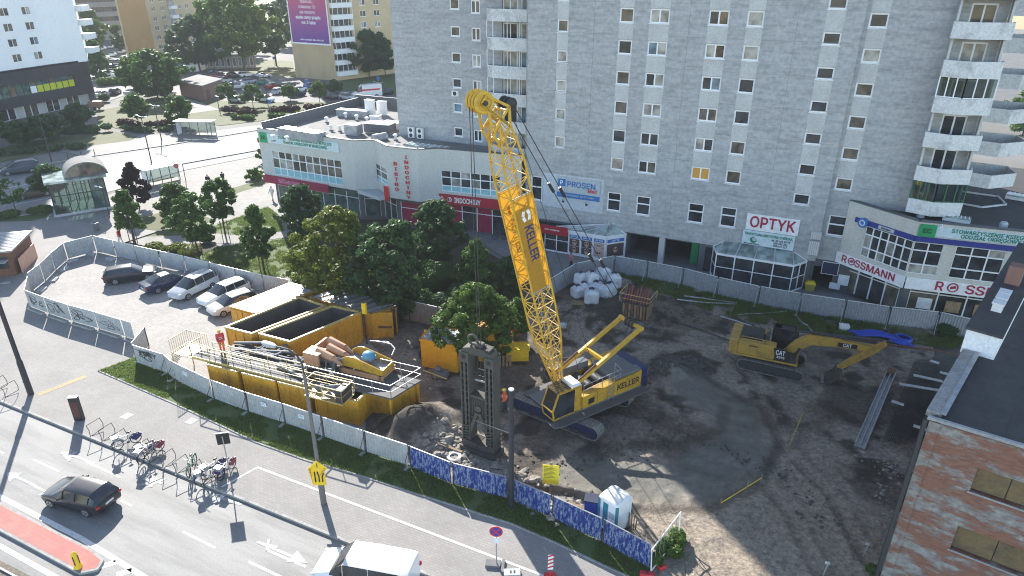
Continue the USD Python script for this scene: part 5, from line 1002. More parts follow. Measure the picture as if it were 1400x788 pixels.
hedge('undergrowth', 'dark shrubs in the shade behind the crane boom', [(670, 400), (700, 395), (730, 385)], 1.5, 2.4, ld, 4500, .15, 65, cat='shrubs')
hedge('low_bush', 'small dark shrub at the corner of the dark podium', [(137, 141), (146, 139)], 1.8, 2.4, ld, 900, .35, 66, cat='shrub')
hedge('far_shrubs', 'grey green shrubs in the car park right of the podium', [(138, 118), (150, 116), (168, 114)], 2.2, 3.4, lm, 2200, .35, 67, cat='shrubs')
hedge('site_weeds', 'green weeds growing at the end of the blue hoarding', [(888, 778), (898, 772), (900, 758), (912, 752), (922, 738), (930, 748), (915, 765)], .75, .8, lb_, 3200, .09, 68, z=.12, cat='weeds')
hedge('site_weeds', 'dark weeds at the hoarding foot beside the raised brick roof', [(1275, 460), (1300, 462), (1316, 466)], 1.0, 1.3, ld, 2500, .12, 69, z=.12, cat='weeds')
hedge('site_weeds', 'bright green weed at the bottom edge beside the brick wall', [(1190, 790), (1202, 788)], .4, .7, lb_, 500, .08, 70, z=.12, cat='weeds')
# blades of grass in the near verge and along the back hoarding
def grass(name, area, n, h, seed, z, mm):
 rng = np.random.default_rng(seed); x0, y0, x1, y1 = area.bounds; p = []
 from shapely import contains_xy
 while len(p) < n:
  q = rng.random((n, 2)) * [x1 - x0, y1 - y0] + [x0, y0]; q = q[contains_xy(area, q[:, 0], q[:, 1])]; p.extend(q.tolist())
 p = np.array(p[:n]); den = meshkit.fbm(np.c_[p * .9, p[:, 0] * 0], 3, seed) > .36; p = p[den]; n = len(p); a = rng.random(n) * 6.28; hh = h * (.5 + rng.random(n)); d = np.c_[np.cos(a), np.sin(a)] * .03; le = rng.normal(size=(n, 2)) * h * .45
 v = np.stack([np.c_[p - d, np.full(n, z)], np.c_[p + d, np.full(n, z)], np.c_[p + le, z + hh]], 1).reshape(-1, 3); put(name, (v, np.arange(3 * n).reshape(-1, 3)), mm, None, kind='stuff', label={'verge_grass': 'short green grass in the verge along the street hoarding', 'back_grass': 'rough grass along the foot of the back hoarding', 'lawn_grass': 'grass of the sunny lawns under the young trees'}[name], cat='grass')
grass('verge_grass', verge, 26000, .1, 81, .125, K.grass_blade)
grass('lawn_grass', unary_union([Polygon(poly((258, 350), (310, 337), (388, 327), (432, 345), (420, 362), (384, 383), (330, 372))), Polygon(poly((270, 317), (330, 296), (366, 283), (384, 296), (388, 317), (330, 322)))]), 22000, .16, 83, .014, K.grass_blade)
bk = Polygon([xy(*p) for p in BACK[2:]] + [xy(1300, 480), xy(1200, 468), xy(1090, 455), xy(980, 432), xy(900, 405)]).buffer(0)
grass('back_grass', bk, 24000, .22, 82, .16, K.grass_blade)
# picket fence in front of the olive tree
pf = [xy(398, 391), xy(418, 380), xy(440, 369)]
t = thing('picket_fence', 'low dark picket fence along the path below the olive tree', 'fence', (*pf[0], 0), world=True)
for a, b in zip(pf, pf[1:]):
 L = np.linalg.norm(b - a); n = int(L / .16); g = M()
 for z in (.35, .85): g.bar([*a, z], [*b, z], .04, .05)
 put('rail', g, K.dark_steel, t)
 for k in range(n): c = a + (b - a) * (k + .5) / n; g = M(); g.ob([*c, .52], (.05, .05, 1.0), 0); put('picket', g, K.dark_steel, t)
t = thing('thin_mast', 'thin grey mast in front of the olive tree', 'pole', at(490, 410)); g = M(); g.tube((0, 0, 0), (0, 0, 3.2), .05, 8); put('pole', g, K.steel, t); g = M(); g.tube((0, 0, 0), (0, 0, .25), .11, 8); put('base', g, K.dark_steel, t)
# ---------------------------------------------------------------- vehicles
def car_mesh(kind):
 "stations along the car (front = +x): x, half width, sill, belt, roof, roof half width; glass between belt and roof"
 if kind == 'hatch': L, W, H = 4.15, 1.76, 1.47; st = [(-2.07, .62, .42, .78, .8, .6), (-2.03, .80, .3, .92, .95, .74), (-1.85, .86, .25, .98, 1.22, .66), (-1.5, .88, .22, .97, 1.42, .6), (-.6, .88, .22, .93, 1.47, .6), (.25, .88, .22, .91, 1.43, .6), (.62, .88, .22, .9, 1.22, .64), (1.1, .88, .22, .88, .93, .76), (1.7, .85, .24, .78, .8, .7), (1.97, .76, .28, .66, .68, .6), (2.07, .6, .36, .56, .58, .5)]; cab = (2, 7)
 elif kind == 'estate': L, W, H = 4.6, 1.78, 1.5; st = [(-2.3, .66, .4, .8, .82, .62), (-2.26, .82, .3, .95, .99, .72), (-2.05, .87, .25, 1.0, 1.25, .66), (-1.85, .88, .22, 1.0, 1.44, .6), (-.7, .89, .22, .95, 1.5, .6), (.15, .89, .22, .93, 1.46, .6), (.55, .88, .22, .92, 1.24, .64), (1.1, .88, .22, .9, .95, .76), (1.85, .85, .24, .8, .82, .7), (2.2, .74, .28, .68, .7, .6), (2.3, .6, .36, .56, .58, .5)]; cab = (2, 7)
 elif kind == 'saloon': L, W, H = 4.6, 1.78, 1.44; st = [(-2.3, .64, .4, .82, .84, .6), (-2.22, .8, .28, .94, .97, .74), (-1.75, .86, .24, .98, 1.02, .76), (-1.2, .88, .22, .97, 1.32, .62), (-.7, .88, .22, .94, 1.43, .58), (.1, .88, .22, .92, 1.42, .58), (.5, .88, .22, .91, 1.22, .62), (1.05, .88, .22, .89, .94, .76), (1.85, .85, .24, .8, .82, .7), (2.2, .74, .28, .68, .7, .6), (2.3, .6, .36, .56, .58, .5)]; cab = (2, 7)
 elif kind == 'mpv': L, W, H = 4.5, 1.8, 1.64; st = [(-2.25, .7, .4, .85, .9, .64), (-2.2, .84, .3, 1.0, 1.1, .72), (-2.1, .88, .25, 1.03, 1.4, .66), (-1.85, .89, .22, 1.02, 1.58, .62), (-.6, .9, .22, .98, 1.64, .62), (.3, .9, .22, .96, 1.58, .62), (.8, .89, .22, .95, 1.32, .66), (1.35, .88, .22, .93, 1.02, .76), (1.85, .85, .24, .84, .87, .7), (2.15, .76, .28, .72, .74, .62), (2.25, .62, .36, .58, .6, .52)]; cab = (2, 7)
 elif kind == 'van': L, W, H = 5.3, 1.95, 1.95; st = [(-2.65, .86, .4, 1.1, 1.75, .76), (-2.62, .94, .3, 1.15, 1.88, .82), (-2.5, .96, .25, 1.15, 1.92, .82), (-2.2, .97, .22, 1.15, 1.95, .82), (-.6, .97, .22, 1.13, 1.95, .82), (.75, .97, .22, 1.11, 1.92, .8), (1.15, .96, .22, 1.1, 1.62, .78), (1.5, .95, .22, 1.1, 1.25, .82), (2.2, .92, .24, 1.02, 1.07, .78), (2.55, .82, .28, .82, .86, .68), (2.65, .68, .36, .62, .66, .56)]; cab = (2, 7)
 else: L, W, H = 5.9, 2.0, 2.6; st = [(-2.95, .9, .4, 1.3, 2.45, .84), (-2.93, .98, .3, 1.3, 2.52, .88), (-2.8, 1.0, .25, 1.3, 2.58, .88), (-2.4, 1.0, .24, 1.3, 2.6, .88), (-.4, 1.0, .24, 1.3, 2.6, .88), (1.1, 1.0, .24, 1.28, 2.5, .86), (1.7, .99, .24, 1.25, 1.95, .84), (2.1, .98, .24, 1.2, 1.32, .86), (2.55, .94, .26, 1.02, 1.06, .8), (2.85, .84, .3, .86, .9, .7), (2.95, .7, .38, .66, .7, .58)]; cab = (2, 7)
 return L, W, H, st, cab
def ring(s):
 x, w, zs, zb, zr, wr = s; zm = zs + (zb - zs) * .55
 half = [(w * .86, zs), (w * .97, zs + .06), (w, zm), (w * .985, zb - .05), (w * .95, zb), (wr + (w * .95 - wr) * .15 if zr - zb > .12 else wr * 1.05, zr - .06 if zr - zb > .12 else zb + (zr - zb) * .5), (wr * .85, zr - .01), (wr * .4, zr + .012)]
 return np.array([(x, -a, b) for a, b in half] + [(x, a, b) for a, b in half[::-1]])
def make_car(name, label, kind, paint, loc, rz, detail=True, group=None, cat='car', extra=None, scale=None):
 L, W, H, st, cab = car_mesh(kind); R = [ring(s) for s in st]; n = 16; t = thing(name, label, cat, loc, rz, group, scale=scale)
 def skin(body):
  g = M(); v = np.vstack(R); f = []
  for a in range(len(R) - 1):
   for i in range(n - 1):
    side = i in (4, 10); top = 5 <= i <= 9; gl = False
    if cab[0] <= a < cab[1]:
     if side and st[a][4] - st[a][3] > .1 and st[a + 1][4] - st[a + 1][3] > .02: gl = True
     if top and ((a in (cab[1] - 2, cab[1] - 1)) or (a == cab[0] and kind not in ('van', 'bigvan'))): gl = True
     if top and a == cab[0] + 1 and kind in ('saloon',): gl = True
    if a == 1 and kind in ('hatch', 'estate', 'mpv', 'van') and top and kind != 'van': gl = True
    if kind == 'bigvan' and side and a < 5: gl = False
    if gl != body: f.append([a * n + i, (a + 1) * n + i, (a + 1) * n + i + 1, a * n + i + 1])
  if body:
   for a in range(len(R) - 1): f.append([a * n + 15, (a + 1) * n + 15, (a + 1) * n, a * n])
   g.add(v, f); g.add(R[0], [[0, i + 1, i] for i in range(1, 15)][::-1]); g.add(R[-1], [[0, i, i + 1] for i in range(1, 15)])
  else: g.add(v, f)
  return g
 put('body', skin(True), paint, t, smooth=35); put('windows', skin(False), K.car_glass, t, smooth=35)
 xa, xb = L * .305, -L * .29; r = .31 if kind not in ('van', 'bigvan') else .34
 if detail:
  g = M()                                       # pillars over the glass
  for a in (cab[0] + 1, cab[0] + 2, cab[0] + 3) if kind not in ('bigvan',) else ():
   for s in (4, 10):
    p, q = R[a][s], R[a][s + 1]; o = np.array([0, .006 if p[1] > 0 else -.006, .002]); g.bar(p + o, q + o, .07, .02, up=(1, 0, 0))
  if g.v: put('pillars', g, paint if kind != 'hatch' else K.black, t)
 for sx in (xa, xb):
  for sy in (-1, 1):
   g = M(); g.disc((sx, sy * (W / 2 - .1), r), (0, 1, 0), r, .22, 18); wh = put('wheel', g, K.tyre, t, smooth=40)
   if detail:
    g = M(); g.disc((sx, sy * (W / 2 + .012), r), (0, 1, 0), r * .66, .02, 14); 
    put('rim', g, K.rim, wh); g = M(); 
    for k in range(5): a = k * 1.2566; g.bar((sx + math.cos(a) * .05, sy * (W / 2 + .025), r + math.sin(a) * .05), (sx + math.cos(a + .2) * r * .6, sy * (W / 2 + .025), r + math.sin(a + .2) * r * .6), .05, .006, up=(0, 1, 0))
    put('spoke_gap', g, K.black, wh)
 if detail:
  for s in (-1, 1):
   p = R[-3][3] if s < 0 else R[-3][12]; q = R[-2][3] if s < 0 else R[-2][12]; g = M(); g.ell((p + q) / 2 + [0.03, -s * .08, .0], (.17, .14, .07)); put('headlight', g, K.lamp_clear, t, smooth=True)
   p = (R[1][3] if s < 0 else R[1][12]); g = M(); g.ell(p + [-.02, -s * .06, -.08], (.1, .12, .13 if kind in ('van', 'bigvan', 'estate', 'mpv') else .09)); put('tail_light', g, K.lamp_red, t, smooth=True)
   x = st[cab[1] - 1][0] - .25; g = M(); g.ell((x, s * (W / 2 + .09), st[4][3] + .06), (.07, .1, .07)); put('mirror', g, paint if kind != 'van' else K.black, t, smooth=True)
   for a in (cab[0] + 3,):
    x = st[a][0]; g = M(); g.box(x - .55, x - .4, min(s * W / 2 * .985, s * W / 2 * 1.0 + s * .01), max(s * W / 2 * .985, s * W / 2 * 1.0 + s * .01), st[a][3] - .13, st[a][3] - .1); put('door_handle', g, K.black, t)
  g = M(); g.box(-L / 2 - .005, -L / 2 + .03, -.26, .26, .6, .72); put('number_plate', g, K.plate, t); g = M(); g.box(L / 2 - .06, L / 2 + .005, -.26, .26, .4, .5); put('number_plate', g, K.plate, t)
  g = M(); g.box(L / 2 - .12, L / 2 - .015, -.5, .5, .5 if kind == 'van' else .45, .58); put('grille', g, K.black, t)
  for s in (-1, 1): g = M(); y = s * (W / 2 - .005); g.box(-L * .2, L * .21, min(y, y + s * .015), max(y, y + s * .015), .24, .34); put('sill', g, K.black, t)
 if extra: extra(t, L, W, H)
 return t
def car_px(name, label, kind, paint, back_px, front_px, z=0.0, **k):
 a, b = at(*back_px, z), at(*front_px, z); d = b - a; return make_car(name, label, kind, paint, ((a + b) / 2), math.atan2(d[1], d[0]), **k)
# near street
car_px('hatchback', 'black hatchback driving along the near street', 'hatch', CP['black'], (154, 697), (73, 676), z=-.01, scale=(1, 1, .94))
car_px('passenger_van', 'white passenger van with dark windows at the bottom picture edge', 'van', CP['white'], (570, 809), (434, 783), z=-.01, cat='van', scale=.95)
# parked in the hoarded yard
yz = .118
car_px('parked_car', 'black estate car parked alone nearest the hoarding corner', 'estate', CP['black'], (154, 386), (208, 378), z=yz, group='cars parked in the hoarded yard')
car_px('parked_car', 'dark blue saloon parked between the black estate and the silver people carrier', 'saloon', CP['navy'], (203, 401), (257, 383), z=yz, group='cars parked in the hoarded yard')
car_px('parked_car', 'silver people carrier parked third from the left', 'mpv', CP['silver'], (291, 388), (240, 412), z=yz, group='cars parked in the hoarded yard')
car_px('parked_car', 'white estate parked second from the containers', 'estate', CP['white'], (335, 397), (278, 421), z=yz, group='cars parked in the hoarded yard')
car_px('parked_car', 'cream white small car half hidden by the yellow container shed', 'hatch', CP['cream'], (342, 415), (296, 431), z=yz, group='cars parked in the hoarded yard')
# far road and far car parks
car_px('family_van', 'dark blue family van on the far road at the left picture edge', 'mpv', CP['slate'], (54, 233), (2, 240), z=-.02, scale=1.12)
car_px('road_car', 'brown grey car on the far road half hidden by the station pavilion', 'saloon', CP['brown'], (70, 265), (24, 273), z=-.02)
def stripe(t, L, W, H):
 for s in (-1, 1): g = M(); y = s * (W / 2 + .01); g.box(-L * .42, L * .25, min(y, y - s * .02), max(y, y - s * .02), 1.45, 1.75); put('stripe', g, K.road_red, t)
car_px('delivery_van', 'white high roof delivery van with a red stripe in the far car park', 'bigvan', CP['white'], (519, 132), (484, 135), z=0, cat='van', extra=stripe, scale=1.15)
far = [((428, 131), (444, 129), 'hatch', 'grey', 'grey car right of the white one by the hedge'), ((340, 112), (356, 110), 'saloon', 'black', 'black car in the middle row of the far car park'), ((330, 106), (346, 104), 'estate', 'white', 'white car in the back row under the bright tree'), ((352, 107), (368, 106), 'saloon', 'silver', 'silver car in the back row right of the white one'), ((398, 133), (414, 131), 'hatch', 'navy', 'dark car in the front row by the red hedge'), ((176, 131), (190, 128), 'saloon', 'silver', 'silver car left of the large rounded tree'), ((466, 135), (486, 138), 'estate', 'silver', 'white silver car parked left of the red striped van'), ((533, 129), (520, 131), 'hatch', 'black', 'dark car parked between the red striped van and the grey block'), ((445, 134), (460, 137), 'hatch', 'black', 'black car parked behind the pale car park tree'),
       ((372, 131), (392, 125), 'estate', 'silver', 'silver car between the two car park trees'), ((400, 128), (418, 124), 'saloon', 'white', 'white car right of the silver one in the far car park'), ((386, 122), (402, 119), 'hatch', 'black', 'black car behind the silver one, below the sandy gable'), ((365, 123), (380, 119), 'saloon', 'red', 'dark red car left of the silver one in the far car park'),
       ((352, 116), (376, 117), 'estate', 'green', 'bright green car parked under the far lamp'), ((334, 116), (349, 113), 'hatch', 'silver', 'silver blue car left of the bright green one'), ((322, 124), (334, 117), 'saloon', 'white', 'white car in front of the silver blue one'), ((312, 121), (326, 114), 'saloon', 'navy', 'dark blue car right of the brick hut'), ((333, 127), (347, 121), 'hatch', 'white', 'white car behind the car park tree with the green car'),
       ((297, 112), (318, 114), 'estate', 'cream', 'pale car behind the brick hut roof'), ((286, 107), (313, 108), 'estate', 'red', 'wine red car behind the brick hut'), ((285, 101), (308, 104), 'estate', 'navy', 'dark blue car behind the wine red one'), ((310, 104), (328, 108), 'saloon', 'black', 'black car right of the dark blue one under the trees'), ((254, 98), (272, 96), 'hatch', 'black', 'black car in front of the white shed'),
       ((315, 139), (334, 141), 'hatch', 'silver', 'silver car partly hidden by the left car park tree'), ((356, 138), (372, 140), 'hatch', 'white', 'white car beside the hedge right of the left car park trees'), ((420, 122), (434, 120), 'hatch', 'blue', 'blue car at the edge of the far car park near the gable'), ((218, 129), (240, 131), 'saloon', 'white', 'white car under the large rounded tree, right one'), ((200, 131), (217, 127), 'hatch', 'black', 'black car under the large rounded tree, left one'),
       ((134, 134), (148, 131), 'saloon', 'silver', 'pale blue silver car beside the podium corner'), ((152, 132), (164, 126), 'hatch', 'black', 'black car right of the pale one beside the podium'), ((138, 105), (156, 102), 'estate', 'white', 'white car, left one in the sunny row behind the podium'), ((152, 108), (170, 102), 'saloon', 'white', 'white car, middle one in the sunny row behind the podium'), ((166, 109), (182, 106), 'estate', 'silver', 'silver car, right one in the sunny row behind the podium'),
       ((146, 95), (160, 94), 'hatch', 'black', 'black car behind the sunny row left of the ochre gable'), ((150, 88), (170, 87), 'estate', 'grey', 'grey blue car parked left of the ochre gable'), ((150, 80), (161, 74), 'saloon', 'white', 'white car in the back row, middle of the lane'), ((160, 76), (174, 71), 'saloon', 'silver', 'silver car in the back row beside the ochre gable'), ((137, 70), (146, 67), 'hatch', 'white', 'white car in the back row, farthest left'), ((148, 68), (158, 64), 'hatch', 'white', 'white car in the back row behind the middle one'), ((160, 66), (172, 62), 'hatch', 'navy', 'dark car in the farthest row before the grey office'), ((154, 60), (168, 59), 'estate', 'black', 'black car at the foot of the grey office block'), ((1372, 195), (1395, 205), 'saloon', 'white', 'white car beyond the dark roof at the right picture edge')]
for a, b, k, c, lab in far:
 A, B = at(*a), at(*b); ln = float(np.linalg.norm(B - A)); d = B - A
 make_car('far_parked_car', lab, k, CP[c], (A + B) / 2, math.atan2(d[1], d[0]), detail=False, group='cars in the far car parks')
# ---------------------------------------------------------------- the building site
S_OUT = Polygon([xy(*p) for p in ((545, 634), (505, 600), (520, 560), (545, 520), (505, 470), (520, 440), (560, 432), (640, 432), (700, 418), (752, 406), (786, 384), (838, 373), (882, 381), (931, 391), (978, 404), (1033, 417), (1090, 428), (1150, 437), (1210, 446), (1276, 453))] + [tuple(Bk + bd * 3), tuple(C - fd * .0), tuple(C - fd * .35), (C[0] - .2, 14.0), (-6.0, 14.0), (-6.0, 20.4)] + [tuple(xy(880, 800)), tuple(xy(886, 778))] + [tuple(xy(*p)) for p in FEN[8:-1][::-1]]).buffer(.1)
def wpx(*px): return np.array([xy(*p) for p in px])
def seg_d(p, a, b):
 ab = b - a; t = np.clip(((p - a) @ ab) / (ab @ ab), 0, 1); return np.linalg.norm(p - (a + t[:, None] * ab), axis=1)
def poly_d(p, pts): return np.min([seg_d(p, a, b) for a, b in zip(pts, pts[1:])], axis=0)
def soil_height(p):
 "height of the dirt over the plan point"
 q = np.c_[p, np.zeros(len(p))]
 z = .13 + .10 * (meshkit.fbm(q * .35, 4, 3) - .5) + .22 * np.maximum(meshkit.fbm(q * 1.4, 4, 5) - .52, 0)
 def mound(px, r, h, sq=1.0):
  c = xy(*px); d = np.linalg.norm((p - c) * [1, sq], axis=1); return h * np.exp(-(d / r) ** 2) * (.75 + .5 * meshkit.fbm(q * .8, 3, int(px[0])))
 z += mound((565, 590), 1.7, 1.15) + mound((600, 575), 1.6, .7) + mound((545, 600), 1.3, .6)        # spoil by the containers
 z += mound((925, 512), 1.9, .75) + mound((960, 505), 1.3, .45) + mound((905, 520), 1.3, .5)        # dark heap behind the crane
 z += mound((860, 425), 2.5, .6) + mound((905, 425), 2.6, .35) + mound((800, 440), 2.2, .3) + mound((1240, 445), 3, .2)
 z += .16 * np.exp(-(poly_d(p, wpx((690, 655), (770, 672), (860, 695))) / .5) ** 2)
 # ruts of the crawlers
 for pts, w in ((((840, 560), (930, 585), (1010, 620), (1080, 700), (1120, 780)), .45), (((880, 545), (970, 560), (1060, 600), (1140, 680), (1190, 770)), .45), (((880, 460), (980, 470), (1050, 515), (1085, 580), (1060, 650), (960, 695)), .5), (((900, 470), (990, 480), (1040, 530)), .5)):
  d = poly_d(p, wpx(*pts)); z += -.09 * np.exp(-(d / w) ** 2) + .06 * np.exp(-((d - w * 1.5) / (w * .6)) ** 2)
 # the guide trench beside the street hoarding
 d = poly_d(p, wpx((690, 668), (760, 677), (815, 690))); z -= .5 * np.exp(-(d / .28) ** 4)
 return z
GS = .15; x0, y0, x1, y1 = S_OUT.bounds; nx, ny = int((x1 - x0) / GS) + 2, int((y1 - y0) / GS) + 2
gx, gy = np.meshgrid(x0 + GS * np.arange(nx), y0 + GS * np.arange(ny)); gp = np.c_[gx.ravel(), gy.ravel()]
from shapely import contains_xy
ins = contains_xy(S_OUT, gp[:, 0], gp[:, 1]).reshape(ny, nx); cell = ins[:-1, :-1] & ins[1:, :-1] & ins[:-1, 1:] & ins[1:, 1:]
jj, ii = np.nonzero(cell); a = jj * nx + ii; F = np.stack([a, a + 1, a + nx + 1, a + nx], 1)
gz = soil_height(gp); V = np.c_[gp, gz]
q = np.c_[gp, gp[:, :1] * 0]
dark, mid, sand, wet, pale = (np.array(c) for c in ((.062, .051, .04), (.175, .139, .107), (.38, .317, .247), (.19, .187, .162), (.32, .268, .22)))
n1, n2, n3 = meshkit.fbm(q * .22, 5, 11), meshkit.fbm(q * .7, 4, 12), meshkit.fbm(q * np.array([.5, 1.2, 1]), 4, 13)
def sm(x, a, b): t = np.clip((x - a) / (b - a), 0, 1); return (t * t * (3 - 2 * t))[:, None]
def near(px, r, sq=1.0): return sm(-np.linalg.norm((gp - xy(*px)) * [1, sq], axis=1) + r * (.6 + .9 * n2), 0, r * .35)
col = mid * (1 - sm(n1, .42, .58)) + pale * sm(n1, .42, .58)
col = col * (1 - sm(n2, .52, .68)) + dark * sm(n2, .52, .68)
def over(w, c): 
 global col; col = col * (1 - w) + c * w
over(near((1010, 640), 3.0) * .7, wet); over(near((880, 660), 3.0, 1.6) * .4, wet)
over(near((930, 505), 2.6), dark * .9); over(near((560, 590), 2.2), dark * 1.1); over(near((850, 420), 3.4, .8) * .9, dark); over(near((1180, 560), 3.5) * .75, dark); over(near((1200, 670), 2.0) * .7, dark); over(near((1110, 480), 3) * .6, dark); over(near((720, 470), 2.5) * .5, dark)
over(near((1090, 740), 6.0) * .9, sand * .9); over(near((950, 760), 2.8) * .85, sand); over(near((880, 700), 1.8) * .7, sand); over(near((970, 470), 2.6, 1.6) * .7, pale * 1.15); over(near((1100, 620), 2.5) * .6, pale * 1.1); over(near((610, 610), 1.6) * .8, sand * 1.2); over(near((660, 645), 1.6) * .8, sand * 1.2); over(near((540, 460), 2.5) * .6, pale); over(near((850, 590), 2.0) * .5, pale)
rut = np.min([poly_d(gp, wpx(*pts)) for pts in (((840, 560), (930, 585), (1010, 620), (1080, 700), (1120, 780)), ((880, 545), (970, 560), (1060, 600), (1140, 680), (1190, 770)), ((880, 460), (980, 470), (1050, 515), (1085, 580), (1060, 650), (960, 695)))], axis=0)
over(sm(-np.abs(rut - .55), -.26, 0) * (sm(n3, .38, .56) * .5), dark); over(sm(-np.abs(rut - 1.3), -.4, 0) * (sm(n2, .4, .55) * .5), pale * 1.1)
lane = poly_d(gp, wpx((930, 520), (1000, 565), (1015, 615), (960, 655), (880, 665), (790, 650))) - 1.0 * n2
lw = .8 + .35 * (n3 - .5) * 4 * np.abs(np.sin(lane * 5.5)); over(sm(-lane, -2.0, -.5) * .8, wet * .92 * lw[:, None]); rim = poly_d(gp, wpx((870, 610), (930, 612), (985, 590), (990, 560))); over(sm(-rim, -.7, -.1) * .6, dark); rim = poly_d(gp, wpx((960, 520), (1040, 560), (1065, 610), (1040, 660), (960, 700), (860, 700))); over(sm(-rim, -.55, -.05) * .65, dark)
band = poly_d(gp, wpx((870, 475), (980, 478), (1045, 525), (1090, 570))) + .8 * n2; over(sm(-band, -1.6, -.7) * .6, pale * 1.1)
clod = 1 - .6 * sm(-lane, -2.1, -.6)[:, 0]
used = np.unique(F); remap = -np.ones(len(V), int); remap[used] = np.arange(len(used))
sg = put('site_ground', (V[used], remap[F]), K.soil, None, smooth=True, kind='structure')
UsdGeom.PrimvarsAPI(UsdGeom.Mesh(sg.prim)).CreatePrimvar('soil', Sdf.ValueTypeNames.Color3fArray, 'vertex').Set(Vt.Vec3fArray.FromNumpy(col[used].astype(np.float32)))
UsdGeom.PrimvarsAPI(UsdGeom.Mesh(sg.prim)).CreatePrimvar('clod', Sdf.ValueTypeNames.FloatArray, 'vertex').Set(Vt.FloatArray.FromNumpy(clod[used].astype(np.float32)))
def gz_at(p): return float(soil_height(np.array([p[:2]]))[0])
def site(px, py, dz=0.0):
 p = xy(px, py, .13); return np.array([*p, gz_at(p) + dz])
# clods and rubble: stuff nobody could count
def rocks(name, label, pxs, n, r0, r1, m, seed):
 rng = np.random.default_rng(seed); g = M(); w_ = wpx(*pxs); base = trimesh.creation.icosphere(subdivisions=0)
 for k in range(n):
  t = rng.random() * (len(w_) - 1); i = int(t); c = w_[i] + (w_[min(i + 1, len(w_) - 1)] - w_[i]) * (t - i) + rng.normal(size=2) * .55
  r = r0 + (r1 - r0) * rng.random() ** 3; v = base.vertices * (1 + rng.normal(size=(12, 1)) * .22) * r * [1.2, 1, .7]
  g.add(v @ rotz(rng.random() * 6).T + [*c, gz_at(c) + r * .25], base.faces)
 put(name, g, m, None, kind='stuff', label=label, cat='rubble')
rocks('rubble', 'broken concrete rubble strewn along the inside of the blue hoarding', ((625, 628), (690, 655), (760, 690), (800, 705)), 420, .05, .28, K.rubble, 1)
rocks('rubble', 'pale rubble lying in the sun left of the grab frame', ((590, 620), (615, 600), (632, 630)), 220, .05, .3, K.rubble, 2)
rocks('clods', 'dark clods of spoil on the heap behind the crane', ((895, 520), (930, 505), (965, 510)), 420, .05, .22, K.mud_steel, 3)
rocks('clods', 'clods along the crawler ruts in the middle of the site', ((720, 640), (830, 630), (930, 600), (1060, 640), (1150, 730)), 300, .03, .12, K.mud_steel, 4)
rocks('clods', 'stones and clods along the foot of the brick building', ((1190, 620), (1230, 650), (1190, 720)), 220, .03, .14, K.rubble, 5)
rocks('clods', 'loose stones around the piles near the back hoarding', ((760, 430), (840, 440), (920, 430), (1000, 450), (1060, 455)), 260, .04, .16, K.mud_steel, 6)

# ---------------------------------------------------------------- hoardings
hr = random.Random(4)
def hoarding(name, label, bases, h, m, z0=0.0, gap=.06, foot=.05, inside=0, brace=True, printed=False, group=None):
 t = thing(name, label, 'fence', (*bases[0], z0), world=True)
 for a, b in zip(bases, bases[1:]):
  a, b = np.array(a), np.array(b); L = np.linalg.norm(b - a); d = (b - a) / L; n = np.array([d[1], -d[0]])
  k = max(1, round(L / 3.1))
  for j in range(k):
   p, q_ = a + d * (L * j / k + gap), a + d * (L * (j + 1) / k - gap); l = np.linalg.norm(q_ - p); nr = max(4, int(l / .2)); u = np.linspace(0, l, nr * 4 + 1); o = np.array([0, .0, .035, .035])[np.arange(len(u)) % 4]
   base = p + d * u[:, None] + n * o[:, None]; le = hr.gauss(0, .03); v = np.vstack([np.c_[base, np.full(len(u), z0 + foot)], np.c_[base + n * le, np.full(len(u), z0 + h)]]); i = np.arange(len(u) - 1); N = len(u)
   f = np.stack([i, i + 1, i + 1 + N, i + N], 1); back = v - np.r_[n * .012, 0]
   g = M(); g.add(v, f); g.add(back, f[:, ::-1]); put('panel', g, m, t)
   g = M(); g.bar([*p, z0 + h + .015], [*q_, z0 + h + .015], .06, .04); put('top_rail', g, K.white if not printed else K.steel, t)
  for j in range(k):
   c = a + d * (L * j / k + .12); g = M(); g.tube([*c, z0], [*c, z0 + h + .05], .04, 6); put('post', g, K['dark_steel' if z0 > .11 else 'steel'], t)
   if brace and inside:
    e = c + n * inside * 1.0; g = M(); g.tube([*c, z0 + h * .85], [*e, z0 + .1], .022, 5); put('brace', g, K.steel, t)
    e2 = c + n * inside * .75; g = M(); g.ob([*e2, z0 + .08], (.5, 1.0, .16), math.atan2(n[1], n[0])); put('ballast', g, K.concrete_plain, t)
 return t
W_ = lambda pts: [xy(*p) for p in pts]
hoarding('hoarding', 'pale hoarding around the far side of the parking yard', W_(LOTF), 1.8, K.hoarding, z0=.1, foot=.1, inside=1)
gt = hoarding('hoarding', 'pale hoarding scrawled with black graffiti on the street side of the parking yard', W_(GRAF) , 1.62, K.hoarding, z0=.1, foot=.12)
for a, b in zip(W_(GRAF), W_(GRAF)[1:]):             # ballast stones under the graffiti panels
 d = (b - a) / np.linalg.norm(b - a); n = np.array([d[1], -d[0]]); c = (a + b) / 2 + n * .25; g = M(); g.ob([*c, .17], (np.linalg.norm(b - a) * .8, .3, .15), math.atan2(d[1], d[0])); put('ballast', g, K.kerb, gt)
g0, g1 = xy(*GRAF[-1]), xy(186.5, 498); mid_ = xy(183, 469)
hoarding('hoarding', 'short sunlit return panel between the graffiti hoarding and the verge', [xy(45.3, 400), xy(41, 421)], 1.6, K.hoarding, z0=.1)
hoarding('hoarding', 'angled cream return panel at the corner by the verge', [xy(205, 474), xy(186.5, 498)], 1.65, K.hoarding, z0=.12)
st_ = hoarding('hoarding', 'grey corrugated hoarding along the street verge in front of the yellow containers', FENW[:9], 1.55, K.hoarding, z0=.12, inside=0)
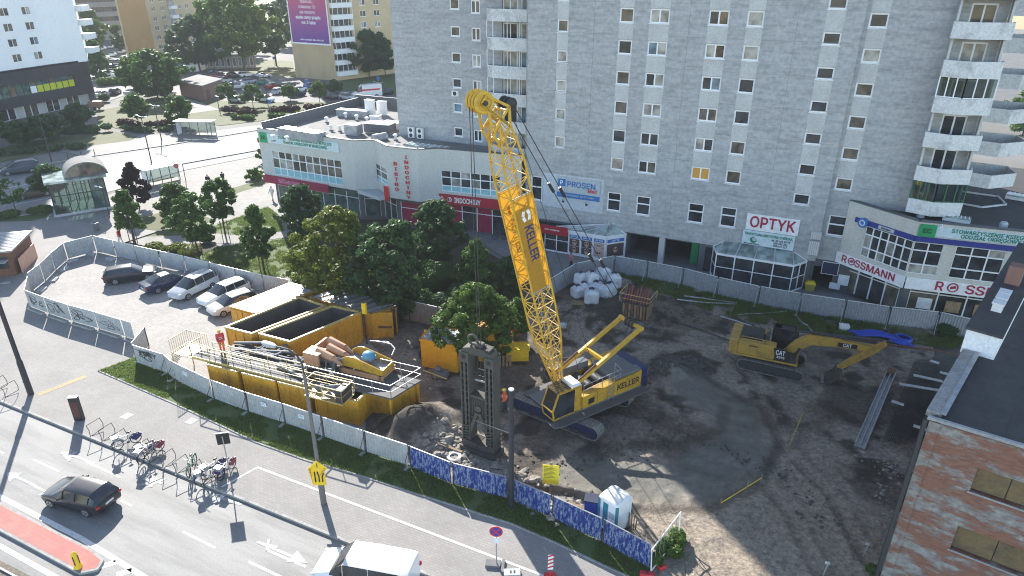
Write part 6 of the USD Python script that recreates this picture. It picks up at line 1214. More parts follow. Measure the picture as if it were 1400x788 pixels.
for k in range(1, 9):
 d = (FENW[k] - FENW[k - 1]) / np.linalg.norm(FENW[k] - FENW[k - 1]); n = np.array([d[1], -d[0]]); c = FENW[k] + n * .3; g = M(); g.tube([*(FENW[k] + n * .05), 1.2], [*(FENW[k] + n * .75), .16], .022, 5); put('brace', g, K.dark_steel, st_); g = M(); g.ob([*c, .16], (.22, .4, .08), math.atan2(d[1], d[0])); put('ballast', g, K.steel, st_)
bl_f = hoarding('hoarding', 'blue printed corrugated hoarding along the street side of the site', FENW[8:], 1.52, K.blue_print, z0=.12, printed=True)
orange_print = plain('orange_print', (0.5, 0.2, 0.1), 0.5)
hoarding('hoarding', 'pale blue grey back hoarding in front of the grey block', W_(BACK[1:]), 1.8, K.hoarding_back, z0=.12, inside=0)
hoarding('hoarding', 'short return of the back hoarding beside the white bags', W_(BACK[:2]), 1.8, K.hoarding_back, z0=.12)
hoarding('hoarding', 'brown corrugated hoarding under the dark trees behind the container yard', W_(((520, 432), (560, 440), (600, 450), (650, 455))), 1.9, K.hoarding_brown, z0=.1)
bt = thing('fence_prop', 'props and footings on the site side of the back hoarding', 'fence prop', (*xy(*BACK[4]), .12), world=True)
for k in range(3, 11):
 p = xy(*BACK[k]); g = M(); e = p + np.array([-.1, -1.1]); g.tube([*p, 1.7], [*e, .2], .025, 5); put('prop', g, K.steel, bt); g = M(); g.ob([*e, .22], (.5, .35, .15)); put('footing', g, K.dark_steel, bt)
# graffiti painted on the pale panels
def graffiti(label, base_a, base_b, z0, h, seed, txt=None):
 a, b = np.array(base_a), np.array(base_b); L = np.linalg.norm(b - a); d = (b - a) / L; n = np.array([d[1], -d[0]]); rng = random.Random(seed); t = thing('graffiti', label, 'graffiti', (*((a + b) / 2 + n * .06), z0), world=True); P3 = lambda u, z: np.array([*(a + d * u + n * .048), z])
 g = M()
 if txt: g.text(txt, .36, P3(L * .5, z0 + h * .62), [*d, 0], (0, 0, 1), .006, 'c', True, L * .5)
 for q in range(2 if txt else 3):
  cu, cz = L * (.3 + .2 * q) + rng.uniform(-.2, .2), z0 + h * rng.uniform(.45, .7); ru, rz_ = rng.uniform(.3, .7), rng.uniform(.2, .45); ph = rng.random() * 6; w = rng.choice([1, 1.5, 2])
  g.path([P3(cu + ru * math.cos(ph + w * s * .35) * (1 - .02 * s), cz + rz_ * math.sin(ph * .7 + s * .35)) for s in range(18)], .022, 4)
 g.path([P3(L * .1, z0 + h * .85), P3(L * .5, z0 + h * .82), P3(L * .55, z0 + h * .7)], .02, 4)
 put('strokes', g, K.black, t)
gw = W_(GRAF)
for k in range(4): graffiti(['looped black scrawl on the graffiti hoarding, first panel from the corner', 'round black scrawl on the second graffiti panel', 'curly black scrawl on the third graffiti panel', 'angular black scrawl on the fourth graffiti panel'][k], gw[k], gw[k + 1], .1, 1.6, 30 + k)
graffiti('black word sprayed on the panel beside the grass verge', FENW[0], FENW[1], .12, 1.5, 40, 'FSKEY')
for k, f_ in enumerate((.3, .5, .72)):                # small white notices on the street hoarding
 i = int(f_ * 8); a, b = FENW[i], FENW[i + 1]; d = (b - a) / np.linalg.norm(b - a); n = np.array([d[1], -d[0]]); p = a + d * 1.6 + n * .05; t = thing('fence_notice', ['first', 'second', 'third'][k] + ' small white notice from the left on the grey street hoarding', 'notice', (*p, 1.05), math.atan2(d[1], d[0])); g = M(); g.box(-.22, .22, -.02, .0, 0, .3); put('sheet', g, K.sign_white, t); g = M(); g.box(-.16, .16, -.025, -.02, .2, .23); g.box(-.16, .1, -.025, -.02, .1, .13); put('print', g, K.sign_blue, t)

# ---------------------------------------------------------------- crawler crane
CR = np.array([-12.2, 36.5, gz_at((-12.2, 36.5)) + .02]); CA = math.radians(-121)
cr = thing('crawler_crane', 'yellow crawler crane with a tall lattice boom in the middle of the site', 'crane', CR, CA)
Y_ = K.crane_yellow
def local(w): d = np.array(w) - CR; c, s = math.cos(-CA), math.sin(-CA); return np.array([c * d[0] - s * d[1], s * d[0] + c * d[1], d[2]])
def track(nm, c, ang, L, w, h, parent, frame_m):
 "one crawler: frame, rollers, belt of shoes; centre c in the parent's axes"
 dx = np.array([math.cos(ang), math.sin(ang), 0]); dy = np.array([-dx[1], dx[0], 0]); c = np.array(c, float); r = h / 2
 pts = []
 for k in range(9): a = -math.pi / 2 + math.pi * k / 8; pts.append((L / 2 - r + r * math.cos(a), r + r * math.sin(a)))
 for k in range(9): a = math.pi / 2 + math.pi * k / 8; pts.append((-L / 2 + r + r * math.cos(a), r + r * math.sin(a)))
 full = []
 for (x0, z0), (x1, z1) in zip(pts, pts[1:] + pts[:1]):
  n = max(1, int(math.hypot(x1 - x0, z1 - z0) / .24)); full += [(x0 + (x1 - x0) * k / n, z0 + (z1 - z0) * k / n) for k in range(n)]
 g = M()
 for (x0, z0), (x1, z1) in zip(full, full[1:] + full[:1]):
  p, q = c + dx * x0 + [0, 0, z0], c + dx * x1 + [0, 0, z1]; s = (q - p) * .06; up_ = np.cross(dy, q - p); up_ = up_ / np.linalg.norm(up_) * -.055
  A = [p + s - dy * w / 2, q - s - dy * w / 2, q - s + dy * w / 2, p + s + dy * w / 2]; g.hexa(np.vstack([np.array(A) + up_ * -.1, np.array(A) + up_]))
 tr = put(nm, g, K.track_plate, parent)
 g = M(); g.bar(c - dx * (L / 2 - h * .7) + [0, 0, h * .5], c + dx * (L / 2 - h * .7) + [0, 0, h * .5], w * .6, h * .62); put('track_frame', g, frame_m, tr)
 for k in (-1, 1): g = M(); g.disc(c + dx * k * (L / 2 - r) + [0, 0, r], dy, r * .8, w * .7, 16); put('idler' if k < 0 else 'sprocket', g, frame_m, tr)
 g = M()
 for k in range(7): g.disc(c + dx * (-L / 2 + r * 1.6 + (L - r * 3.2) * k / 6) + [0, 0, .2], dy, .14, w * .75, 10)
 put('rollers', g, K.dark_steel, tr); return tr
TA = math.radians(-9) - CA; tdx = np.array([math.cos(math.radians(-9)), math.sin(math.radians(-9)), 0]); tdy = np.array([-tdx[1], tdx[0], 0])
cen = np.array([-12.85, 36.35, CR[2]])
for s in (-1, 1): track('crawler_track', local(cen + tdy * 2.2 * s), TA, 6.7, .85, 1.0, cr, K.navy)
g = M(); a, b = local(cen + tdy * 2.0 + [0, 0, .6]), local(cen - tdy * 2.0 + [0, 0, .6])
for s in (-1, 1): g.bar(a + local(CR + tdx * s * 1.0), b + local(CR + tdx * s * 1.0), .7, .5)
g.lathe([(.001, .5), (1.3, .5), (1.3, 1.15), (.001, 1.15)], n=20); put('undercarriage', g, K.navy, cr)
g = M(); g.box(-3.75, 3.2, -1.6, 1.62, 1.14, 1.26); deck = put('deck', g, K.grey_machine, cr)
g = M(); g.prism([(-3.9, 1.6), (3.3, 1.6), (3.95, 1.6), (3.95, 2.15), (3.3, 2.3), (-3.9, 2.3)], 1.1, 1.18); put('side_walkway', g, K.grating, cr)
g = M(); g.prism([(-3.6, -2.2), (3.3, -2.2), (3.3, -1.6), (-3.6, -1.6)], 1.1, 1.18); put('side_walkway', g, K.grating, cr)
# side housing with the maker's letters
for s in (-1, 1):
 g = M(); y0, y1 = (1.0, 1.6) if s > 0 else (-1.6, -1.0); g.loft([[(-3.7, y0, 1.26), (-3.7, y1, 1.26), (-3.7, y1, 2.45), (-3.7, y0, 2.45)], [(1.3, y0, 1.26), (1.3, y1, 1.26), (1.3, y1, 2.15), (1.3, y0, 2.15)]]); hs = put('side_housing', g, K.machine_yellow, cr)
 g = M(); 
 for x in (-1.6, .1): g.box(x - .012, x + .012, s * 1.6, s * 1.604, 1.3, 2.15) if s > 0 else g.box(x - .012, x + .012, -1.604, -1.6, 1.3, 2.15)
 put('panel_joint', g, K.black, hs)
 g = M(); g.text('KELLER', .42, (-2.55, s * 1.602, 1.62), (-s, 0, 0), (0, 0, 1), .012, 'c', True, 1.9); put('lettering', g, K.black, hs)
 g = M(); g.box(.35, .85, min(s * 1.602, s * 1.615), max(s * 1.602, s * 1.615), 1.45, 1.85); put('grille', g, K.black, hs)
g = M(); g.box(-3.6, -1.5, -1.0, 1.0, 1.26, 2.5); g.box(-3.65, -1.5, 1.0, 1.5, 2.4, 2.62); put('engine_hood', g, K.grey_machine, cr)
g = M(); g.box(-1.45, .6, -.95, .95, 1.26, 1.75); put('winch_bed', g, K.dark_steel, cr)
for x in (-.9, .1): g = M(); g.disc((x, 0, 2.0), (0, 1, 0), .38, 1.5, 16); put('winch_drum', g, K.dark_steel, cr, smooth=40)
g = M(); g.box(-1.2, .9, -1.55, -1.0, 2.2, 2.75); put('cooler', g, K.grey_machine, cr)
g = M(); g.box(-4.6, -3.85, -1.4, 1.3, .7, 1.5); cw = put('counterweight', g, K.navy, cr)
for k in range(3): g = M(); g.box(-4.6, -3.88, -1.35, 1.25, 1.52 + .26 * k, 1.75 + .26 * k); put('weight_slab', g, K.blue_steel, cw)
# cab
def cab(parent, x0, x1, y0, y1, z0, z1, slope, m, glass=True):
 sec = lambda y: [(x0, y, z0), (x1 + slope * .6, y, z0), (x1 + slope, y, z0 + (z1 - z0) * .35), (x1 - .15, y, z1), (x0, y, z1)]
 R = [sec(y0), sec(y1)]; g = M(); th = .09
 for y in (y0 + th / 2, y1 - th / 2):
  s_ = sec(y)
  for p, q in zip(s_, s_[1:] + s_[:1]): g.bar(p, q, th, th)
 s0, s1 = sec(y0 + .05), sec(y1 - .05)
 for p, q in zip(s0, s1): g.bar(p, q, .09, .09)
 g.box(x0, x1 + slope * .5, y0, y1, z0, z0 + .1); g.box(x0, x0 + .5, y0, y1, z0, z1); g.hexa([(x0, y0, z1 - .08), (x1 - .25, y0, z1 - .08), (x1 - .25, y1, z1 - .08), (x0, y1, z1 - .08), (x0, y0, z1), (x1 - .25, y0, z1), (x1 - .25, y1, z1), (x0, y1, z1)])
 c = put('cab', g, m, parent)
 for y in (y0 + .02, y1 - .02): s_ = np.array(sec(y)); g = M(); o = np.array([0, .012, 0]); g.loft([s_ - o, s_ + o]); put('side_window', g, K.car_glass, c)
 a, b = np.array(sec(y0 + .06)), np.array(sec(y1 - .06)); g = M(); g.hexa(np.vstack([[a[1], b[1], b[2], a[2]], np.array([a[1], b[1], b[2], a[2]]) + [.015, 0, 0]])); g.hexa(np.vstack([[a[2], b[2], b[3], a[3]], np.array([a[2], b[2], b[3], a[3]]) + [.015, 0, 0]])); put('windscreen', g, K.car_glass, c)
 return c
cb = cab(cr, 1.5, 3.4, .45, 1.62, 1.26, 3.1, .28, K.machine_yellow)
g = M()
for k in range(6): y = .55 + k * .19; g.bar((2.3, y, 3.2), (3.3, y, 3.2), .04, .04)
g.bar((2.3, .5, 3.16), (2.3, 1.6, 3.16), .05, .05); g.bar((3.3, .5, 3.16), (3.3, 1.6, 3.16), .05, .05); put('roof_guard', g, K.dark_steel, cb)
g = M(); g.loft([[(1.45, .4, 3.1), (2.2, .4, 3.1), (2.2, 1.6, 3.1), (1.45, 1.6, 3.1)], [(1.55, .5, 3.32), (2.1, .5, 3.32), (2.1, 1.5, 3.32), (1.55, 1.5, 3.32)]]); put('roof_box', g, K.white, cb)
g = M(); g.box(2.4, 3.0, .7, 1.2, 1.4, 1.9); g.box(2.35, 2.5, .7, 1.2, 1.9, 2.5); put('operator_seat', g, K.red_cloth, cb)
def rail(parent, pts, h, r=.022, m=None, mids=1, posts=True):
 g = M(); pts = [np.array(p, float) for p in pts]
 for a, b in zip(pts, pts[1:]):
  for k in range(mids + 1): o = np.array([0, 0, h * (k + 1) / (mids + 1)]); g.tube(a + o, b + o, r, 5)
  n = max(1, int(np.linalg.norm(b - a) / 1.2))
  if posts:
   for k in range(n + 1): p = a + (b - a) * k / n; g.tube(p, p + [0, 0, h], r, 5)
 return put('handrail', g, m or K.steel, parent)
rail(cr, [(1.2, 1.5, 2.17), (-1.9, 1.5, 2.33), (-1.9, .9, 2.5)], .75); rail(cr, [(-1.3, -1.5, 2.2), (.9, -1.5, 2.75)], .6)
g = M()
for x in (-1.2, -.75): g.tube((x, 1.7, 1.15), (x, 1.66, 3.1), .022, 5)
for k in range(6): g.tube((-1.2, 1.68, 1.35 + .3 * k), (-.75, 1.68, 1.35 + .3 * k), .015, 4)
put('ladder', g, K.steel, cr)
# lattice boom
BF, BT = np.array([2.03, 0, 2.2 - CR[2] + .13]), np.array([6.45, 0, 19.9 - CR[2]]); bdv = (BT - BF) / np.linalg.norm(BT - BF); bx = np.cross([0, 1, 0], bdv); BLn = float(np.linalg.norm(BT - BF)); by = np.array([0, 1.0, 0])
# bx points forward and down from the boom axis
def bp(s, y, x): return BF + bdv * s + by * y + bx * x
def half(s): return .67 * min(1, .3 + .7 * s / 4.6) if s < 4.6 else (.67 if s < BLn - 2.2 else .67 - .12 * (s - BLn + 2.2) / 2.2), .66 * min(1, .12 + .88 * s / 4.6) if s < 4.6 else (.66 if s < BLn - 2.2 else .66 - .36 * (s - BLn + 2.2) / 2.2)
ss = np.linspace(0, BLn, 19); corners = [(1, 1), (1, -1), (-1, -1), (-1, 1)]
for cy, cx in corners:
 g = M(); P_ = [bp(s, half(s)[0] * cy, half(s)[1] * cx) for s in ss]
 for a, b in zip(P_, P_[1:]): g.tube(a, b, .062, 7)
 put('boom_chord', g, Y_, cr, smooth=60)
faces = [(0, 1), (1, 2), (2, 3), (3, 0)]
for fi, (i, j) in enumerate(faces):
 g = M()
 for k, (s0, s1) in enumerate(zip(ss, ss[1:])):
  p = lambda s, c: bp(s, half(s)[0] * corners[c][0], half(s)[1] * corners[c][1])
  A, B = (i, j) if k % 2 else (j, i); g.tube(p(s0, A), p(s1, B), .03, 5); g.tube(p(s0, i), p(s0, j), .026, 5)
  if fi in (0, 2) or s0 < 4.8: g.tube(p(s0, B), p(s1, A), .026, 5)
 put('boom_lacing', g, Y_, cr)
sb0, sb1 = 8.2, 14.2
for s_ in (-1, 1):
 y = s_ * .71; g = M(); q = [bp(sb0, y, .62), bp(sb1, y, .62), bp(sb1, y, -.62), bp(sb0, y, -.62)]; o = np.array([0, .008, 0]); g.hexa(np.vstack([np.array(q) - o, np.array(q) + o])); bn = put('banner', g, K.banner, cr)
 dn = -bdv; right = dn; upv = np.cross([0, s_, 0], right)
 g = M(); cc = bp(11.3, y + s_ * .014, 0); g.text('KELLER', .52, cc - upv * .26, right, upv, .006, 'c', True, 2.2); put('lettering', g, K.ink, bn)
 g = M()
 for w_s in (-1, 1):
  c0 = bp(13.0, y + s_ * .012, 0) + upv * .22 * w_s
  for hh in (-1, 1): tri = [c0 + upv * .26 * w_s, c0 + right * .34 * hh - upv * .05 * w_s, c0 - upv * .22 * w_s]; g.add(np.array(tri), [[0, 1, 2]]) if False else g.bar(c0 + right * .02 * hh, c0 + right * .3 * hh - upv * .1 * w_s, .18, .006, up=(0, 1, 0))
 put('logo', g, K.sign_white, bn)
 for s2 in (sb0, sb1): g = M(); g.tube(bp(s2, y, .66), bp(s2, y, -.66), .03, 5); put('banner_rod', g, K.steel, bn)
# ladder cage running up inside the boom
g = M()
for x in (-.2, .2): g.tube(bp(1, .35, x), bp(BLn - 1.5, .35, x), .018, 4)
for k in range(44): s_ = 1.2 + k * .37; g.tube(bp(s_, .35, -.2), bp(s_, .35, .2), .012, 4)
put('boom_ladder', g, K.steel, cr)
# boom head
g = M(); tip = bp(BLn, 0, 0); hc = np.array([7.55, 0, 21.05 - CR[2]])
for y in (-.5, .5):
 pl_ = [bp(BLn - 1.0, y, .45), bp(BLn - .2, y, -.32), bp(BLn + .75, y, -.5), hc + [-.1, y, .35], hc + [.2, y, 0], hc + [-.2, y, -.35], bp(BLn - .2, y, .75)]; [g.bar(a, b, .13, .09, up=(0, 1, 0)) for a, b in list(zip(pl_, pl_[1:] + pl_[:1])) + [(pl_[1], pl_[5]), (pl_[2], pl_[6]), (pl_[1], pl_[4])]]
for q in (bp(BLn, 0, .25), bp(BLn + .6, 0, -.3), bp(BLn - .8, 0, .3)): g.tube(q - [0, .5, 0], q + [0, .5, 0], .08, 8)
put('boom_head', g, Y_, cr)
for k, y in enumerate((-.42, -.14, .14, .42)):
 g = M(); g.torus(hc + [0, y, 0], (0, 1, 0), .46, .11, 22, 6); g.disc(hc + [0, y, 0], (0, 1, 0), .42, .05, 20); put('head_sheave', g, Y_, cr, smooth=50)
g = M(); g.disc(hc, (0, 1, 0), .12, 1.25, 12); put('sheave_pin', g, K.dark_steel, cr)
bs = bp(BLn + .75, 0, -.75)
for y in (-.35, .0, .35): g = M(); g.torus(bs + [0, y, 0], (0, 1, 0), .28, .06, 16, 5); g.disc(bs + [0, y, 0], (0, 1, 0), .25, .04, 14); put('rear_sheave', g, K.dark_steel, cr, smooth=50)
# rear mast with its pendants
MT, MB = np.array([-3.9, 0, 5.45 - CR[2]]), np.array([1.4, 0, 3.0 - CR[2]])
for y in (-.95, .95):
 g = M(); g.bar(MB + [0, y, 0], MT + [0, y, 0], .2, .26); put('mast_beam', g, Y_, cr)
 g = M(); g.bar(MB + [0, y, 0], (1.6, y, 1.26), .14, .2); g.tube(MB + [.2, y, .02], MB + (MT - MB) * .3 + [0, y * 1.0, .2], .07, 8); put('mast_foot', g, K.rust, cr)
g = M(); c = MB + (MT - MB) * .42; g.bar(c - [0, .95, 0], c + [0, .95, 0], .18, .22); put('mast_cross_beam', g, Y_, cr)
g = M(); g.tube(MT - [0, 1.1, 0], MT + [0, 1.1, 0], .16, 10); put('mast_head', g, Y_, cr)
for y in (-.3, 0, .3): g = M(); g.disc(MT + [.05, y, 0], (0, 1, 0), .3, .1, 14); put('mast_sheave', g, K.dark_steel, cr)
for y in (-.55, .55):
 g = M(); e0, e1 = bs + [0, y * .9, 0], MT + [0, y, .1]; g.tube(e0, e1, .025, 5)
 for f_ in (.33, .66): c = e0 + (e1 - e0) * f_; dd_ = (e1 - e0) / np.linalg.norm(e1 - e0); g.tube(c - dd_ * .35, c + dd_ * .35, .09, 6)
 put('pendant', g, K.black, cr)
for y in (-.2, .2): g = M(); g.tube(MT + [0, y, -.1], (-3.0, y, 1.8), .016, 4); put('hoist_line', g, K.black, cr)
g = M(); e1 = np.array([-.9, 0, 2.3]); g.tube(bs + [0, .2, 0], e1 + [0, .2, 0], .016, 4); g.tube(bs + [0, -.2, 0], (.1, -.2, 2.3), .016, 4); put('hoist_line', g, K.black, cr)
# ropes down to the grab
gx_, gy_ = -16.15, 29.55; GZ = gz_at((gx_, gy_))
lc = local((gx_, gy_, 0)); zt = 7.5 - CR[2]
for k, y in enumerate((-.14, .14)):
 g = M(); g.tube(hc + [.5, y, 0], (lc[0], lc[1] + y, zt), .022, 5); put('grab_rope', g, K.dark_steel, cr)

# ---------------------------------------------------------------- grab frame
GR = thing('grab_frame', 'tall dark muddy diaphragm wall grab standing under the crane ropes', 'grab', (gx_, gy_, GZ), math.radians(-2)); ms = K.mud_steel
for s in (-1, 1):
 x = s * .82; g = M(); cols = [(x - .28, x - .2), (x + .2, x + .28)]
 for a, b in cols: g.box(a, b, -.42, .42, .9, 7.0)
 g.box(x - .2, x + .2, -.06, .06, .9, 7.0)
 for y in (-.4, .36): g.box(x - .07, x + .07, y, y + .04, 1.0, 6.3); 
 for k in range(12): z = 1.4 + k * .42; g.box(x - .2, x + .2, -.38, .38, z, z + .05)
 put('guide_column', g, ms, GR)
 g = M(); g.disc((x, -.44, 6.72), (0, 1, 0), .13, .04, 14); put('column_eye', g, K.black, GR)
 g = M(); g.box(x - .3, x + .3, -.43, -.4, 6.35, 7.02); g.box(x - .3, x + .3, .4, .43, 6.35, 7.02); put('column_head', g, ms, GR)
 g = M()
 for k in range(5): z = 1.1 + k * .2; g.bar((x - .25, -.46, z), (x + .2, -.46, z + .12), .05, .07)
 put('tooth_row', g, ms, GR)
g = M(); g.loft([[(-1.1, y, 6.95), (1.1, y, 6.95), (.9, y, 7.25), (.35, y, 7.42), (-.35, y, 7.42), (-.9, y, 7.25)] for y in (-.36, .36)]); put('cross_head', g, ms, GR)
g = M(); g.torus((-.42, 0, 7.72), (0, 1, 0), .3, .075, 18, 6); put('lifting_ring', g, ms, GR); g = M(); g.box(-.25, .25, -.2, .2, 7.4, 7.62); g.box(.3, .8, -.3, .3, 7.3, 7.42); put('rope_socket', g, ms, GR)
g = M(); g.box(-.54, .54, -.2, .2, 2.6, 4.0); g.box(-.54, .54, -.3, .3, 4.0, 4.15); g.box(-.54, .54, -.3, .3, 2.5, 2.65); put('jaw_block', g, ms, GR)
g = M()
for k in range(6): g.tube((-.42 + k * .17, -.25, 2.7), (-.42 + k * .17, -.25, 3.9), .035, 6)
g.disc((0, -.3, 3.3), (0, 1, 0), .22, .12, 12); put('hydraulics', g, ms, GR)
for s in (-1, 1): g = M(); g.bar((s * .08, -.3, 3.0), (s * .85, -.3, .8), .16, .2); put('jaw_arm', g, ms, GR)
g = M()
for z in (5.3, 5.75): g.box(-.5, .5, .1, .14, z, z + .05)
for k in range(5): g.box(-.45 + k * .22, -.42 + k * .22, .1, .14, 5.3, 6.4)
put('hose_grid', g, K.dark_steel, GR); g = M(); g.box(-.3, .55, -.12, -.02, 5.1, 5.2); put('lamp_bar', g, K.steel, GR)
for s in (-1, 1):
 g = M(); g.loft([[(s * .02, y, .75), (s * 1.12, y, .95), (s * 1.12, y, .5), (s * .7, y, .0), (s * .05, y, -.05)] for y in (-.45, .45)]); put('jaw', g, ms, GR)
 g = M()
 for k in range(4): y = -.38 + k * .25; g.loft([[(s * .05, y - .05, .0), (s * .4, y - .05, .0), (s * .4, y + .05, .0), (s * .05, y + .05, .0)], [(s * .1, y - .02, -.2), (s * .15, y - .02, -.2), (s * .15, y + .02, -.2), (s * .1, y + .02, -.2)]])
 put('jaw_teeth', g, ms, GR)
g = M(); g.box(-1.25, 1.25, -.55, .55, .02, .4); put('foot_plate', g, ms, GR)
# ---------------------------------------------------------------- yellow containers and the slurry plant
SY = K.skip_yellow
def container(name, label, px4, z0, z1, open_top=True, ribs=True, inside_fill=.12, roof=None, m=None, door=False):
 "box on four plan corners seen in the photograph at height z1 (front-left, front-right, back-right, back-left)"
 m = m or SY; q = np.array([at(*p, z1)[:2] for p in px4]); return box4(name, label, q, z0, z1, open_top, ribs, inside_fill, roof, m, door)
def box4(name, label, q, z0, z1, open_top=True, ribs=True, inside_fill=.12, roof=None, m=None, door=False, cat='container'):
 q = np.array(q, float); c = q.mean(0); t = thing(name, label, cat, (*c, z0), world=True); P_ = Polygon(q); m = m or SY
 for i in range(4):
  a, b = q[i], q[(i + 1) % 4]; L = np.linalg.norm(b - a); w = M(); w.wall(a + (b - a) / L * .002, b - (b - a) / L * .062, z0, z1, .06); put('side', w, m, t)
  if ribs:
   g = M(); n = max(2, round(L / .75))
   for k in range(n + 1): u = .05 + (L - .1) * k / n; g.wbox(a, b, max(0, u - .045), min(L, u + .045), z0 + .02, z1 - .1, -.002, .05)
   put('rib', g, m, t)
  g = M(); g.wbox(a, b, -.02, L + .02, z1 - .1, z1 + .03, -.1, .075); put('top_edge', g, m if not open_top else K.rail_yellow, t)
 if open_top:
  g = M(); g.prism(P_.buffer(-.07), z0 + inside_fill, z0 + inside_fill + .05); put('floor', g, K.skip_inside, t)
  for i in range(4): a, b = q[i], q[(i + 1) % 4]; L = np.linalg.norm(b - a); g = M(); g.wbox(a, b, .07, L - .07, z0 + .2, z1 - .12, -.085, -.066); put('lining', g, K.skip_inside, t)
 else:
  g = M(); g.prism(P_.buffer(-.03), z1 - .02, z1 + .015); rf_ = put('roof', g, roof or m, t)
  a, b, d = q[0], q[1], q[3]; L = np.linalg.norm(d - a); n = int(L / .28); g = M()
  for k in range(n): u = (k + .5) / n; p0, p1 = a + (d - a) * u, b + (q[2] - b) * u; s = (p1 - p0) * .02; g.bar([*(p0 + s), z1 + .025], [*(p1 - s), z1 + .025], .1, .03)
  put('roof_rib', g, roof or m, rf_)
 if door:
  a, b = q[0], q[1]; L = np.linalg.norm(b - a)
  for k in range(2): g = M(); g.wbox(a, b, L * (.04 + .48 * k), L * (.48 + .48 * k), z0 + .15, z1 - .15, .055, .08); d_ = put('door', g, m, t); g = M(); g.wbox(a, b, L * (.26 + .48 * k) - .02, L * (.26 + .48 * k) + .02, z0 + .2, z1 - .2, .085, .12); put('lock_bar', g, K.steel, d_)
 return t
yz = .118
container('open_tank', 'tall open yellow container with dark inside, the left one of two', ((308, 447), (344, 456), (445, 418), (409, 406)), yz, 2.75)
container('open_tank', 'tall open yellow container with dark inside, right one nearest the pump machine', ((354, 456), (396, 467), (493, 426.6), (454, 418)), yz, 2.75)
container('container_shed', 'low yellow container with a pale ribbed roof next to the parked cars', ((315, 419), (348, 428), (436, 396), (396, 387)), yz, 2.5, open_top=False, roof=K.zinc, door=True)
q = [at(*p, 2.4)[:2] for p in ((508, 430), (541, 421), (462, 396), (423, 407))]; q = [q[0], q[1], q[2], q[3]]
box4('tool_store', 'yellow tool container under a pale slatted roof with an open dark end', [q[3], q[0], q[1], q[2]], yz, 2.4, open_top=False, roof=K.zinc)
tl = thing('slat_roof', 'roof of loose pale and rusty slats over the tool container', 'roof', (*np.mean(q, axis=0), 2.45), world=True)
n = 22
for k in range(n):
 u = (k + .5) / n; a, b = q[3] + (q[0] - q[3]) * u, q[2] + (q[1] - q[2]) * u; d = (b - a) * .06; g = M(); z = 2.5 + .03 * ((k * 7) % 3); g.bar([*(a - d), z], [*(b + d), z + .02], .16, .03); put('slat', g, K.zinc if k % 3 else K.wood, tl)
# door leaves and mast at the tool container
t = thing('open_door', 'open yellow door leaf standing at the end of the tool container', 'door', (*xy(512, 464), yz), math.radians(25)); g = M(); g.box(0, 1.6, -.04, .04, .05, 2.3); put('leaf', g, SY, t); g = M(); g.box(.1, 1.5, -.05, -.042, .9, 1.1); put('stripe', g, K.rust, t)
t = thing('dark_cabinet', 'dark open cabinet full of tools at the end of the slatted roof', 'cabinet', (*xy(532, 455), yz), math.radians(20)); g = M(); g.box(-.7, .7, .5, .6, 0, 2.2); g.box(-.7, -.6, -.5, .5, 0, 2.2); g.box(.6, .7, -.5, .5, 0, 2.2); g.box(-.75, .75, -.55, .65, 2.2, 2.3); put('shell', g, K.dark_steel, t); g = M(); g.box(-.5, .1, -.1, .3, 0, 1.3); g.box(.15, .5, -.2, .3, 0, .8); put('contents', g, K.grey_machine, t)
t = thing('warning_mast', 'thin mast with a yellow box in front of the slatted roof', 'mast', (*xy(502, 472), yz)); g = M(); g.tube((0, 0, 0), (0, 0, 3.9), .05, 7); put('mast', g, K.dark_steel, t); g = M(); g.box(-.1, .25, -.1, .1, 2.7, 3.6); put('box', g, K.sign_yellow, t)
# low front containers below the walkway
zt_ = 2.05; fdir_ = np.array([math.cos(math.radians(4.0)), math.sin(math.radians(4.0))]); fn = np.array([-fdir_[1], fdir_[0]])
def front_px(px): # along the front line through the seen corner
 a = np.array([-24.6, 28.4]); u, z = on_wall(a - fdir_ * 20, a, px[0], px[1]); return a - fdir_ * (20 - u)
segs = [((288, 520), (330, 540)), ((337, 540), (382, 558)), ((385, 550), (427, 572)), ((435, 575), (492, 584))]
for k, (a, b) in enumerate(segs):
 p, q_ = front_px(a), front_px(b); q4 = [p, q_, q_ + fn * 2.6, p + fn * 2.6]
 box4('low_container', ['low yellow container under the walkway, leftmost of the row', 'low yellow container under the walkway, second from the left', 'low yellow container behind the street lamp', 'low yellow container at the right end by the mud heap'][k], q4, yz, zt_, ribs=True, inside_fill=1.5)
W0, W1 = at(262, 487, 2.2)[:2], at(478, 541, 2.2)[:2]; wd_ = (W1 - W0) / np.linalg.norm(W1 - W0); wn = np.array([-wd_[1], wd_[0]]); LW = float(np.linalg.norm(W1 - W0))
wk = thing('walkway', 'long raised walkway with yellow handrails along the low containers', 'walkway', (*W0, 0), world=True)
g = M(); g.bar([*(W0 + wn * .45), 2.17], [*(W1 + wn * .45), 2.17], .9, .06); put('deck', g, K.grating, wk)
g = M(); g.bar([*W0, 2.12], [*W1, 2.12], .06, .2); g.bar([*(W0 + wn * .9), 2.12], [*(W1 + wn * .9), 2.12], .06, .2); put('beam', g, K.rail_yellow, wk)
def hrail(parent, a, b, z, h=1.0, m=None, step=1.5, name='handrail', mids=1, r=.028):
 g = M(); a, b = np.array(a), np.array(b); n = max(1, round(np.linalg.norm(b - a) / step))
 for k in range(mids + 1): zz = z + h * (k + 1) / (mids + 1); g.bar([*a, zz], [*b, zz], .05 if k == mids else .035, .06 if k == mids else .035)
 for k in range(n + 1): p = a + (b - a) * k / n; g.tube([*p, z], [*p, z + h], r, 5)
 return put(name, g, m or K.rail_yellow, parent)
for s, e in ((0, .62), (.62, 1.0)): hrail(wk, W0 + wd_ * LW * s, W0 + wd_ * LW * e, 2.2)
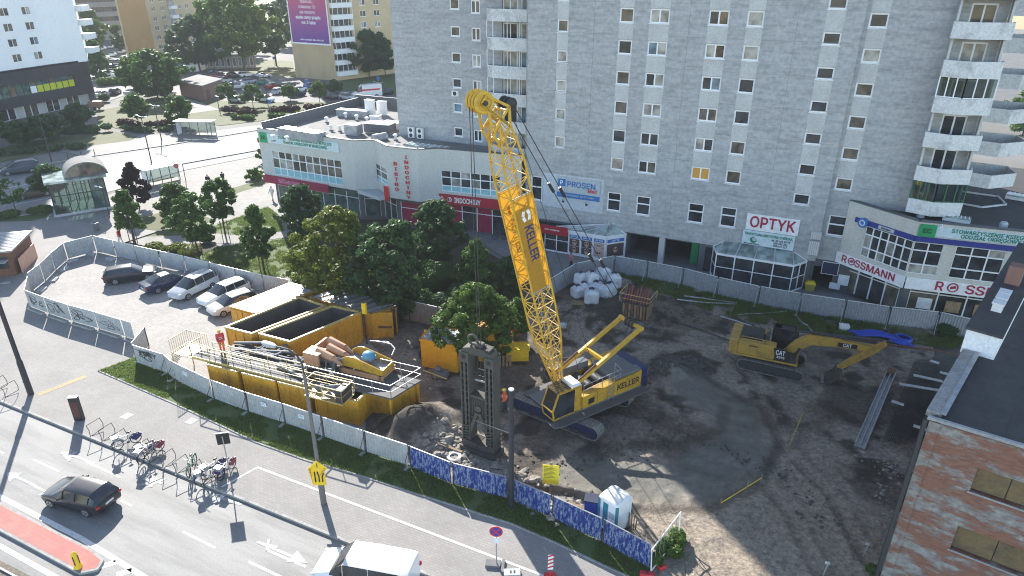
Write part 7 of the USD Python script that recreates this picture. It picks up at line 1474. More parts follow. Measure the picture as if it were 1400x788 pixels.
hrail(wk, W0 + wn * .9 + wd_ * 1.2, W0 + wn * .9 + wd_ * LW * .7, 2.2, .9)
hrail(wk, W0, W0 + wn * .9, 2.2)
# stair landing with upright bars at the left end
e0 = W0 - wd_ * 1.9; g = M(); g.bar([*(e0 + wn * .8), 2.0], [*(W0 + wn * .8), 2.0], 1.6, .06); put('landing', g, K.rail_yellow, wk)
g = M(); n = 9
for (a, b) in ((e0, e0 + wn * 1.6), (e0 + wn * 1.6, W0 + wn * 1.6)):
 for k in range(n + 1): p = a + (b - a) * k / n; g.tube([*p, 2.03], [*p, 3.1], .02, 4)
 for z in (2.1, 3.1): g.bar([*a, z], [*b, z], .05, .05)
put('barred_rail', g, K.rail_yellow, wk)
g = M()
for a in (e0, e0 + wn * 1.6, W0 + wn * 1.6): g.tube([*a, yz], [*a, 2.0], .04, 5)
put('leg', g, K.rail_yellow, wk)
g = M()
for k in range(6): p = e0 - wd_ * (.1 + .22 * k); z = 1.75 - k * .28; g.ob([*(p + wn * .8), z], (.24, .9, .04), math.atan2(wd_[1], wd_[0]))
put('stair_tread', g, K.grating, wk)
# dirty pipework deck behind the walkway
D0 = W0 + wn * 1.0 + wd_ * 1.5; g = M(); rngp = random.Random(3)
for k in range(26):
 a = D0 + wd_ * rngp.uniform(0, LW - 4) + wn * rngp.uniform(.1, 1.7); an = rngp.choice([0, 0, .3, -.25, 1.5]); L = rngp.uniform(1, 3.2) if abs(an) < 1 else 1.2; c_, s_ = math.cos(an), math.sin(an); d = wd_ * c_ + wn * s_; g.tube([*a, 2.28 + rngp.uniform(0, .2)], [*(a + d * L), 2.28 + rngp.uniform(0, .2)], rngp.choice([.05, .08, .11]), 7)
pw = put('pipework', g, K.grey_machine, kind='stuff', label='tangle of dirty grey pipes on the deck between the walkway and the tall containers', cat='pipes')
t = thing('pipe_deck', 'dark steel deck carrying the pipes in front of the tall containers', 'deck', (*D0, 2.1), world=True); g = M(); a = D0 + wn * .9; g.bar([*a, 2.12], [*(a + wd_ * (LW - 1.0)), 2.12], 1.9, .1); put('plate', g, K.skip_inside, t)
# steel basket at the end of the walkway
bk0 = at(452, 552, 2.05)[:2]; bkt = thing('basket', 'yellow railed basket with machine parts at the right end of the walkway', 'basket', (*bk0, 2.1), math.atan2(wd_[1], wd_[0]))
g = M(); g.box(-2.0, .9, 0, 1.3, 0, .08); put('floor', g, K.rail_yellow, bkt); hb = [(-2, 0), (.9, 0), (.9, 1.3), (-2, 1.3)]
for (a, b) in zip(hb, hb[1:] + hb[:1]): hrail(bkt, a, b, .08, 1.0, step=1.4)
g = M(); g.box(.35, .85, .1, 1.2, .08, .95); put('end_box', g, K.dark_steel, bkt)
g = M(); g.tube((-1.0, .5, .6), (.2, .9, .75), .13, 9); g.tube((-.8, .9, .4), (.3, .4, .5), .1, 8); g.disc((-.9, .55, .62), (1, .3, 0), .22, .3, 12); g.ell((-1.5, .8, .3), (.25, .2, .2)); g.ell((-.3, .3, .35), (.2, .2, .2)); put('machine_parts', g, K.grey_machine, bkt)
# right hand platform with the separator
Z2 = 2.2; A0, A1, A2, A3 = [at(*p, Z2)[:2] for p in ((470, 529), (535, 545), (576, 520), (545, 503))]
A0 = A1 + (A0 - A1) * 1.9
pf_ = thing('platform', 'grey steel platform with handrails carrying the yellow separator', 'platform', (*A1, 0), world=True)
g = M(); g.prism([A0, A1, A2, A2 + (A0 - A1) * .98], Z2 - .12, Z2); put('deck', g, K.grating, pf_)
hrail(pf_, A0, A1, Z2, .95, K.steel); hrail(pf_, A1, A2, Z2, .95, K.steel); hrail(pf_, A2, A2 + (A0 - A1) * .45, Z2, .95, K.steel)
g = M()
for p in (A1 + (A2 - A1) * .06 + (A0 - A1) * .03, A2 - (A2 - A1) * .05 + (A0 - A1) * .03, A0 + (A2 - A1) * .06): g.bar([*p, yz], [*p, Z2 - .12], .15, .15)
put('leg', g, SY, pf_)
b4 = [A1 + (A2 - A1) * .28 + (A0 - A1) * .06, A2 + (A0 - A1) * .05, A2 + (A0 - A1) * .8, A1 + (A2 - A1) * .28 + (A0 - A1) * .8]
box4('low_container', 'low yellow container below the separator platform beside the rubble', [b4[3], b4[0], b4[1], b4[2]], yz, Z2 - .16, inside_fill=1.0)
sa_ = math.atan2(*(A1 - A0)[::-1]); sc_ = at(500, 494, 2.9)[:2]
sp = thing('separator', 'yellow vibrating separator with pinkish motors on the raised platform', 'machine', (*sc_, Z2), sa_)
g = M(); g.loft([[(x, y, z) for x, z in ((-1.5, .5), (1.7, .35), (1.75, .75), (.6, 1.05), (-.5, 1.3), (-1.0, 1.25), (-1.5, .95))] for y in (-.75, -.68)]); g.loft([[(x, y, z) for x, z in ((-1.5, .5), (1.7, .35), (1.75, .75), (.6, 1.05), (-.5, 1.3), (-1.0, 1.25), (-1.5, .95))] for y in (.68, .75)]); put('side_plate', g, K.machine_yellow, sp)
g = M(); g.hexa([(-1.4, -.68, .5), (1.7, -.68, .4), (1.7, .68, .4), (-1.4, .68, .5), (-1.4, -.68, .72), (1.7, -.68, .5), (1.7, .68, .5), (-1.4, .68, .72)]); put('screen', g, K.zinc, sp)
g = M(); g.box(1.66, 1.76, -.72, .72, .3, .72); put('lip', g, K.machine_yellow, sp)
g = M(); g.box(-1.6, 1.8, -.85, -.72, 0, .35); g.box(-1.6, 1.8, .72, .85, 0, .35); g.box(-1.6, -1.4, -.85, .85, 0, .35); g.box(1.5, 1.7, -.85, .85, 0, .35); put('base_frame', g, K.pump_orange, sp)
g = M(); g.ell((.2, .1, 1.15), (.45, .4, .3)); g.box(-.2, .6, -.2, .4, .9, 1.1); put('blue_motor', g, plain('motor_blue', (0.08, 0.25, 0.42), 0.5), sp)
mt = thing('pump_set', 'pinkish brown pump motors and pipes beside the separator', 'pump', (*at(462, 492, 2.6)[:2], Z2), sa_)
for k, (x, y) in enumerate(((-.3, .9), (.2, .1), (-.2, -.6))): g = M(); g.tube((x - .9, y, 1.2), (x + .5, y - .2, 1.0), .3, 12, .24); g.tube((x + .5, y - .2, 1.0), (x + 1.2, y - .3, .7), .2, 12, .1); put('motor', g, K.pump_orange, mt, smooth=40)
g = M(); g.box(-1.8, -.6, -1.3, -1.15, .2, 1.3); g.box(-1.8, -.6, -1.15, -.3, 1.2, 1.3); g.box(-1.75, -1.6, -1.2, 1.2, 0, 1.2); put('guard', g, K.pump_orange, mt)
g = M()
for k in range(6): g.tube((-.4 + .2 * k, -.9 + .3 * k, .0), (-.3 + .2 * k, -.8 + .3 * k, .9), .06, 6)
g.path([(.2, -.8, .2), (.4, -1.0, .7), (.5, -.8, 1.0), (.9, -.5, .9)], .1, 8); put('pipes', g, K.grey_machine, mt)
t = thing('curved_pipe', 'pale curved delivery pipe behind the separator', 'pipe', (*at(530, 478, 2.6)[:2], Z2), sa_); g = M(); g.path([(-1.4, 0, .8), (-.5, .1, .85), (.3, 0, .9), (.8, -.3, .8), (.9, -.9, .6)], .06, 7); put('pipe', g, K.zinc, t); g = M(); g.torus((-.4, .3, .7), (0, .3, 1), .3, .06, 14, 5); put('hose_coil', g, K.grey_machine, t)
# yellow boxes under the site tree
def ybox(label, px, z1, sx, sy, rz, m=SY, roof=None, name='site_container'):
 p = xy(*px); z0 = gz_at(p) if 500 < px[0] else yz; c, s = math.cos(rz), math.sin(rz); q = [p + np.array([c * x - s * y, s * x + c * y]) for x, y in ((0, 0), (sx, 0), (sx, sy), (0, sy))]
 return box4(name, label, q, z0, z0 + z1, open_top=False, ribs=False, roof=roof, m=m)
ybox('orange yellow container with a pale lid left of the site tree', (577, 503), 2.3, 2.9, 2.2, math.radians(6), plain('orange_yellow', (0.68, 0.3, 0.01), 0.45), K.zinc)
ybox('orange yellow container behind the grab frame under the site tree', (628, 492), 2.7, 3.0, 2.4, math.radians(8))
ybox('small bright yellow tank right of the grab frame', (692, 497), 1.0, 1.7, 1.1, math.radians(28), K.sign_yellow, K.sign_yellow, 'yellow_tank')
for k, (px, r, lab) in enumerate((((584, 497), .62, 'large black tyre leaning on the orange container'), ((609, 505), .6, 'half hidden black tyre right of the leaning one'))):
 t = thing('tyre', lab, 'tyre', (*xy(*px), gz_at(xy(*px)) + .55)); g = M(); g.torus((0, 0, 0), (.35, -.9, .15), r * .72, .17, 22, 7); put('ring', g, K.tyre, t, smooth=50)
t = thing('generator', 'small grey engine with hoses on the mud left of the grab frame', 'engine', site(603, 517), .2); g = M(); g.box(-.5, .5, -.3, .3, .1, .6); g.disc((.3, -.35, .4), (0, 1, 0), .22, .1, 12); g.ell((-.2, 0, .75), (.25, .22, .2)); put('block', g, K.grey_machine, t); g = M(); g.tube((-.6, 0, .0), (.6, 0, .1), .05); g.box(-.55, .55, -.32, .32, 0, .1); put('skid', g, K.dark_steel, t)
t = thing('lance', 'pale yellow hose lance lying across the mud by the platform', 'lance', site(595, 520)); a, b = local((0, 0, 0)) * 0, site(612, 523) - site(580, 513); g = M(); g.tube(-b * .5 + [0, 0, .5], b * .5 + [0, 0, .35], .05, 7); g.tube(b * .0 + [0, 0, .4], (0, 0, 0), .03); put('pipe', g, K.rail_yellow, t)
t = thing('timber_crate', 'open raw timber crate right of the grab frame', 'crate', site(690, 503), .4)
for k, x in enumerate((-.35, -.1, .15, .4)): g = M(); g.ob((x, .05 * k, .5), (.16, .04, 1.0), .3); put('plank', g, K.wood, t)
g = M(); g.box(-.5, .5, .2, .25, .1, .2); g.box(-.5, .5, .2, .25, .8, .9); put('rail', g, K.wood, t)

# ---------------------------------------------------------------- excavator
ez = gz_at((-2.2, 47.6)) + .02; EX = thing('excavator', 'yellow crawler excavator with its arm folded down to the right', 'excavator', (-2.1, 47.5, ez), math.radians(1))
my = K.excavator_yellow
for s in (-1, 1): track('crawler_track', (.75, s * 1.25, 0), math.radians(-2), 4.6, .6, .85, EX, K.dark_steel)
g = M(); g.box(-.6, 2.0, -1.1, 1.1, .35, .8); g.lathe([(.001, .8), (.7, .8), (.7, 1.05), (.001, 1.05)], (.6, 0, 0), 18); put('car_body', g, K.dark_steel, EX)
g = M(); g.box(-2.0, 2.5, -1.35, 1.35, 1.05, 1.2); put('revolving_frame', g, my, EX)
def rbox(x0, x1, y0, y1, z0, z1, r):
 b = m3.Manifold.batch_hull([m3.Manifold.sphere(r, 12).translate((x, y, z)) for x in (x0 + r, x1 - r) for y in (y0 + r, y1 - r) for z in (z0 + r, z1 - r)]); g = M(); g.mf(b); return g
put('counterweight', rbox(-2.35, -1.6, -1.35, 1.35, 1.1, 2.35, .18), my, EX, smooth=40)
put('side_housing', rbox(-1.65, .9, -1.35, -.5, 1.2, 2.25, .06), my, EX, smooth=40)
put('side_housing', rbox(-1.65, .2, .5, 1.35, 1.2, 2.25, .06), my, EX, smooth=40)
g = M(); g.box(-1.62, -.1, -.9, 1.1, 2.2, 2.34); g.box(-1.2, -.4, -.5, .6, 2.34, 2.4); put('engine_cover', g, K.black, EX)
g = M(); g.box(-1.5, .3, -.5, .5, 1.2, 2.1); put('engine', g, K.dark_steel, EX)
g = M(); g.loft([[(.95, -1.36, 1.25), (1.9, -1.36, 1.25), (1.9, -1.36, 1.7), (1.35, -1.36, 2.22), (.75, -1.36, 2.22)], [(.95, -1.33, 1.25), (1.9, -1.33, 1.25), (1.9, -1.33, 1.7), (1.35, -1.33, 2.22), (.75, -1.33, 2.22)]]); put('black_panel', g, K.black, EX)
g = M(); g.text('CAT', .34, (1.25, -1.362, 1.72), (1, 0, 0), (0, 0, 1), .01, 'c', True, .62); g.text('329E', .16, (1.3, -1.362, 1.45), (1, 0, 0), (0, 0, 1), .01, 'c', True); put('lettering', g, K.sign_white, EX)
g = M(); g.loft([[(.95, -1.3, 1.2), (2.35, -1.3, 1.2), (2.3, -1.3, 1.55), (1.0, -1.3, 1.8)], [(.95, -.5, 1.2), (2.35, -.5, 1.2), (2.3, -.5, 1.55), (1.0, -.5, 1.8)]]); put('tool_box', g, K.dark_steel, EX)
g = M(); g.box(-.9, -.3, -1.37, -1.352, 1.95, 2.03); put('vent_slot', g, K.black, EX)
g = M(); g.box(.1, .35, -.5, .3, 2.2, 2.55); g.tube((-.5, -.7, 2.3), (-.5, -.7, 2.75), .07, 8); g.tube((.1, -1.2, 2.2), (.1, -.5, 2.65), .03, 5); put('exhaust', g, K.dark_steel, EX)
ec = cab(EX, .5, 2.2, .45, 1.35, 1.2, 2.85, .12, K.black)
rail(EX, [(-1.5, -1.25, 2.25), (.5, -1.25, 2.25)], .0 + .35, .02, my)
eb = np.array([-2.1, 47.5, ez]); ea = math.radians(1); ed = np.array([math.cos(ea), math.sin(ea)])
def earm(px, py, y=-.15):
 base = eb[:2] + np.array([-ed[1], ed[0]]) * y; u, z = on_wall(base, base + ed, px, py); return np.array([u, y, z - ez])
B0, B1, B2 = earm(1071, 484), earm(1107, 464), earm(1194, 477); S0_, S1_ = earm(1207, 470), earm(1146, 503)
def beam(parent, name, pts, ws, wy, y, m):
 pts = [np.array(p, float)[[0, 2]] for p in pts]; up_, lo_ = [], []
 for k, p in enumerate(pts):
  d = (pts[min(k + 1, len(pts) - 1)] - pts[max(k - 1, 0)]); d /= np.linalg.norm(d); n = np.array([-d[1], d[0]]); up_.append(p + n * ws[k] / 2); lo_.append(p - n * ws[k] / 2)
 rings = [[(a[0], y - wy / 2, a[1]), (b[0], y - wy / 2, b[1]), (b[0], y + wy / 2, b[1]), (a[0], y + wy / 2, a[1])] for a, b in zip(up_, lo_)]; g = M(); g.loft(rings); return put(name, g, m, parent)
mid1 = (B0 * .45 + B1 * .55) + [0, 0, .12]; mid2 = B1 * .6 + B2 * .4 + [0, 0, .12]
bmv = beam(EX, 'boom', [B0, mid1, B1 + [.1, 0, .05], mid2, B2], [.4, .72, .8, .66, .4], .42, -.15, my)
g = M(); c = B1 * .4 + B2 * .6; d_ = (B2 - B1) / np.linalg.norm(B2 - B1); un = np.cross([0, -1, 0], d_) * -1; un = np.array([-d_[2], 0, d_[0]]); g.hexa([c + d_ * a + un * b + np.array([0, o, 0]) for o in (-.218, -.214) for a, b in ((-.62, -.14), (.62, -.14), (.62, .2), (-.62, .2))]); lp = put('boom_panel', g, K.black, bmv); g = M(); g.text('CAT', .24, c + [0, -.222, 0] - un * .08, d_, un, .008, 'c', True, .55); put('lettering', g, K.sign_white, lp)
beam(EX, 'stick', [S0_ + [.15, 0, .12], S0_ * .75 + S1_ * .25, S1_], [.35, .62, .3], .34, -.15, my)
g = M(); g.tube(B1 + [-.9, .2, .35], S0_ + [.05, 0, .25], .0 + .09, 9); g.tube(B1 + [-.2, 0, .55], B2 + [.3, 0, .45], .085, 9); put('stick_cylinder', g, K.dark_steel, EX)
for y in (-.5, .2): g = M(); g.tube((2.2, y, 1.3), B0 * .35 + B1 * .65 + [0, y + .15, -.15], .09, 9); put('boom_cylinder', g, K.dark_steel, EX)
g = M(); g.tube(S0_ + [-.35, 0, -.3], S1_ + [.35, 0, -.05], .07, 8); put('bucket_cylinder', g, K.dark_steel, EX)
# bucket curled below the stick
q = S1_; prof = [(.25, .05), (.1, -.5), (-.15, -.95), (-.55, -1.15), (-.75, -1.0), (-.35, -.75), (-.22, -.3), (-.1, .1)]
g = M(); g.loft([[(q[0] + x, y, q[2] + z) for x, z in prof] for y in (-.8, .5)]); bu = put('bucket', g, K.mud_steel, EX)
g = M()
for k in range(5): y = -.75 + k * .29; g.bar((q[0] - .7, y, q[2] - 1.08), (q[0] - .95, y, q[2] - 1.0), .1, .07)
put('bucket_tooth', g, K.steel, bu)

# ---------------------------------------------------------------- material lying on the site
def bag(label, px, dz, s, seed):
 rng = np.random.default_rng(seed); p = xy(*px); b = m3.Manifold.batch_hull([m3.Manifold.sphere(.2, 12).translate((x, y, z)) for x in (-.3, .3) for y in (-.3, .3) for z in (.2, .72)] + [m3.Manifold.sphere(.28, 12).translate((0, 0, .85))]); b = b.refine_to_length(.12); k = b.to_mesh(); v = np.array(k.vert_properties[:, :3]); v += (meshkit.fbm(v * 3 + seed, 3)[:, None] - .5) * .16 * (v / np.linalg.norm(v, axis=1)[:, None])
 t = thing('bulk_bag', label, 'bulk bag', (*p, gz_at(p) + dz), rng.random() * 1.5, 'white bulk bags by the back hoarding', scale=s); put('sack', (v, np.array(k.tri_verts)), K.bag, t, smooth=50)
 g = M(); g.path([(-.2, -.1, 1.05), (0, .05, 1.17), (.2, .1, 1.06)], .035, 5); g.path([(-.15, .2, 1.05), (.05, 0, 1.16), (.1, -.2, 1.04)], .035, 5); g.ell((0, 0, 1.1), (.22, .16, .05), 1); put('loops', g, K.navy, t)
for k, (px, dz, s, lab) in enumerate((((789, 408), 0, 1.05, 'grey white bulk bag at the front left, plain and low'), ((797, 405), .0, 1.15, 'white bulk bag standing behind the front left one'), ((808, 417), 0, 1.25, 'white bulk bag at the very front of the pile by the pallet'), ((814, 406), 0, 1.2, 'white bulk bag behind the front one'), ((826, 409), 0, 1.2, 'white bulk bag at the front right of the pile'),
 ((793, 400), .75, 1.05, 'white bulk bag on top at the left end of the pile'), ((808, 402), .85, 1.1, 'white bulk bag on top in the middle of the pile'), ((824, 396), .9, 1.15, 'white bulk bag on top, highest of the pile'), ((838, 402), .55, 1.25, 'white bulk bag at the right end of the pile, leaning'), ((832, 408), 0, 1.2, 'white bulk bag below the leaning one at the right end'))): bag(lab, px, dz, s, k)
for k, (px, lab) in enumerate((((790, 417), 'wooden pallet lying in front of the bulk bags'), ((768, 450), 'wooden pallet with a pale sheet behind the crane boom'))):
 t = thing('pallet', lab, 'pallet', site(*px), .3)
 for j in range(6): g = M(); g.box(-.6, .6, -.45 + .16 * j, -.33 + .16 * j, .12, .15); put('board', g, K.wood, t)
 g = M()
 for x in (-.5, 0, .5): g.box(x - .05, x + .05, -.45, .5, 0, .12)
 put('bearer', g, K.wood, t)
 if k: g = M(); g.box(-.45, .4, -.3, .3, .15, .35); put('sheet', g, K.sign_grey, t)
# trestle with red stop-end pipes over a frame of rusty sheet piles
tp = site(868, 437); TF = thing('stop_end_rack', 'rack of dull red pipes in a pale railed frame over rusty sheet piles', 'rack', tp, math.radians(-3), scale=(.9, .9, .8))
for k in range(9): g = M(); x = -1.05 + .26 * k; g.tube((x, -.5 + .1 * (k % 3), 1.4), (x, .4 + .15 * (k % 2), 2.6 + .25 * (k % 3)), .11, 10); put('pipe', g, K.red_pipe, TF, smooth=40)
for k in range(8): g = M(); x = -1.0 + .28 * k; g.box(x - .1, x + .1, -.55 - .05 * (k % 2), -.45, -.1, 1.5); put('sheet_pile', g, K['rust' if k % 2 else 'wood'], TF)
for k in range(4): g = M(); y = -.3 + .4 * k; g.box(1.15, 1.25, y - .12, y + .12, -.1, 1.5); put('sheet_pile', g, K.wood, TF)
g = M(); g.box(-1.2, 1.3, -.6, 1.2, 1.5, 1.6); put('bed', g, K.dark_steel, TF)
for a, b in (((-1.4, -.8), (1.5, -.8)), ((1.5, -.8), (1.5, 1.3)), ((-1.4, -.8), (-1.4, 1.3))): hrail(TF, a, b, 1.6, 1.0, K.rail_yellow, step=2.8)
t = thing('coil', 'grey coil of hose hanging on the rack of red pipes', 'hose coil', site(852, 432)); g = M()
for k in range(4): g.torus((0, 0, 1.2 + k * .08), (.2, -.5, 1), .42, .05, 18, 5)
put('hose', g, K.grey_machine, t)
for k, (a, b, r, lab, m) in enumerate((((935, 407), (1008, 416), .07, 'pale steel tube lying in the grass by the back hoarding, upper one', 'steel'), ((925, 414), (1005, 418), .07, 'pale steel tube lying in the grass by the back hoarding, lower one', 'steel'), ((1008, 432), (1075, 428), .05, 'thin pale rod lying in front of the back hoarding', 'steel'), ((985, 434), (1028, 447), .05, 'thin pale rod slanting towards the excavator', 'steel'), ((1002, 434), (1034, 450), .05, 'thin rod beside the slanting one', 'dark_steel'), ((1086, 433), (1112, 457), .07, 'pale hose curving to the excavator arm', 'zinc'), ((870, 424), (1000, 468), .05, 'long dark cable across the mud behind the crane', 'dark_steel'), ((1172, 465), (1320, 488), .06, 'long brown hose running to the brick building', 'rust'), ((1150, 462), (1230, 470), .06, 'grey hose beside the blue pipes', 'grey_machine'))):
 A_, B_ = site(*a), site(*b); t = thing('rod', lab, 'rod', A_); d = B_ - A_; g = M(); n = 6; pts = [d * i / n + [0, (.15 * math.sin(i * 1.9) if k > 4 else 0), r + .04 + (gz_at((A_ + d * i / n)[:2]) - (A_ + d * i / n)[2])] for i in range(n + 1)]; g.path(pts, r, 6); put('rod', g, K[m], t)
for k in range(6):                                    # blue hoses by the excavator
 a, b = site(1158 + 3 * k, 455 + 1.5 * k), site(1208 + 8 * k, 460 + 3.5 * k); d = b - a; t = thing('blue_hose', ['straight blue pipe, uppermost of the bundle behind the excavator arm', 'blue pipe just below the uppermost of the bundle', 'third blue hose from the top of the bundle', 'fourth blue hose from the top of the bundle', 'fifth blue hose from the top, bending', 'lowest blue hose of the bundle, nearest the excavator bucket'][k], 'hose', a); g = M(); n = 8
 g.path([d * i / n + [0, .35 * math.sin(i / n * 3.1) * (k > 1), .2 + .25 * math.sin(i / n * 3.1) * (k > 1)] for i in range(n + 1)], .1, 7); put('hose', g, K.blue_pipe, t, smooth=50)
t = thing('blue_coil', 'coil of blue hose at the right end of the blue bundle', 'hose coil', site(1228, 468)); g = M()
for k in range(4): g.torus((.1 * k, 0, .15 + .1 * k), (.1, .1, 1), .8 - .08 * k, .08, 22, 5)
put('hose', g, K.blue_pipe, t)
t = thing('red_hose', 'short dull red hose left of the blue bundle', 'hose', site(1170, 460)); d = site(1186, 465) - site(1166, 456); g = M(); g.path([-d * .5 + [0, 0, .12], [0, .1, .15], d * .5 + [0, 0, .12]], .09, 7); put('hose', g, K.red_cloth, t)
t = thing('white_box', 'small white box by the blue bundle at the back hoarding', 'box', site(1153, 452), .2); g = M(); g.box(-.35, .35, -.25, .25, .05, .45); put('case', g, K.white, t); g = M(); g.box(-.38, .38, -.28, .28, .45, .52); g.tube((-.2, 0, .52), (-.2, 0, .7), .03); put('lid', g, K.white, t)
# steel beam and rebar mats by the brick building
a, b = site(1175, 613), site(1217, 514); ab = b - a; t = thing('steel_beam', 'long steel pile section lying towards the brick building', 'steel beam', (*a[:2], a[2] + .05), world=True); g = M()
for o in (-.28, .0, .28):
 n = np.array([-ab[1], ab[0], 0]); n /= np.linalg.norm(n); g.bar(a + n * o + [0, 0, .2], b + n * o + [0, 0, .2], .07, .3)
g.bar(a + [0, 0, .08], b + [0, 0, .08], .62, .05); put('section', g, K.zinc, t); g = M(); g.ob(b + [0, 0, .25], (.66, .5, .4), math.atan2(ab[1], ab[0])); put('rusty_end', g, K.rust, t)
M0, M1, M2, M3_ = site(1205, 610), site(1250, 497), site(1308, 492), site(1268, 600); mt_ = thing('rebar_mat', 'dark reinforcement mats lying beside the brick building', 'rebar mat', (*M0[:2], 0), world=True)
g = M()
for k in range(26): u = k / 25; p, q = M0 + (M3_ - M0) * u, M1 + (M2 - M1) * u; g.tube(p + [0, 0, .25], q + [0, 0, .22], .022, 4)
put('bar', g, K.dark_steel, mt_, kind='stuff'); g = M()
for k in range(44): u = k / 43; p, q = M0 + (M1 - M0) * u, M3_ + (M2 - M3_) * u; g.tube(p + [0, 0, .29], q + [0, 0, .27], .02, 4)
put('cross_bar', g, K.dark_steel, mt_, kind='stuff')
for k, (a, b, lab) in enumerate((((1247, 519), (1287, 528), 'pale plank across the rebar mats, longest'), ((1228, 531), (1282, 540), 'grey plank across the rebar mats below the longest'), ((1217, 555), (1234, 560), 'short white plank on the rebar mats, front left'), ((1247, 588), (1266, 594), 'short pale plank on the mats nearest the brick corner'), ((1270, 499), (1282, 503), 'short pale plank at the top of the mats'), ((1283, 515), (1296, 518), 'short pale plank beside the parapet wall'))):
 A_, B_ = site(*a), site(*b); t = thing('plank', lab, 'plank', (A_ + B_) / 2 + [0, 0, .36]); d = B_ - A_; g = M(); g.bar(-d / 2, d / 2, .3, .05); put('board', g, K.concrete_plain, t)
# level stakes with yellow tape
for k, (a, b, lab) in enumerate((((1078, 612), (1095, 575), 'yellow tape on a stake in the middle of the site'), ((985, 690), (1040, 660), 'yellow tape stretched low over the sandy ground'))):
 A_, B_ = site(*a), site(*b); t = thing('marker_tape', lab, 'tape', A_); d = B_ - A_; g = M(); g.bar((0, 0, .15), d + [0, 0, .5], .012, .06); put('tape', g, K.bright_yellow, t); g = M(); g.tube((0, 0, 0), (0, 0, .5), .025, 5); g.tube(d, d + [0, 0, .8], .025, 5); g.tube(d * .6, d * .6 + [.1, 0, .9], .02, 5); put('stake', g, K.wood, t)
for k, q in enumerate(((1125, 787), (1180, 760))):
 t = thing('survey_stake', ['pale upright pipe stub at the bottom edge of the site', 'pale survey stake near the brick wall at the bottom'][k], 'stake', site(*q)); g = M(); g.tube((0, 0, 0), (.1, 0, 1.0), .035, 6); put('stake', g, K.steel, t); g = M(); g.box(-.05, .15, -.02, .02, .8, .95); put('flag', g, K.sign_grey, t)
# concrete ring, timbers by the blue hoarding
t = thing('manhole_ring', 'round pale concrete ring lying in the rubble by the hoarding', 'concrete ring', site(621, 627)); g = M(); g.lathe([(.25, .0), (.45, 0), (.45, .2), (.25, .2), (.25, .0)], n=20); put('ring', g, K.concrete_plain, t)
for k, (a, b) in enumerate((((600, 612), (632, 622)), ((756, 690), (795, 703)), ((770, 688), (800, 700)))): A_, B_ = site(*a), site(*b); t = thing('timber', ['pale timber among the rubble left of the grab', 'long timber behind the blue hoarding, lower one', 'long timber behind the blue hoarding, upper one'][k], 'timber', A_); g = M(); g.bar((0, 0, .15), B_ - A_ + [0, 0, .2], .16, .08); put('beam', g, K.wood, t)
# ---------------------------------------------------------------- street things
pz = .115
# portable toilet and blue bin
tp_ = site(838, 721); WC = thing('portable_toilet', 'white and teal portable toilet behind the blue hoarding', 'portable toilet', tp_, math.radians(-20))
put('cabin', rbox(-.58, .58, -.58, .58, .08, 2.05, .1), K.wc_white, WC, smooth=40)
g = M(); rr = lambda k, z: [(k * (abs(math.cos(a)) ** .35) * math.copysign(1, math.cos(a)), k * (abs(math.sin(a)) ** .35) * math.copysign(1, math.sin(a)), z) for a in np.arange(32) * math.pi / 16 + .05]; g.loft([rr(.64, 2.0), rr(.66, 2.08), rr(.6, 2.17), rr(.45, 2.24), rr(.2, 2.27)]); put('roof', g, K.white, WC, smooth=50)
for s in (-1, 1):
 for s2 in (-1, 1): g = M(); g.box(s * .56 - .06, s * .56 + .06, s2 * .56 - .06, s2 * .56 + .06, .08, 2.05); put('corner_post', g, K.teal if s2 < 0 else K.wc_white, WC)
g = M(); g.box(-.3, .0, -.6, -.575, .3, 1.9); put('door_strip', g, K.teal, WC); g = M(); g.box(.08, .42, -.592, -.58, 1.1, 1.5); put('notice', g, K.sign_grey, WC); g = M(); g.box(-.66, .66, -.66, .66, 0, .08); put('skid', g, K.dark_steel, WC)
t = thing('blue_drum', 'blue plastic box half hidden left of the portable toilet', 'box', site(810, 706), .2); put('box', rbox(-.45, .45, -.3, .3, .0, 1.2, .08), plain('royal_blue_plastic', (0.02, 0.06, 0.35)), t, smooth=40); g = M(); g.box(-.48, .48, -.33, .33, 1.18, 1.26); put('lid', g, K.navy, t)
t = thing('site_notice', 'bright yellow information board on a post behind the blue hoarding', 'notice board', site(752, 682), math.radians(18)); g = M(); g.box(-.45, .45, -.03, .0, 1.05, 2.35); bd_ = put('board', g, K.bright_yellow, t); g = M(); g.box(-.45, .45, -.036, -.03, 1.05, 1.35); put('lower_band', g, K.sign_yellow, bd_)
g = M()
for k in range(9): g.box(-.38, .3 - .1 * (k % 3), -.036, -.031, 1.5 + .09 * k, 1.53 + .09 * k)
put('print', g, K.board, bd_); g = M(); g.box(-.06, .06, .0, .08, 0, 2.5); put('post', g, K.wood, t)
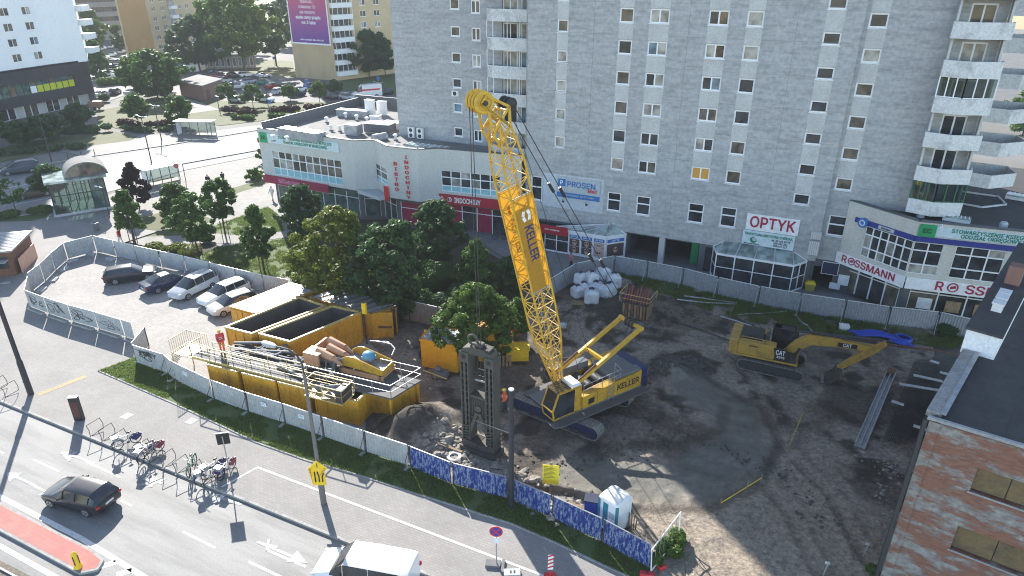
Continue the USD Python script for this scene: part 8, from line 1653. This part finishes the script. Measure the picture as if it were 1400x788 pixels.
# tall dark posts
t = thing('street_post', 'dark blue grey steel post standing at the blue hoarding', 'post', (*xy(699, 694), pz)); g = M(); g.tube((0, 0, 0), (0, 0, 7.6), .16, 16, .13); put('post', g, K.post_dark, t, smooth=60); g = M(); g.tube((0, 0, 7.6), (0, 0, 7.66), .15, 16); put('cap', g, K.sign_grey, t); g = M(); g.tube((0, 0, 5.0), (0, 0, 5.1), .15, 12); put('clamp', g, K.dark_steel, t)
p0 = np.array([*xy(699, 694), 0]); t = thing('stay_wire', 'pale wire stretched from the dark post to the grab frame', 'wire', (*p0[:2], 5.0)); g = M(); e = np.array([gx_ - .7, gy_, 2.3]) - [*p0[:2], 5.0]; g.tube((0, 0, 0), e, .025, 5); put('wire', g, K.steel, t)
def bulge_post(name, label, px, H, r): t = thing(name, label, 'post', (*xy(*px), pz)); g = M(); g.tube((0, 0, 0), (0, 0, 2.6), r * 1.35, 14, r * 1.25); g.tube((0, 0, 2.6), (0, 0, 2.75), r * 1.25, 14, r); g.tube((0, 0, 2.75), (0, 0, H), r, 14, r * .8); put('post', g, K.post_dark, t, smooth=50); return t
t = bulge_post('overhead_line_post', 'thick dark tapering post on the pavement at the left picture edge', (43, 541), 12.0, .15); g = M(); g.box(-.35, -.15, -.1, .1, .9, 1.1); put('box', g, K.sign_grey, t)
# street lamp with the lane sign
lp_ = xy(443, 690); L_ = thing('street_lamp', 'grey street lamp with a curved arm and boat shaped head on the pavement', 'street lamp', (*lp_, pz)); g = M(); g.tube((0, 0, 0), (0, 0, 1.5), .17, 12); g.tube((0, 0, 1.5), (0, 0, 8.4), .12, 12, .08); put('pole', g, plain('lamp_post_grey', (0.15, 0.14, 0.13), 0.6), L_, smooth=50)
g = M(); hd = at(362, 473, 9.35) - [*lp_, pz]; hd2 = np.array([hd[0], hd[1], 0]) / np.linalg.norm(hd[:2]); R_ = np.linalg.norm(hd[:2]); pts = [np.array([0, 0, 8.4]), np.array([0, 0, 9.0]) + hd2 * .05, np.array([0, 0, 9.4]) + hd2 * .35, np.array([0, 0, 9.55]) + hd2 * .9, np.array([0, 0, 9.45]) + hd2 * (R_ - .9)]; g.path(pts, .05, 7); put('arm', g, K.dark_steel, L_)
Rm = np.stack([hd2, np.cross([0, 0, 1], hd2), [0, 0, 1]], 1); g = M(); g.ell(np.array([0, 0, 9.42]) + hd2 * (R_ - .35), (.55, .2, .12), 3, Rm); put('lamp_head', g, K.sign_grey, L_, smooth=True); g = M(); g.ell(np.array([0, 0, 9.36]) + hd2 * (R_ - .25), (.35, .15, .09), 2, Rm); put('lens', g, K.white, L_, smooth=True)
sd = thing('lane_sign', 'yellow house shaped lane arrow sign on the street lamp', 'road sign', (*lp_, 1.55), math.radians(28), scale=(.85, .85, 1.1)); g = M(); g.loft([[(-.42, y, 0), (.42, y, 0), (.42, y, 1.05), (.6, y, 1.05), (0, y, 1.5), (-.6, y, 1.05), (-.42, y, 1.05)] for y in (-.24, -.2)]); put('plate', g, K.sign_yellow, sd)
g = M(); g.bar((-.22, -.25, .2), (-.22, -.25, .85), .08, .012, up=(0, 1, 0)); g.bar((.02, -.25, .2), (.02, -.25, .55), .08, .012, up=(0, 1, 0)); g.bar((.02, -.25, .55), (-.05, -.25, .85), .08, .012, up=(0, 1, 0)); g.bar((.22, -.25, .2), (.22, -.25, .5), .08, .012, up=(0, 1, 0)); g.bar((.22, -.25, .5), (.34, -.25, .75), .08, .012, up=(0, 1, 0)); g.bar((0, -.25, 1.1), (0, -.25, 1.35), .05, .012, up=(0, 1, 0)); put('arrows', g, K.black, sd)
# information totem, black sign, yellow bollard
def totem(px, h, label, m): t = thing('totem', label, 'totem', (*xy(*px), pz), math.radians(28)); g = M(); g.box(-.28, .28, -.14, .14, 0, h); put('body', g, K.black, t); g = M(); g.box(-.29, .29, -.15, .15, h, h + .05); put('cap', g, K.steel, t); g = M(); g.box(-.22, .22, -.146, -.141, .3, h - .3); put('screen', g, m, t); return t
totem((110, 576), 1.75, 'slim dark information totem on the pavement left of the cycle stands', plain('totem_print', (0.08, 0.025, 0.025), 0.4))
t = thing('black_sign', 'square black sign board on a thin post by the cycle stands', 'sign', (*xy(315.5, 650), pz), math.radians(38)); g = M(); g.tube((0, 0, 0), (0, 0, 2.7), .035, 7); put('post', g, K.steel, t); g = M(); g.box(-.35, .35, .05, .09, 2.1, 2.85); put('board', g, K.black, t); g = M(); g.box(-.37, .37, .04, .1, 2.85, 2.89); put('rim', g, K.sign_grey, t)
p = xy(108, 778); t = thing('island_bollard', 'yellow rounded bollard on the tip of the red island', 'bollard', (*p, .126)); g = M(); g.lathe([(.001, 0), (.2, 0), (.19, .1), (.15, .15), (.15, .75), (.12, .9), (.05, .98), (.001, 1.0)], n=16); put('body', g, K.sign_yellow, t, smooth=50); g = M()
for k in range(4): a = k * 1.57 + .5; g.box(.15 * math.cos(a) - .02, .15 * math.cos(a) + .02, .15 * math.sin(a) - .02, .15 * math.sin(a) + .02, .25, .8)
put('reflector', g, K.black, t)
# no stopping sign on its moveable foot, red white marker board
t = thing('no_stopping_sign', 'blue and red no stopping sign on a moveable foot', 'road sign', (*xy(679, 775), pz), math.radians(20)); g = M(); g.tube((0, 0, .1), (0, 0, 2.5), .03, 7); put('post', g, K.steel, t)
pl_z = 2.25; g = M(); g.disc((0, -.05, pl_z), (0, 1, 0), .33, .02, 24); pt_ = put('plate', g, K.road_red, t); g = M(); g.disc((0, -.056, pl_z), (0, 1, 0), .265, .02, 24); put('blue_field', g, K.no_stop_blue, pt_); g = M(); g.bar((-.19, -.07, pl_z - .19), (.19, -.07, pl_z + .19), .07, .012, up=(0, 1, 0)); g.bar((.19, -.072, pl_z - .19), (-.19, -.072, pl_z + .19), .07, .012, up=(0, 1, 0)); put('cross', g, K.road_red, pt_)
g = M(); g.box(-.12, .12, -.05, -.03, 1.5, 1.85); put('extra_plate', g, K.sign_white, t); g = M(); g.box(-.55, .2, -.2, .2, .0, .14); g.box(.25, .4, -.5, .3, .0, .12); put('foot', g, plain('grey_rubber', (0.16, 0.16, 0.16), 0.8), t)
t = thing('sign_block', 'grey block foot cut by the bottom picture edge', 'sign block', (*xy(700, 787), pz), .5); g = M(); g.box(-.4, .4, -.2, .2, 0, .14); put('block', g, K.sign_grey, t); g = M(); g.box(-.1, -.02, -.08, .08, .14, .15); g.box(.08, .16, -.08, .08, .14, .15); put('socket', g, K.black, t)
t = thing('marker_board', 'red and white marker board on a red post at the bottom edge', 'road sign', (*xy(752, 792), pz), math.radians(25)); g = M(); g.box(-.13, .13, -.03, .0, .55, 1.5); b_ = put('board', g, K.sign_white, t)
g = M()
for k in range(4): z = .62 + .24 * k; g.loft([[(-.13, y, z), (.13, y, z + .12), (.13, y, z + .22), (-.13, y, z + .1)] for y in (-.036, -.03)])
put('stripe', g, K.road_red, b_); g = M(); g.box(-.04, .04, .0, .06, 0, 1.4); g.box(-.3, .3, -.2, .2, 0, .12); put('post', g, K.road_red, t)
# poles and red foot at the end of the blue hoarding
t = thing('fence_panel_lying', 'pale steel fence frame leaning over the weeds at the end of the blue hoarding', 'fence frame', (*xy(892, 772), .1)); b0 = np.array([*xy(892, 772), .1])
A_, B_, C_, D_ = at(891, 752, 1.3) - b0, at(931, 700, 1.5) - b0, at(890, 781, .3) - b0, at(928, 732, .5) - b0; g = M()
g.path([A_, B_, D_, C_, A_], .035, 6); put('frame', g, K.white, t); g = M()
for k in range(1, 7): g.tube(A_ + (B_ - A_) * k / 7, C_ + (D_ - C_) * k / 7, .012, 4)
put('wire', g, K.steel, t)
t = thing('fence_block', 'red plastic fence foot at the end of the blue hoarding', 'fence block', (*xy(884, 790), pz), .3); put('block', rbox(-.35, .35, -.15, .15, 0, .22, .05), K.road_red, t, smooth=40); g = M(); g.tube((0, 0, .2), (0, 0, .35), .05, 8); put('socket', g, K.dark_steel, t)
t = thing('fence_block', 'red plastic fence foot lying under the weeds', 'fence block', (*xy(904, 779), pz), .9); put('block', rbox(-.2, .2, -.15, .15, 0, .2, .05), K.road_red, t, smooth=40)
for k, (b, tp) in enumerate((((937, 790), (935, 747)), ((975, 795), (938, 742)))): p = site(*b) if k == 9 else np.array([*xy(*b), .13]); t = thing('thin_stick', ['thin upright stick at the bottom of the sandy ground', 'long thin stick slanting over the sandy ground'][k], 'stick', p); e = at(*tp, .6 if k else 1.0) - p; g = M(); g.tube((0, 0, 0), e, .02, 5); put('stick', g, K.dark_steel, t)
t = thing('sticks', 'bundle of wooden stakes beside the portable toilet', 'stakes', site(862, 726))
for k in range(5): g = M(); g.tube((-.2 + .1 * k, .05 * k, 0), (-.3 + .14 * k, .1, 1.0 + .1 * (k % 2)), .03, 5); put('stake', g, K.wood, t)
# cycle stands and bicycles
def stand(px, lab, first=[None]):
 p = (*xy(*px), pz); rz = math.radians(82)
 if first[0] is None:
  t = thing('cycle_stand', lab, 'cycle stand', p, rz, 'cycle stands along the kerb'); g = M(); g.path([(-.45, 0, 0), (-.42, 0, .45), (-.5, 0, .85), (.35, 0, .95), (.45, 0, .45), (.4, 0, .12), (-.45, 0, .0)], .02, 6); put('hoop', g, K.dark_steel, t); g = M(); g.disc((-.45, 0, .01), (0, 0, 1), .06, .02, 8); put('foot', g, K.dark_steel, t); first[0] = t
 else: dup(first[0], p, rz, lab)
SL = iter(('empty, nearest the information totem', 'empty, second from the totem', 'left of the leftmost hire bicycle', 'just left of the second hire bicycle', 'just right of the second hire bicycle', 'empty, middle of the gap between bicycles', 'left of the green bicycle', 'holding the green bicycle', 'nearest the black sign post', 'cut by the left picture edge', 'empty, beside the thick dark post at the left edge'))
for q in ((134, 594), (150, 601), (167, 609), (199, 623), (215, 630), (233, 637), (251, 645), (270, 652), (288, 660), (3, 534), (18, 541)): stand(q, f'bent steel cycle stand, {next(SL)}')
def bike(label, px, rz, m, basket=None, lean=.12):
 t = thing('bicycle', label, 'bicycle', (*xy(*px), pz), rz); r = .33; A_, B_ = np.array([-.52, 0, r]), np.array([.53, 0, r]); bbk, seat, head = np.array([-.08, 0, .28]), np.array([-.22, 0, .82]), np.array([.38, 0, .8])
 g = M(); [g.tube(a, b, .024, 6) for a, b in ((bbk, seat), (bbk, head), (seat * .9 + bbk * .1, head), (bbk, A_), (seat * .8 + bbk * .2, A_), (head + [0, 0, .12], B_))]; put('frame', g, m, t)
 for c in (A_, B_):
  g = M(); g.torus(c, (0, 1, 0), r - .02, .028, 22, 5); w = put('wheel', g, K.tyre, t); g = M(); 
  for k in range(8): a = k * .785; g.tube(c, c + [math.cos(a) * .3, 0, math.sin(a) * .3], .005, 3)
  put('spokes', g, K.steel, w)
  g = M(); n = 10
  for k in range(n): a0, a1 = .25 + 2.6 * k / n, .25 + 2.6 * (k + 1) / n; g.bar(c + [math.cos(a0) * .38, 0, math.sin(a0) * .38], c + [math.cos(a1) * .38, 0, math.sin(a1) * .38], .06, .012, up=(0, 1, 0))
  put('mudguard', g, basket or m, w)
 g = M(); g.ell(seat + [0, 0, .12], (.14, .08, .045)); g.tube(seat, seat + [0, 0, .1], .018); put('saddle', g, K.black, t)
 g = M(); h = head + [-.02, 0, .22]; g.tube(head, h, .02); g.path([h + [-.12, -.27, .03], h, h + [-.12, .27, .03]], .017, 5); put('handlebar', g, K.steel, t)
 g = M(); g.disc(bbk, (0, 1, 0), .09, .03, 14); g.tube(bbk - [0, .1, .0], bbk + [.12, -.1, -.1], .012); g.tube(bbk + [0, .1, .0], bbk + [-.12, .1, .1], .012); put('crank', g, K.dark_steel, t)
 if basket: 
  g = M(); g.loft([[(.45, -.16, .72), (.7, -.16, .72), (.7, .16, .72), (.45, .16, .72)], [(.42, -.2, .98), (.78, -.2, .98), (.78, .2, .98), (.42, .2, .98)]]); put('basket', g, K.steel, t)
  g = M(); g.loft([[(-.85, y, .62), (-.3, y, .62), (-.25, y, .45), (-.5, y, .2), (-.85, y, .4)] for y in (-.05, .05)]); put('wheel_cover', g, basket, t)
 return t
nv = plain('hire_bike_navy', (0.03, 0.03, 0.12), 0.4); gn = plain('bike_green', (0.02, 0.3, 0.16), 0.4); wr = plain('hire_bike_red', (0.2, 0.03, 0.06), 0.4); sl = plain('hire_bike_silver', (0.45, 0.46, 0.48), 0.4)
bike('silver hire bicycle with navy wheel cover, leftmost at the stands', (176, 612), math.radians(-110), sl, nv); bike('silver hire bicycle with dark cover, second from the left', (208, 624), math.radians(-105), sl, wr); bike('hire bicycle leaning close beside the second one', (203, 628), math.radians(-75), sl, nv)
bike('green bicycle chained to a stand', (264, 645), math.radians(-60), gn); bike('silver hire bicycle with navy cover left of the black sign post', (294, 650), math.radians(-95), sl, nv); bike('silver hire bicycle with wine cover right of the black sign post', (312, 650), math.radians(-80), sl, wr); bike('hire bicycle lowest in the right hand cluster at the kerb', (289, 660), math.radians(-120), sl, nv)

# ---------------------------------------------------------------- station pavilion, shelters, kiosk
a0, a1 = at(78, 297)[:2], at(152, 285)[:2]; d = (a1 - a0) / np.linalg.norm(a1 - a0); n = np.array([-d[1], d[0]]); LL = float(np.linalg.norm(a1 - a0)); D_ = 4.6
sp_ = thing('station_pavilion', 'glass station entrance pavilion with a curved roof end', 'pavilion', (*a0, 0), world=True); H_ = 4.0
q0, q1, q2, q3 = a0, a1, a1 + n * D_, a0 + n * D_
for (p, q, k, mm) in ((q0, q0 + d * LL * .72, 5, K.see_through), (q3, q0, 3, K.see_through), (q2, q3, 6, K.see_through), (q1, q2, 3, K.glass_green), (q0 + d * LL * .72, q1, 1, K.glass_green)):
 L = float(np.linalg.norm(q - p)); f = M()
 for j in range(k + 1): u = L * j / k; f.wbox(p, q, max(u - .05, 0), min(u + .05, L), .05, H_, -.1, .03)
 f.wbox(p, q, 0, L, 2.4, 2.48, -.08, .02); f.wbox(p, q, 0, L, .05, .3, -.1, .03); fr = put('frame', f, K.dark_steel, sp_)
 for j in range(k): g = M(); g.wbox(p, q, L * j / k + .05, L * (j + 1) / k - .05, .3, H_, -.05, -.03); put('pane', g, mm, fr)
g = M(); g.prism(Polygon([q0, q1, q2, q3]).buffer(.35, join_style=2), H_, H_ + .25); put('flat_roof', g, K.roof_glass, sp_)
vb = []; c0 = (q1 + q2) / 2 - d * 1.6
for k in range(13): a = math.pi * k / 12; vb.append((math.cos(a) * 2.3, math.sin(a) * 1.7))
g = M(); rings = [[[*(c0 + n * s + d * x), H_ + .25 + z] for x, z in vb] for s in (-1.9, 1.9)]; g.loft(rings); put('curved_roof', g, K.roof_grey, sp_, smooth=30)
g = M(); g.loft([[[*(c0 + n * s + d * x * .92), H_ + .26 + z * .92] for x, z in vb] for s in (-1.96, -1.92)]); put('vault_end', g, K.glass_brown, sp_)
g = M(); g.prism(Polygon([q0, q1, q2, q3]).buffer(.25, join_style=2), .02, .3); put('plinth', g, K.concrete_plain, sp_)
t = thing('green_shelter_lamp', 'small lamp on a dark post before the station pavilion', 'lamp', (*xy(150, 297), 0)); g = M(); g.tube((0, 0, 0), (0, 0, 3.6), .05, 7); put('post', g, K.post_dark, t); g = M(); g.bar((0, 0, 3.6), (-1.1, .1, 3.65), .08, .06); g.ell((-1.2, .1, 3.62), (.3, .12, .07)); put('lamp_head', g, K.white, t)
t = thing('litter_bin', 'grey litter bin on the square beside the hoarding corner', 'litter bin', (*xy(133, 316), .0)); g = M(); g.lathe([(.001, 0), (.32, 0), (.36, .95), (.3, 1.0), (.001, .9)], n=14); put('drum', g, K.grey_machine, t, smooth=40); g = M(); g.lathe([(.3, .98), (.37, .95), (.37, 1.03), (.3, 1.03)], n=14); put('rim', g, K.steel, t)
def shelter(label, pa, pb, depth, h, bench=True, zr=0):
 a, b = xy(*pa), xy(*pb); d = (b - a) / np.linalg.norm(b - a); n = np.array([-d[1], d[0]]); L = float(np.linalg.norm(b - a)); t = thing('bus_shelter', label, 'bus shelter', (*a, 0), world=True)
 g = M(); g.prism([a - d * .3 - n * .2, b + d * .3 - n * .2, b + d * .3 + n * (depth + .2), a - d * .3 + n * (depth + .2)], h, h + .12); put('roof', g, K.white, t)
 k = 4
 for i in range(k + 1):
  g = M(); p = a + d * L * i / k + n * depth; g.tube([*p, 0], [*p, h], .05, 6); put('post', g, K.dark_steel, t)
  if i in (0, k): g = M(); p = a + d * L * i / k; g.tube([*p, 0], [*p, h], .05, 6); put('post', g, K.dark_steel, t)
 for i in range(k): g = M(); g.wbox(a + n * depth, b + n * depth, L * i / k + .06, L * (i + 1) / k - .06, .3, h - .25, -.02, .01); put('back_pane', g, K.see_through, t)
 g = M(); g.wbox(a, a + n * depth, .1, depth - .1, .2, h - .2, -.06, .06); put('poster_case', g, K.sign_white, t)
 g = M(); c = a + n * depth * .75; g.bar([*(c + d * L * .2), .48], [*(c + d * L * .8), .48], .35, .06); put('bench', g, K.wood, t)
 return t
shelter('far bus shelter with a flat white roof across the street', (243, 186), (290, 187), 1.6, 2.5); shelter('bus shelter with glass panes beside the purple maple', (205, 258), (254, 247), 1.6, 2.4)
t = thing('red_round_sign', 'round red stop sign at the end of the shelter by the maple', 'sign', (*xy(246, 250), 0)); g = M(); g.tube((0, 0, 0), (0, 0, 2.7), .035, 6); put('post', g, K.steel, t); g = M(); g.disc((0, -.05, 2.4), (.4, -.9, 0), .35, .04, 18); put('disc', g, plain('faded_red', (0.5, 0.13, 0.1)), t)
kp = [at(*p)[:2] for p in ((24, 378), (-60, 386))]; kd = (kp[1] - kp[0]) / np.linalg.norm(kp[1] - kp[0]); kn = np.array([kd[1], -kd[0]]); kn = kn if kn[1] > 0 else -kn
t = thing('kiosk', 'dark kiosk with a pale ribbed roof cut by the left picture edge', 'kiosk', (*kp[0], .0), world=True); kq = [kp[0], kp[0] + kd * 7, kp[0] + kd * 7 + kn * 5.2, kp[0] + kn * 5.2]
g = M(); g.prism(kq, .1, 2.6); put('wall', g, K.rust, t); g = M(); g.prism(Polygon(kq).buffer(.3, join_style=2), 2.6, 2.75); rf2 = put('roof', g, K.zinc, t)
for k in range(12): a = kp[0] + kn * (5.2 * (k + .5) / 12) - kd * .2; g = M(); g.bar([*a, 2.77], [*(a + kd * 7.2), 2.77], .08, .05); put('roof_rib', g, K.zinc, rf2)
g = M(); g.wbox(kq[1], kq[0], .4, 6.6, .9, 2.1, .01, .05); put('counter_window', g, K.glass_dark, t)
g = M(); a = kp[0] - kn * .1; g.bar([*(a - kn * 1.0), 2.0], [*(a - kn * 1.0 + kd * 6), 2.0], .9, .06); put('awning', g, K.zinc, t); g = M(); g.bar([*(a - kn * 1.6), .12], [*(a - kn * 1.6 + kd * 7), .12], .4, .2); put('step', g, K.kerb, t)
g = M(); g.bar([*(kp[0] - kd * .35 + kn * .4), .9], [*(kp[0] - kd * .35 + kn * 4.6), .9], .08, 1.5); put('side_board', g, plain('salmon_board', (0.5, 0.28, 0.2)), t)
# lamps along the far road
def far_lamp(label, px, top_y, arm=1.2, head=True):
 p = at(*px); H = h_top(p, px[0], top_y); t = thing('far_street_lamp', label, 'street lamp', p); g = M(); g.tube((0, 0, 0), (0, 0, H), .09, 7, .06); put('pole', g, K.post_dark, t)
 if head: g = M(); g.bar((0, 0, H), (-arm, .2, H + .1), .07, .06); g.bar((0, 0, H), (arm, -.2, H + .1), .07, .06); g.ell((-arm, .2, H + .1), (.4, .16, .08)); g.ell((arm, -.2, H + .1), (.4, .16, .08)); put('lamp_head', g, K.sign_grey, t)
far_lamp('dark double street lamp on the sunny pavement left of the far bus shelter', (207, 222), 160); far_lamp('dark lamp post in front of the dark podium', (71, 222), 160, head=False); far_lamp('thin lamp left of the far bus shelter', (221, 192), 145); far_lamp('street lamp between the car park trees', (367, 148), 103); far_lamp('street lamp beside the red striped van', (518, 128), 113); far_lamp('thin post on the far lawn with a white top', (300, 152), 133, .4)
far_lamp('dark thin pole near the young tree at the hoarding corner', (187, 340), 300, head=False)
first = None
for k, q in enumerate(((94, 219), (112, 216), (130, 213))):
 p = at(*q)
 if first is None: first = thing('bollard', 'dark bollard on the far kerb, leftmost of three behind the station pavilion', 'bollard', p, 0, 'bollards on the far kerb'); g = M(); g.tube((0, 0, 0), (0, 0, 1.0), .06, 8); put('post', g, K.post_dark, first); g = M(); g.ell((0, 0, 1.0), (.07, .07, .05), 1); put('top', g, K.post_dark, first)
 else: dup(first, p, 0, f'dark bollard on the far kerb, {(0, "middle", "rightmost")[k]} of three behind the station pavilion')
for k, (q, lab) in enumerate((((376, 92), 'blue parking sign under the far trees'), ((421, 127), 'blue sign beside the sandy gable'), ((518, 122), 'blue parking sign above the red striped van'), ((371, 157), 'white and blue plate on the post by the hedge'))):
 t = thing('far_sign', lab, 'sign', at(*q)); g = M(); g.tube((0, 0, 0), (0, 0, 3), .05, 6); put('post', g, K.steel, t); g = M(); g.box(-.4, .4, -.06, -.02, 2.2, 3.0); put('plate', g, K.sign_blue, t)
t = thing('rusty_trailer', 'brown tarpaulined trailer at the corner of the dark podium', 'trailer', at(133, 150), .4); put('load', rbox(-1.3, 1.3, -.8, .8, .5, 1.7, .2), plain('brown_tarp', (0.25, 0.13, 0.07)), t, smooth=40)
for y in (-.7, .7): g = M(); g.disc((0, y, .35), (0, 1, 0), .35, .2, 14); put('wheel', g, K.tyre, t)

# ---------------------------------------------------------------- people
def capsule(a, b, ra, rb):
 a, b = np.array(a, float), np.array(b, float); return m3.Manifold.batch_hull([m3.Manifold.sphere(ra, 14).translate(tuple(a)), m3.Manifold.sphere(rb, 14).translate(tuple(b))])
def join(parts, ln=.05):
 m = parts[0]
 for p in parts[1:]: m = m + p
 m = m.refine_to_length(ln); k = m.to_mesh(); tm_ = trimesh.Trimesh(k.vert_properties[:, :3], k.tri_verts); trimesh.smoothing.filter_taubin(tm_, iterations=6); return np.array(tm_.vertices), np.array(tm_.faces)
def person(label, loc, rz, top, bottom, stride=.18, arm=.15, vest=False, helmet=None, hair='hair', lean=0.0, elbow=.3, skirt=False):
 t = thing('person', label, 'person', loc, rz); J = {}
 hip, kn, an = .9, .48, .08; sh, el, wr_ = 1.42, 1.12, .86; sx = lean
 L = [(0, .1, hip), (stride * .55, .1, kn), (stride, .1, an)]; R_ = [(0, -.1, hip), (-stride * .2, -.1, kn + .01), (-stride * .95, -.1, an + .04)]
 AL = [(sx, .2, sh), (sx - arm, .24, el), (sx - arm + elbow * .6, .23, wr_ + elbow * .3)]; AR = [(sx, -.2, sh), (sx + arm, -.24, el), (sx + arm + elbow * .7, -.22, wr_ + elbow * .35)]
 head = [capsule((sx + .02, 0, 1.6), (sx + .03, 0, 1.64), .095, .1), capsule((sx + .05, 0, 1.54), (sx + .06, 0, 1.56), .06, .06), capsule((sx, 0, 1.42), (sx + .01, 0, 1.55), .06, .055), capsule((sx + .125, 0, 1.58), (sx + .11, 0, 1.61), .018, .014)] + [capsule((sx + .02, s * .1, 1.58), (sx + .02, s * .1, 1.62), .02, .022) for s in (-1, 1)]
 torso = [m3.Manifold.batch_hull([m3.Manifold.sphere(.1, 14).translate((sx * k, y, z)) for k, y, z in ((1, .12, 1.38), (1, -.12, 1.38), (.8, .1, 1.2), (.8, -.1, 1.2))]), m3.Manifold.batch_hull([m3.Manifold.sphere(.1, 14).translate((sx * k, y, z)) for k, y, z in ((.8, .1, 1.2), (.8, -.1, 1.2), (0, .09, .95), (0, -.09, .95))])]
 arms = []
 for A in (AL, AR):
  arms += [capsule(A[0], A[1], .062, .048), capsule(A[1], A[2], .046, .034)]; w = np.array(A[2]); d = w - np.array(A[1]); d /= np.linalg.norm(d); pm = w + d * .06; arms.append(capsule(w, pm, .032, .03)); side = np.array([0, 1.0, 0])
  fwd = np.cross(d, side)
  for f in range(4): o = fwd * (-.03 + .02 * f); arms.append(capsule(pm + o, pm + o + d * (.07 - .008 * abs(f - 1)) + side * .01, .0095, .008))
  arms.append(capsule(w + d * .02, w + d * .06 + fwd * .06, .012, .009))
 legs = []
 for A in (L, R_): legs += [capsule(A[0], A[1], .09, .062), capsule(A[1], A[2], .06, .042)]
 v, f = join(head + torso + arms + legs); put('body', (v, f), K.skin, t, smooth=True)
 sh_ = [capsule(a, b, ra + .018, rb + .018) for a, b, ra, rb in ((AL[0], AL[1], .064, .05), (AR[0], AR[1], .064, .05)) ] + [x for x in torso]
 if not vest or True: v, f = join([m3.Manifold.batch_hull([m3.Manifold.sphere(.122, 14).translate((sx * k, y, z)) for k, y, z in ((1, .115, 1.37), (1, -.115, 1.37), (.7, .1, 1.15), (.7, -.1, 1.15))]), m3.Manifold.batch_hull([m3.Manifold.sphere(.12, 14).translate((sx * k, y, z)) for k, y, z in ((.7, .1, 1.15), (.7, -.1, 1.15), (0, .1, .93), (0, -.1, .93))])] + sh_[:2] + ([capsule(AL[1], AL[2], .064, .05), capsule(AR[1], AR[2], .064, .05)] if vest else [])); put('jacket' if vest else 'shirt', (v, f), top, t, smooth=True)
 v, f = join([capsule((0, .09, .93), (0, -.09, .93), .118, .118)] + ([m3.Manifold.batch_hull([m3.Manifold.sphere(.1, 12).translate(p) for p in ((0, .08, .9), (0, -.08, .9), (.12, .12, .5), (.12, -.12, .5), (-.12, .1, .5))])] if skirt else [capsule(L[0], L[1], .108, .078), capsule(L[1], L[2], .076, .06), capsule(R_[0], R_[1], .108, .078), capsule(R_[1], R_[2], .076, .06)])); put('skirt' if skirt else 'trousers', (v, f), bottom, t, smooth=True)
 for A in (L, R_): a = np.array(A[2]); v, f = join([capsule(a + [-.05, 0, -.03], a + [.13, 0, -.045], .045, .035)]); put('shoe', (v, f), K.black, t, smooth=True)
 g = M()
 for s in (-1, 1): g.ell((sx + .112, s * .036, 1.625), (.012, .014, .01), 1)
 put('eyes', g, K.black, t); g = M(); g.ell((sx + .108, 0, 1.545), (.012, .028, .007), 1); put('mouth', g, K.red_cloth, t)
 if helmet: g = M(); g.ell((sx + .02, 0, 1.68), (.145, .12, .1), 2); g.ell((sx + .06, 0, 1.665), (.16, .125, .018), 2); put('helmet', g, helmet, t, smooth=True)
 else: g = M(); g.ell((sx - .005, 0, 1.66), (.108, .108, .095), 2); put('hair', g, K[hair], t, smooth=True)
 if vest:
  g = M()
  for z in (1.1, 1.22): g.torus((sx * .7, 0, z), (0, 0, 1), .17, .02, 14, 4)
  put('reflective_band', g, K.sign_white, t)
 return t
ov = K.orange_vest
person('worker in an orange jacket standing right of the grab frame', site(690, 562), math.radians(200), ov, K.denim, .1, .12, True, K.helmet)
person('worker in orange half hidden behind the orange yellow container', site(583, 478), math.radians(-60), ov, ov, .1, .12, True, K.helmet)
person('worker with a yellow helmet standing at the left end of the walkway', (*(W0 + wn * 1.3 + wd_ * 1.6), 2.2), math.radians(-30), K.red_cloth, ov, .05, .1, True, K.helmet)
person('worker in red in the shade beside the crane boom foot', site(705, 472), math.radians(-90), K.red_cloth, K.denim, .08, .12, True, K.helmet)
person('pedestrian in dark clothes walking on the sunny square', (*xy(306, 252), .0), math.radians(150), K.black_cloth, K.denim, .25, .2)
person('person in black half hidden behind the young tree at the square', (*xy(286, 256), .0), math.radians(-60), K.black_cloth, K.black_cloth, .12, .1)
person('pedestrian in white walking by the bank at the low pale building', (*xy(373, 273), .0), math.radians(-80), K.white_cloth, K.white_cloth, .2, .15)
person('person in a red top and white trousers on the garden path', (*xy(166, 334), .03), math.radians(200), K.red_cloth, K.white_cloth, .2, .15)
person('person in a pink top on the pavement behind the white bags', (*xy(780, 368), .04), math.radians(20), K.pink_cloth, K.denim, .2, .15)
t = thing('parked_bicycle', 'dark bicycle leaning by the menu board of the red restaurant', 'bicycle', (*xy(683, 328), .03), .4); g = M()
for x in (-.5, .5): g.torus((x, 0, .33), (0, 1, 0), .31, .03, 18, 5)
put('wheels', g, K.tyre, t); g = M(); [g.tube(a, b, .025, 6) for a, b in (((-.5, 0, .33), (-.1, 0, .3)), ((-.1, 0, .3), (-.2, 0, .85)), ((-.1, 0, .3), (.38, 0, .8)), ((-.2, 0, .8), (.38, 0, .8)), ((.36, 0, .95), (.5, 0, .33)), ((-.5, 0, .33), (-.2, 0, .8)))]; g.ell((-.2, 0, .9), (.13, .07, .04), 1); g.tube((.3, -.25, .98), (.3, .25, .98), .018); put('frame', g, K.dark_steel, t)
# ---------------------------------------------------------------- thin summer haze
g = M(); g.box(-460, 200, -80, 460, -1.1, 52)
hz_m = usdkit.material(stage, '/World/Looks/haze', {'v': ('principled_volume', {'color': (0.9, 0.93, 0.97), 'density': 0.00028, 'anisotropy': 0.0})}, volume='v.volume')
put('haze', g, hz_m, kind='stuff', label='pale summer haze over the whole place', cat='haze')
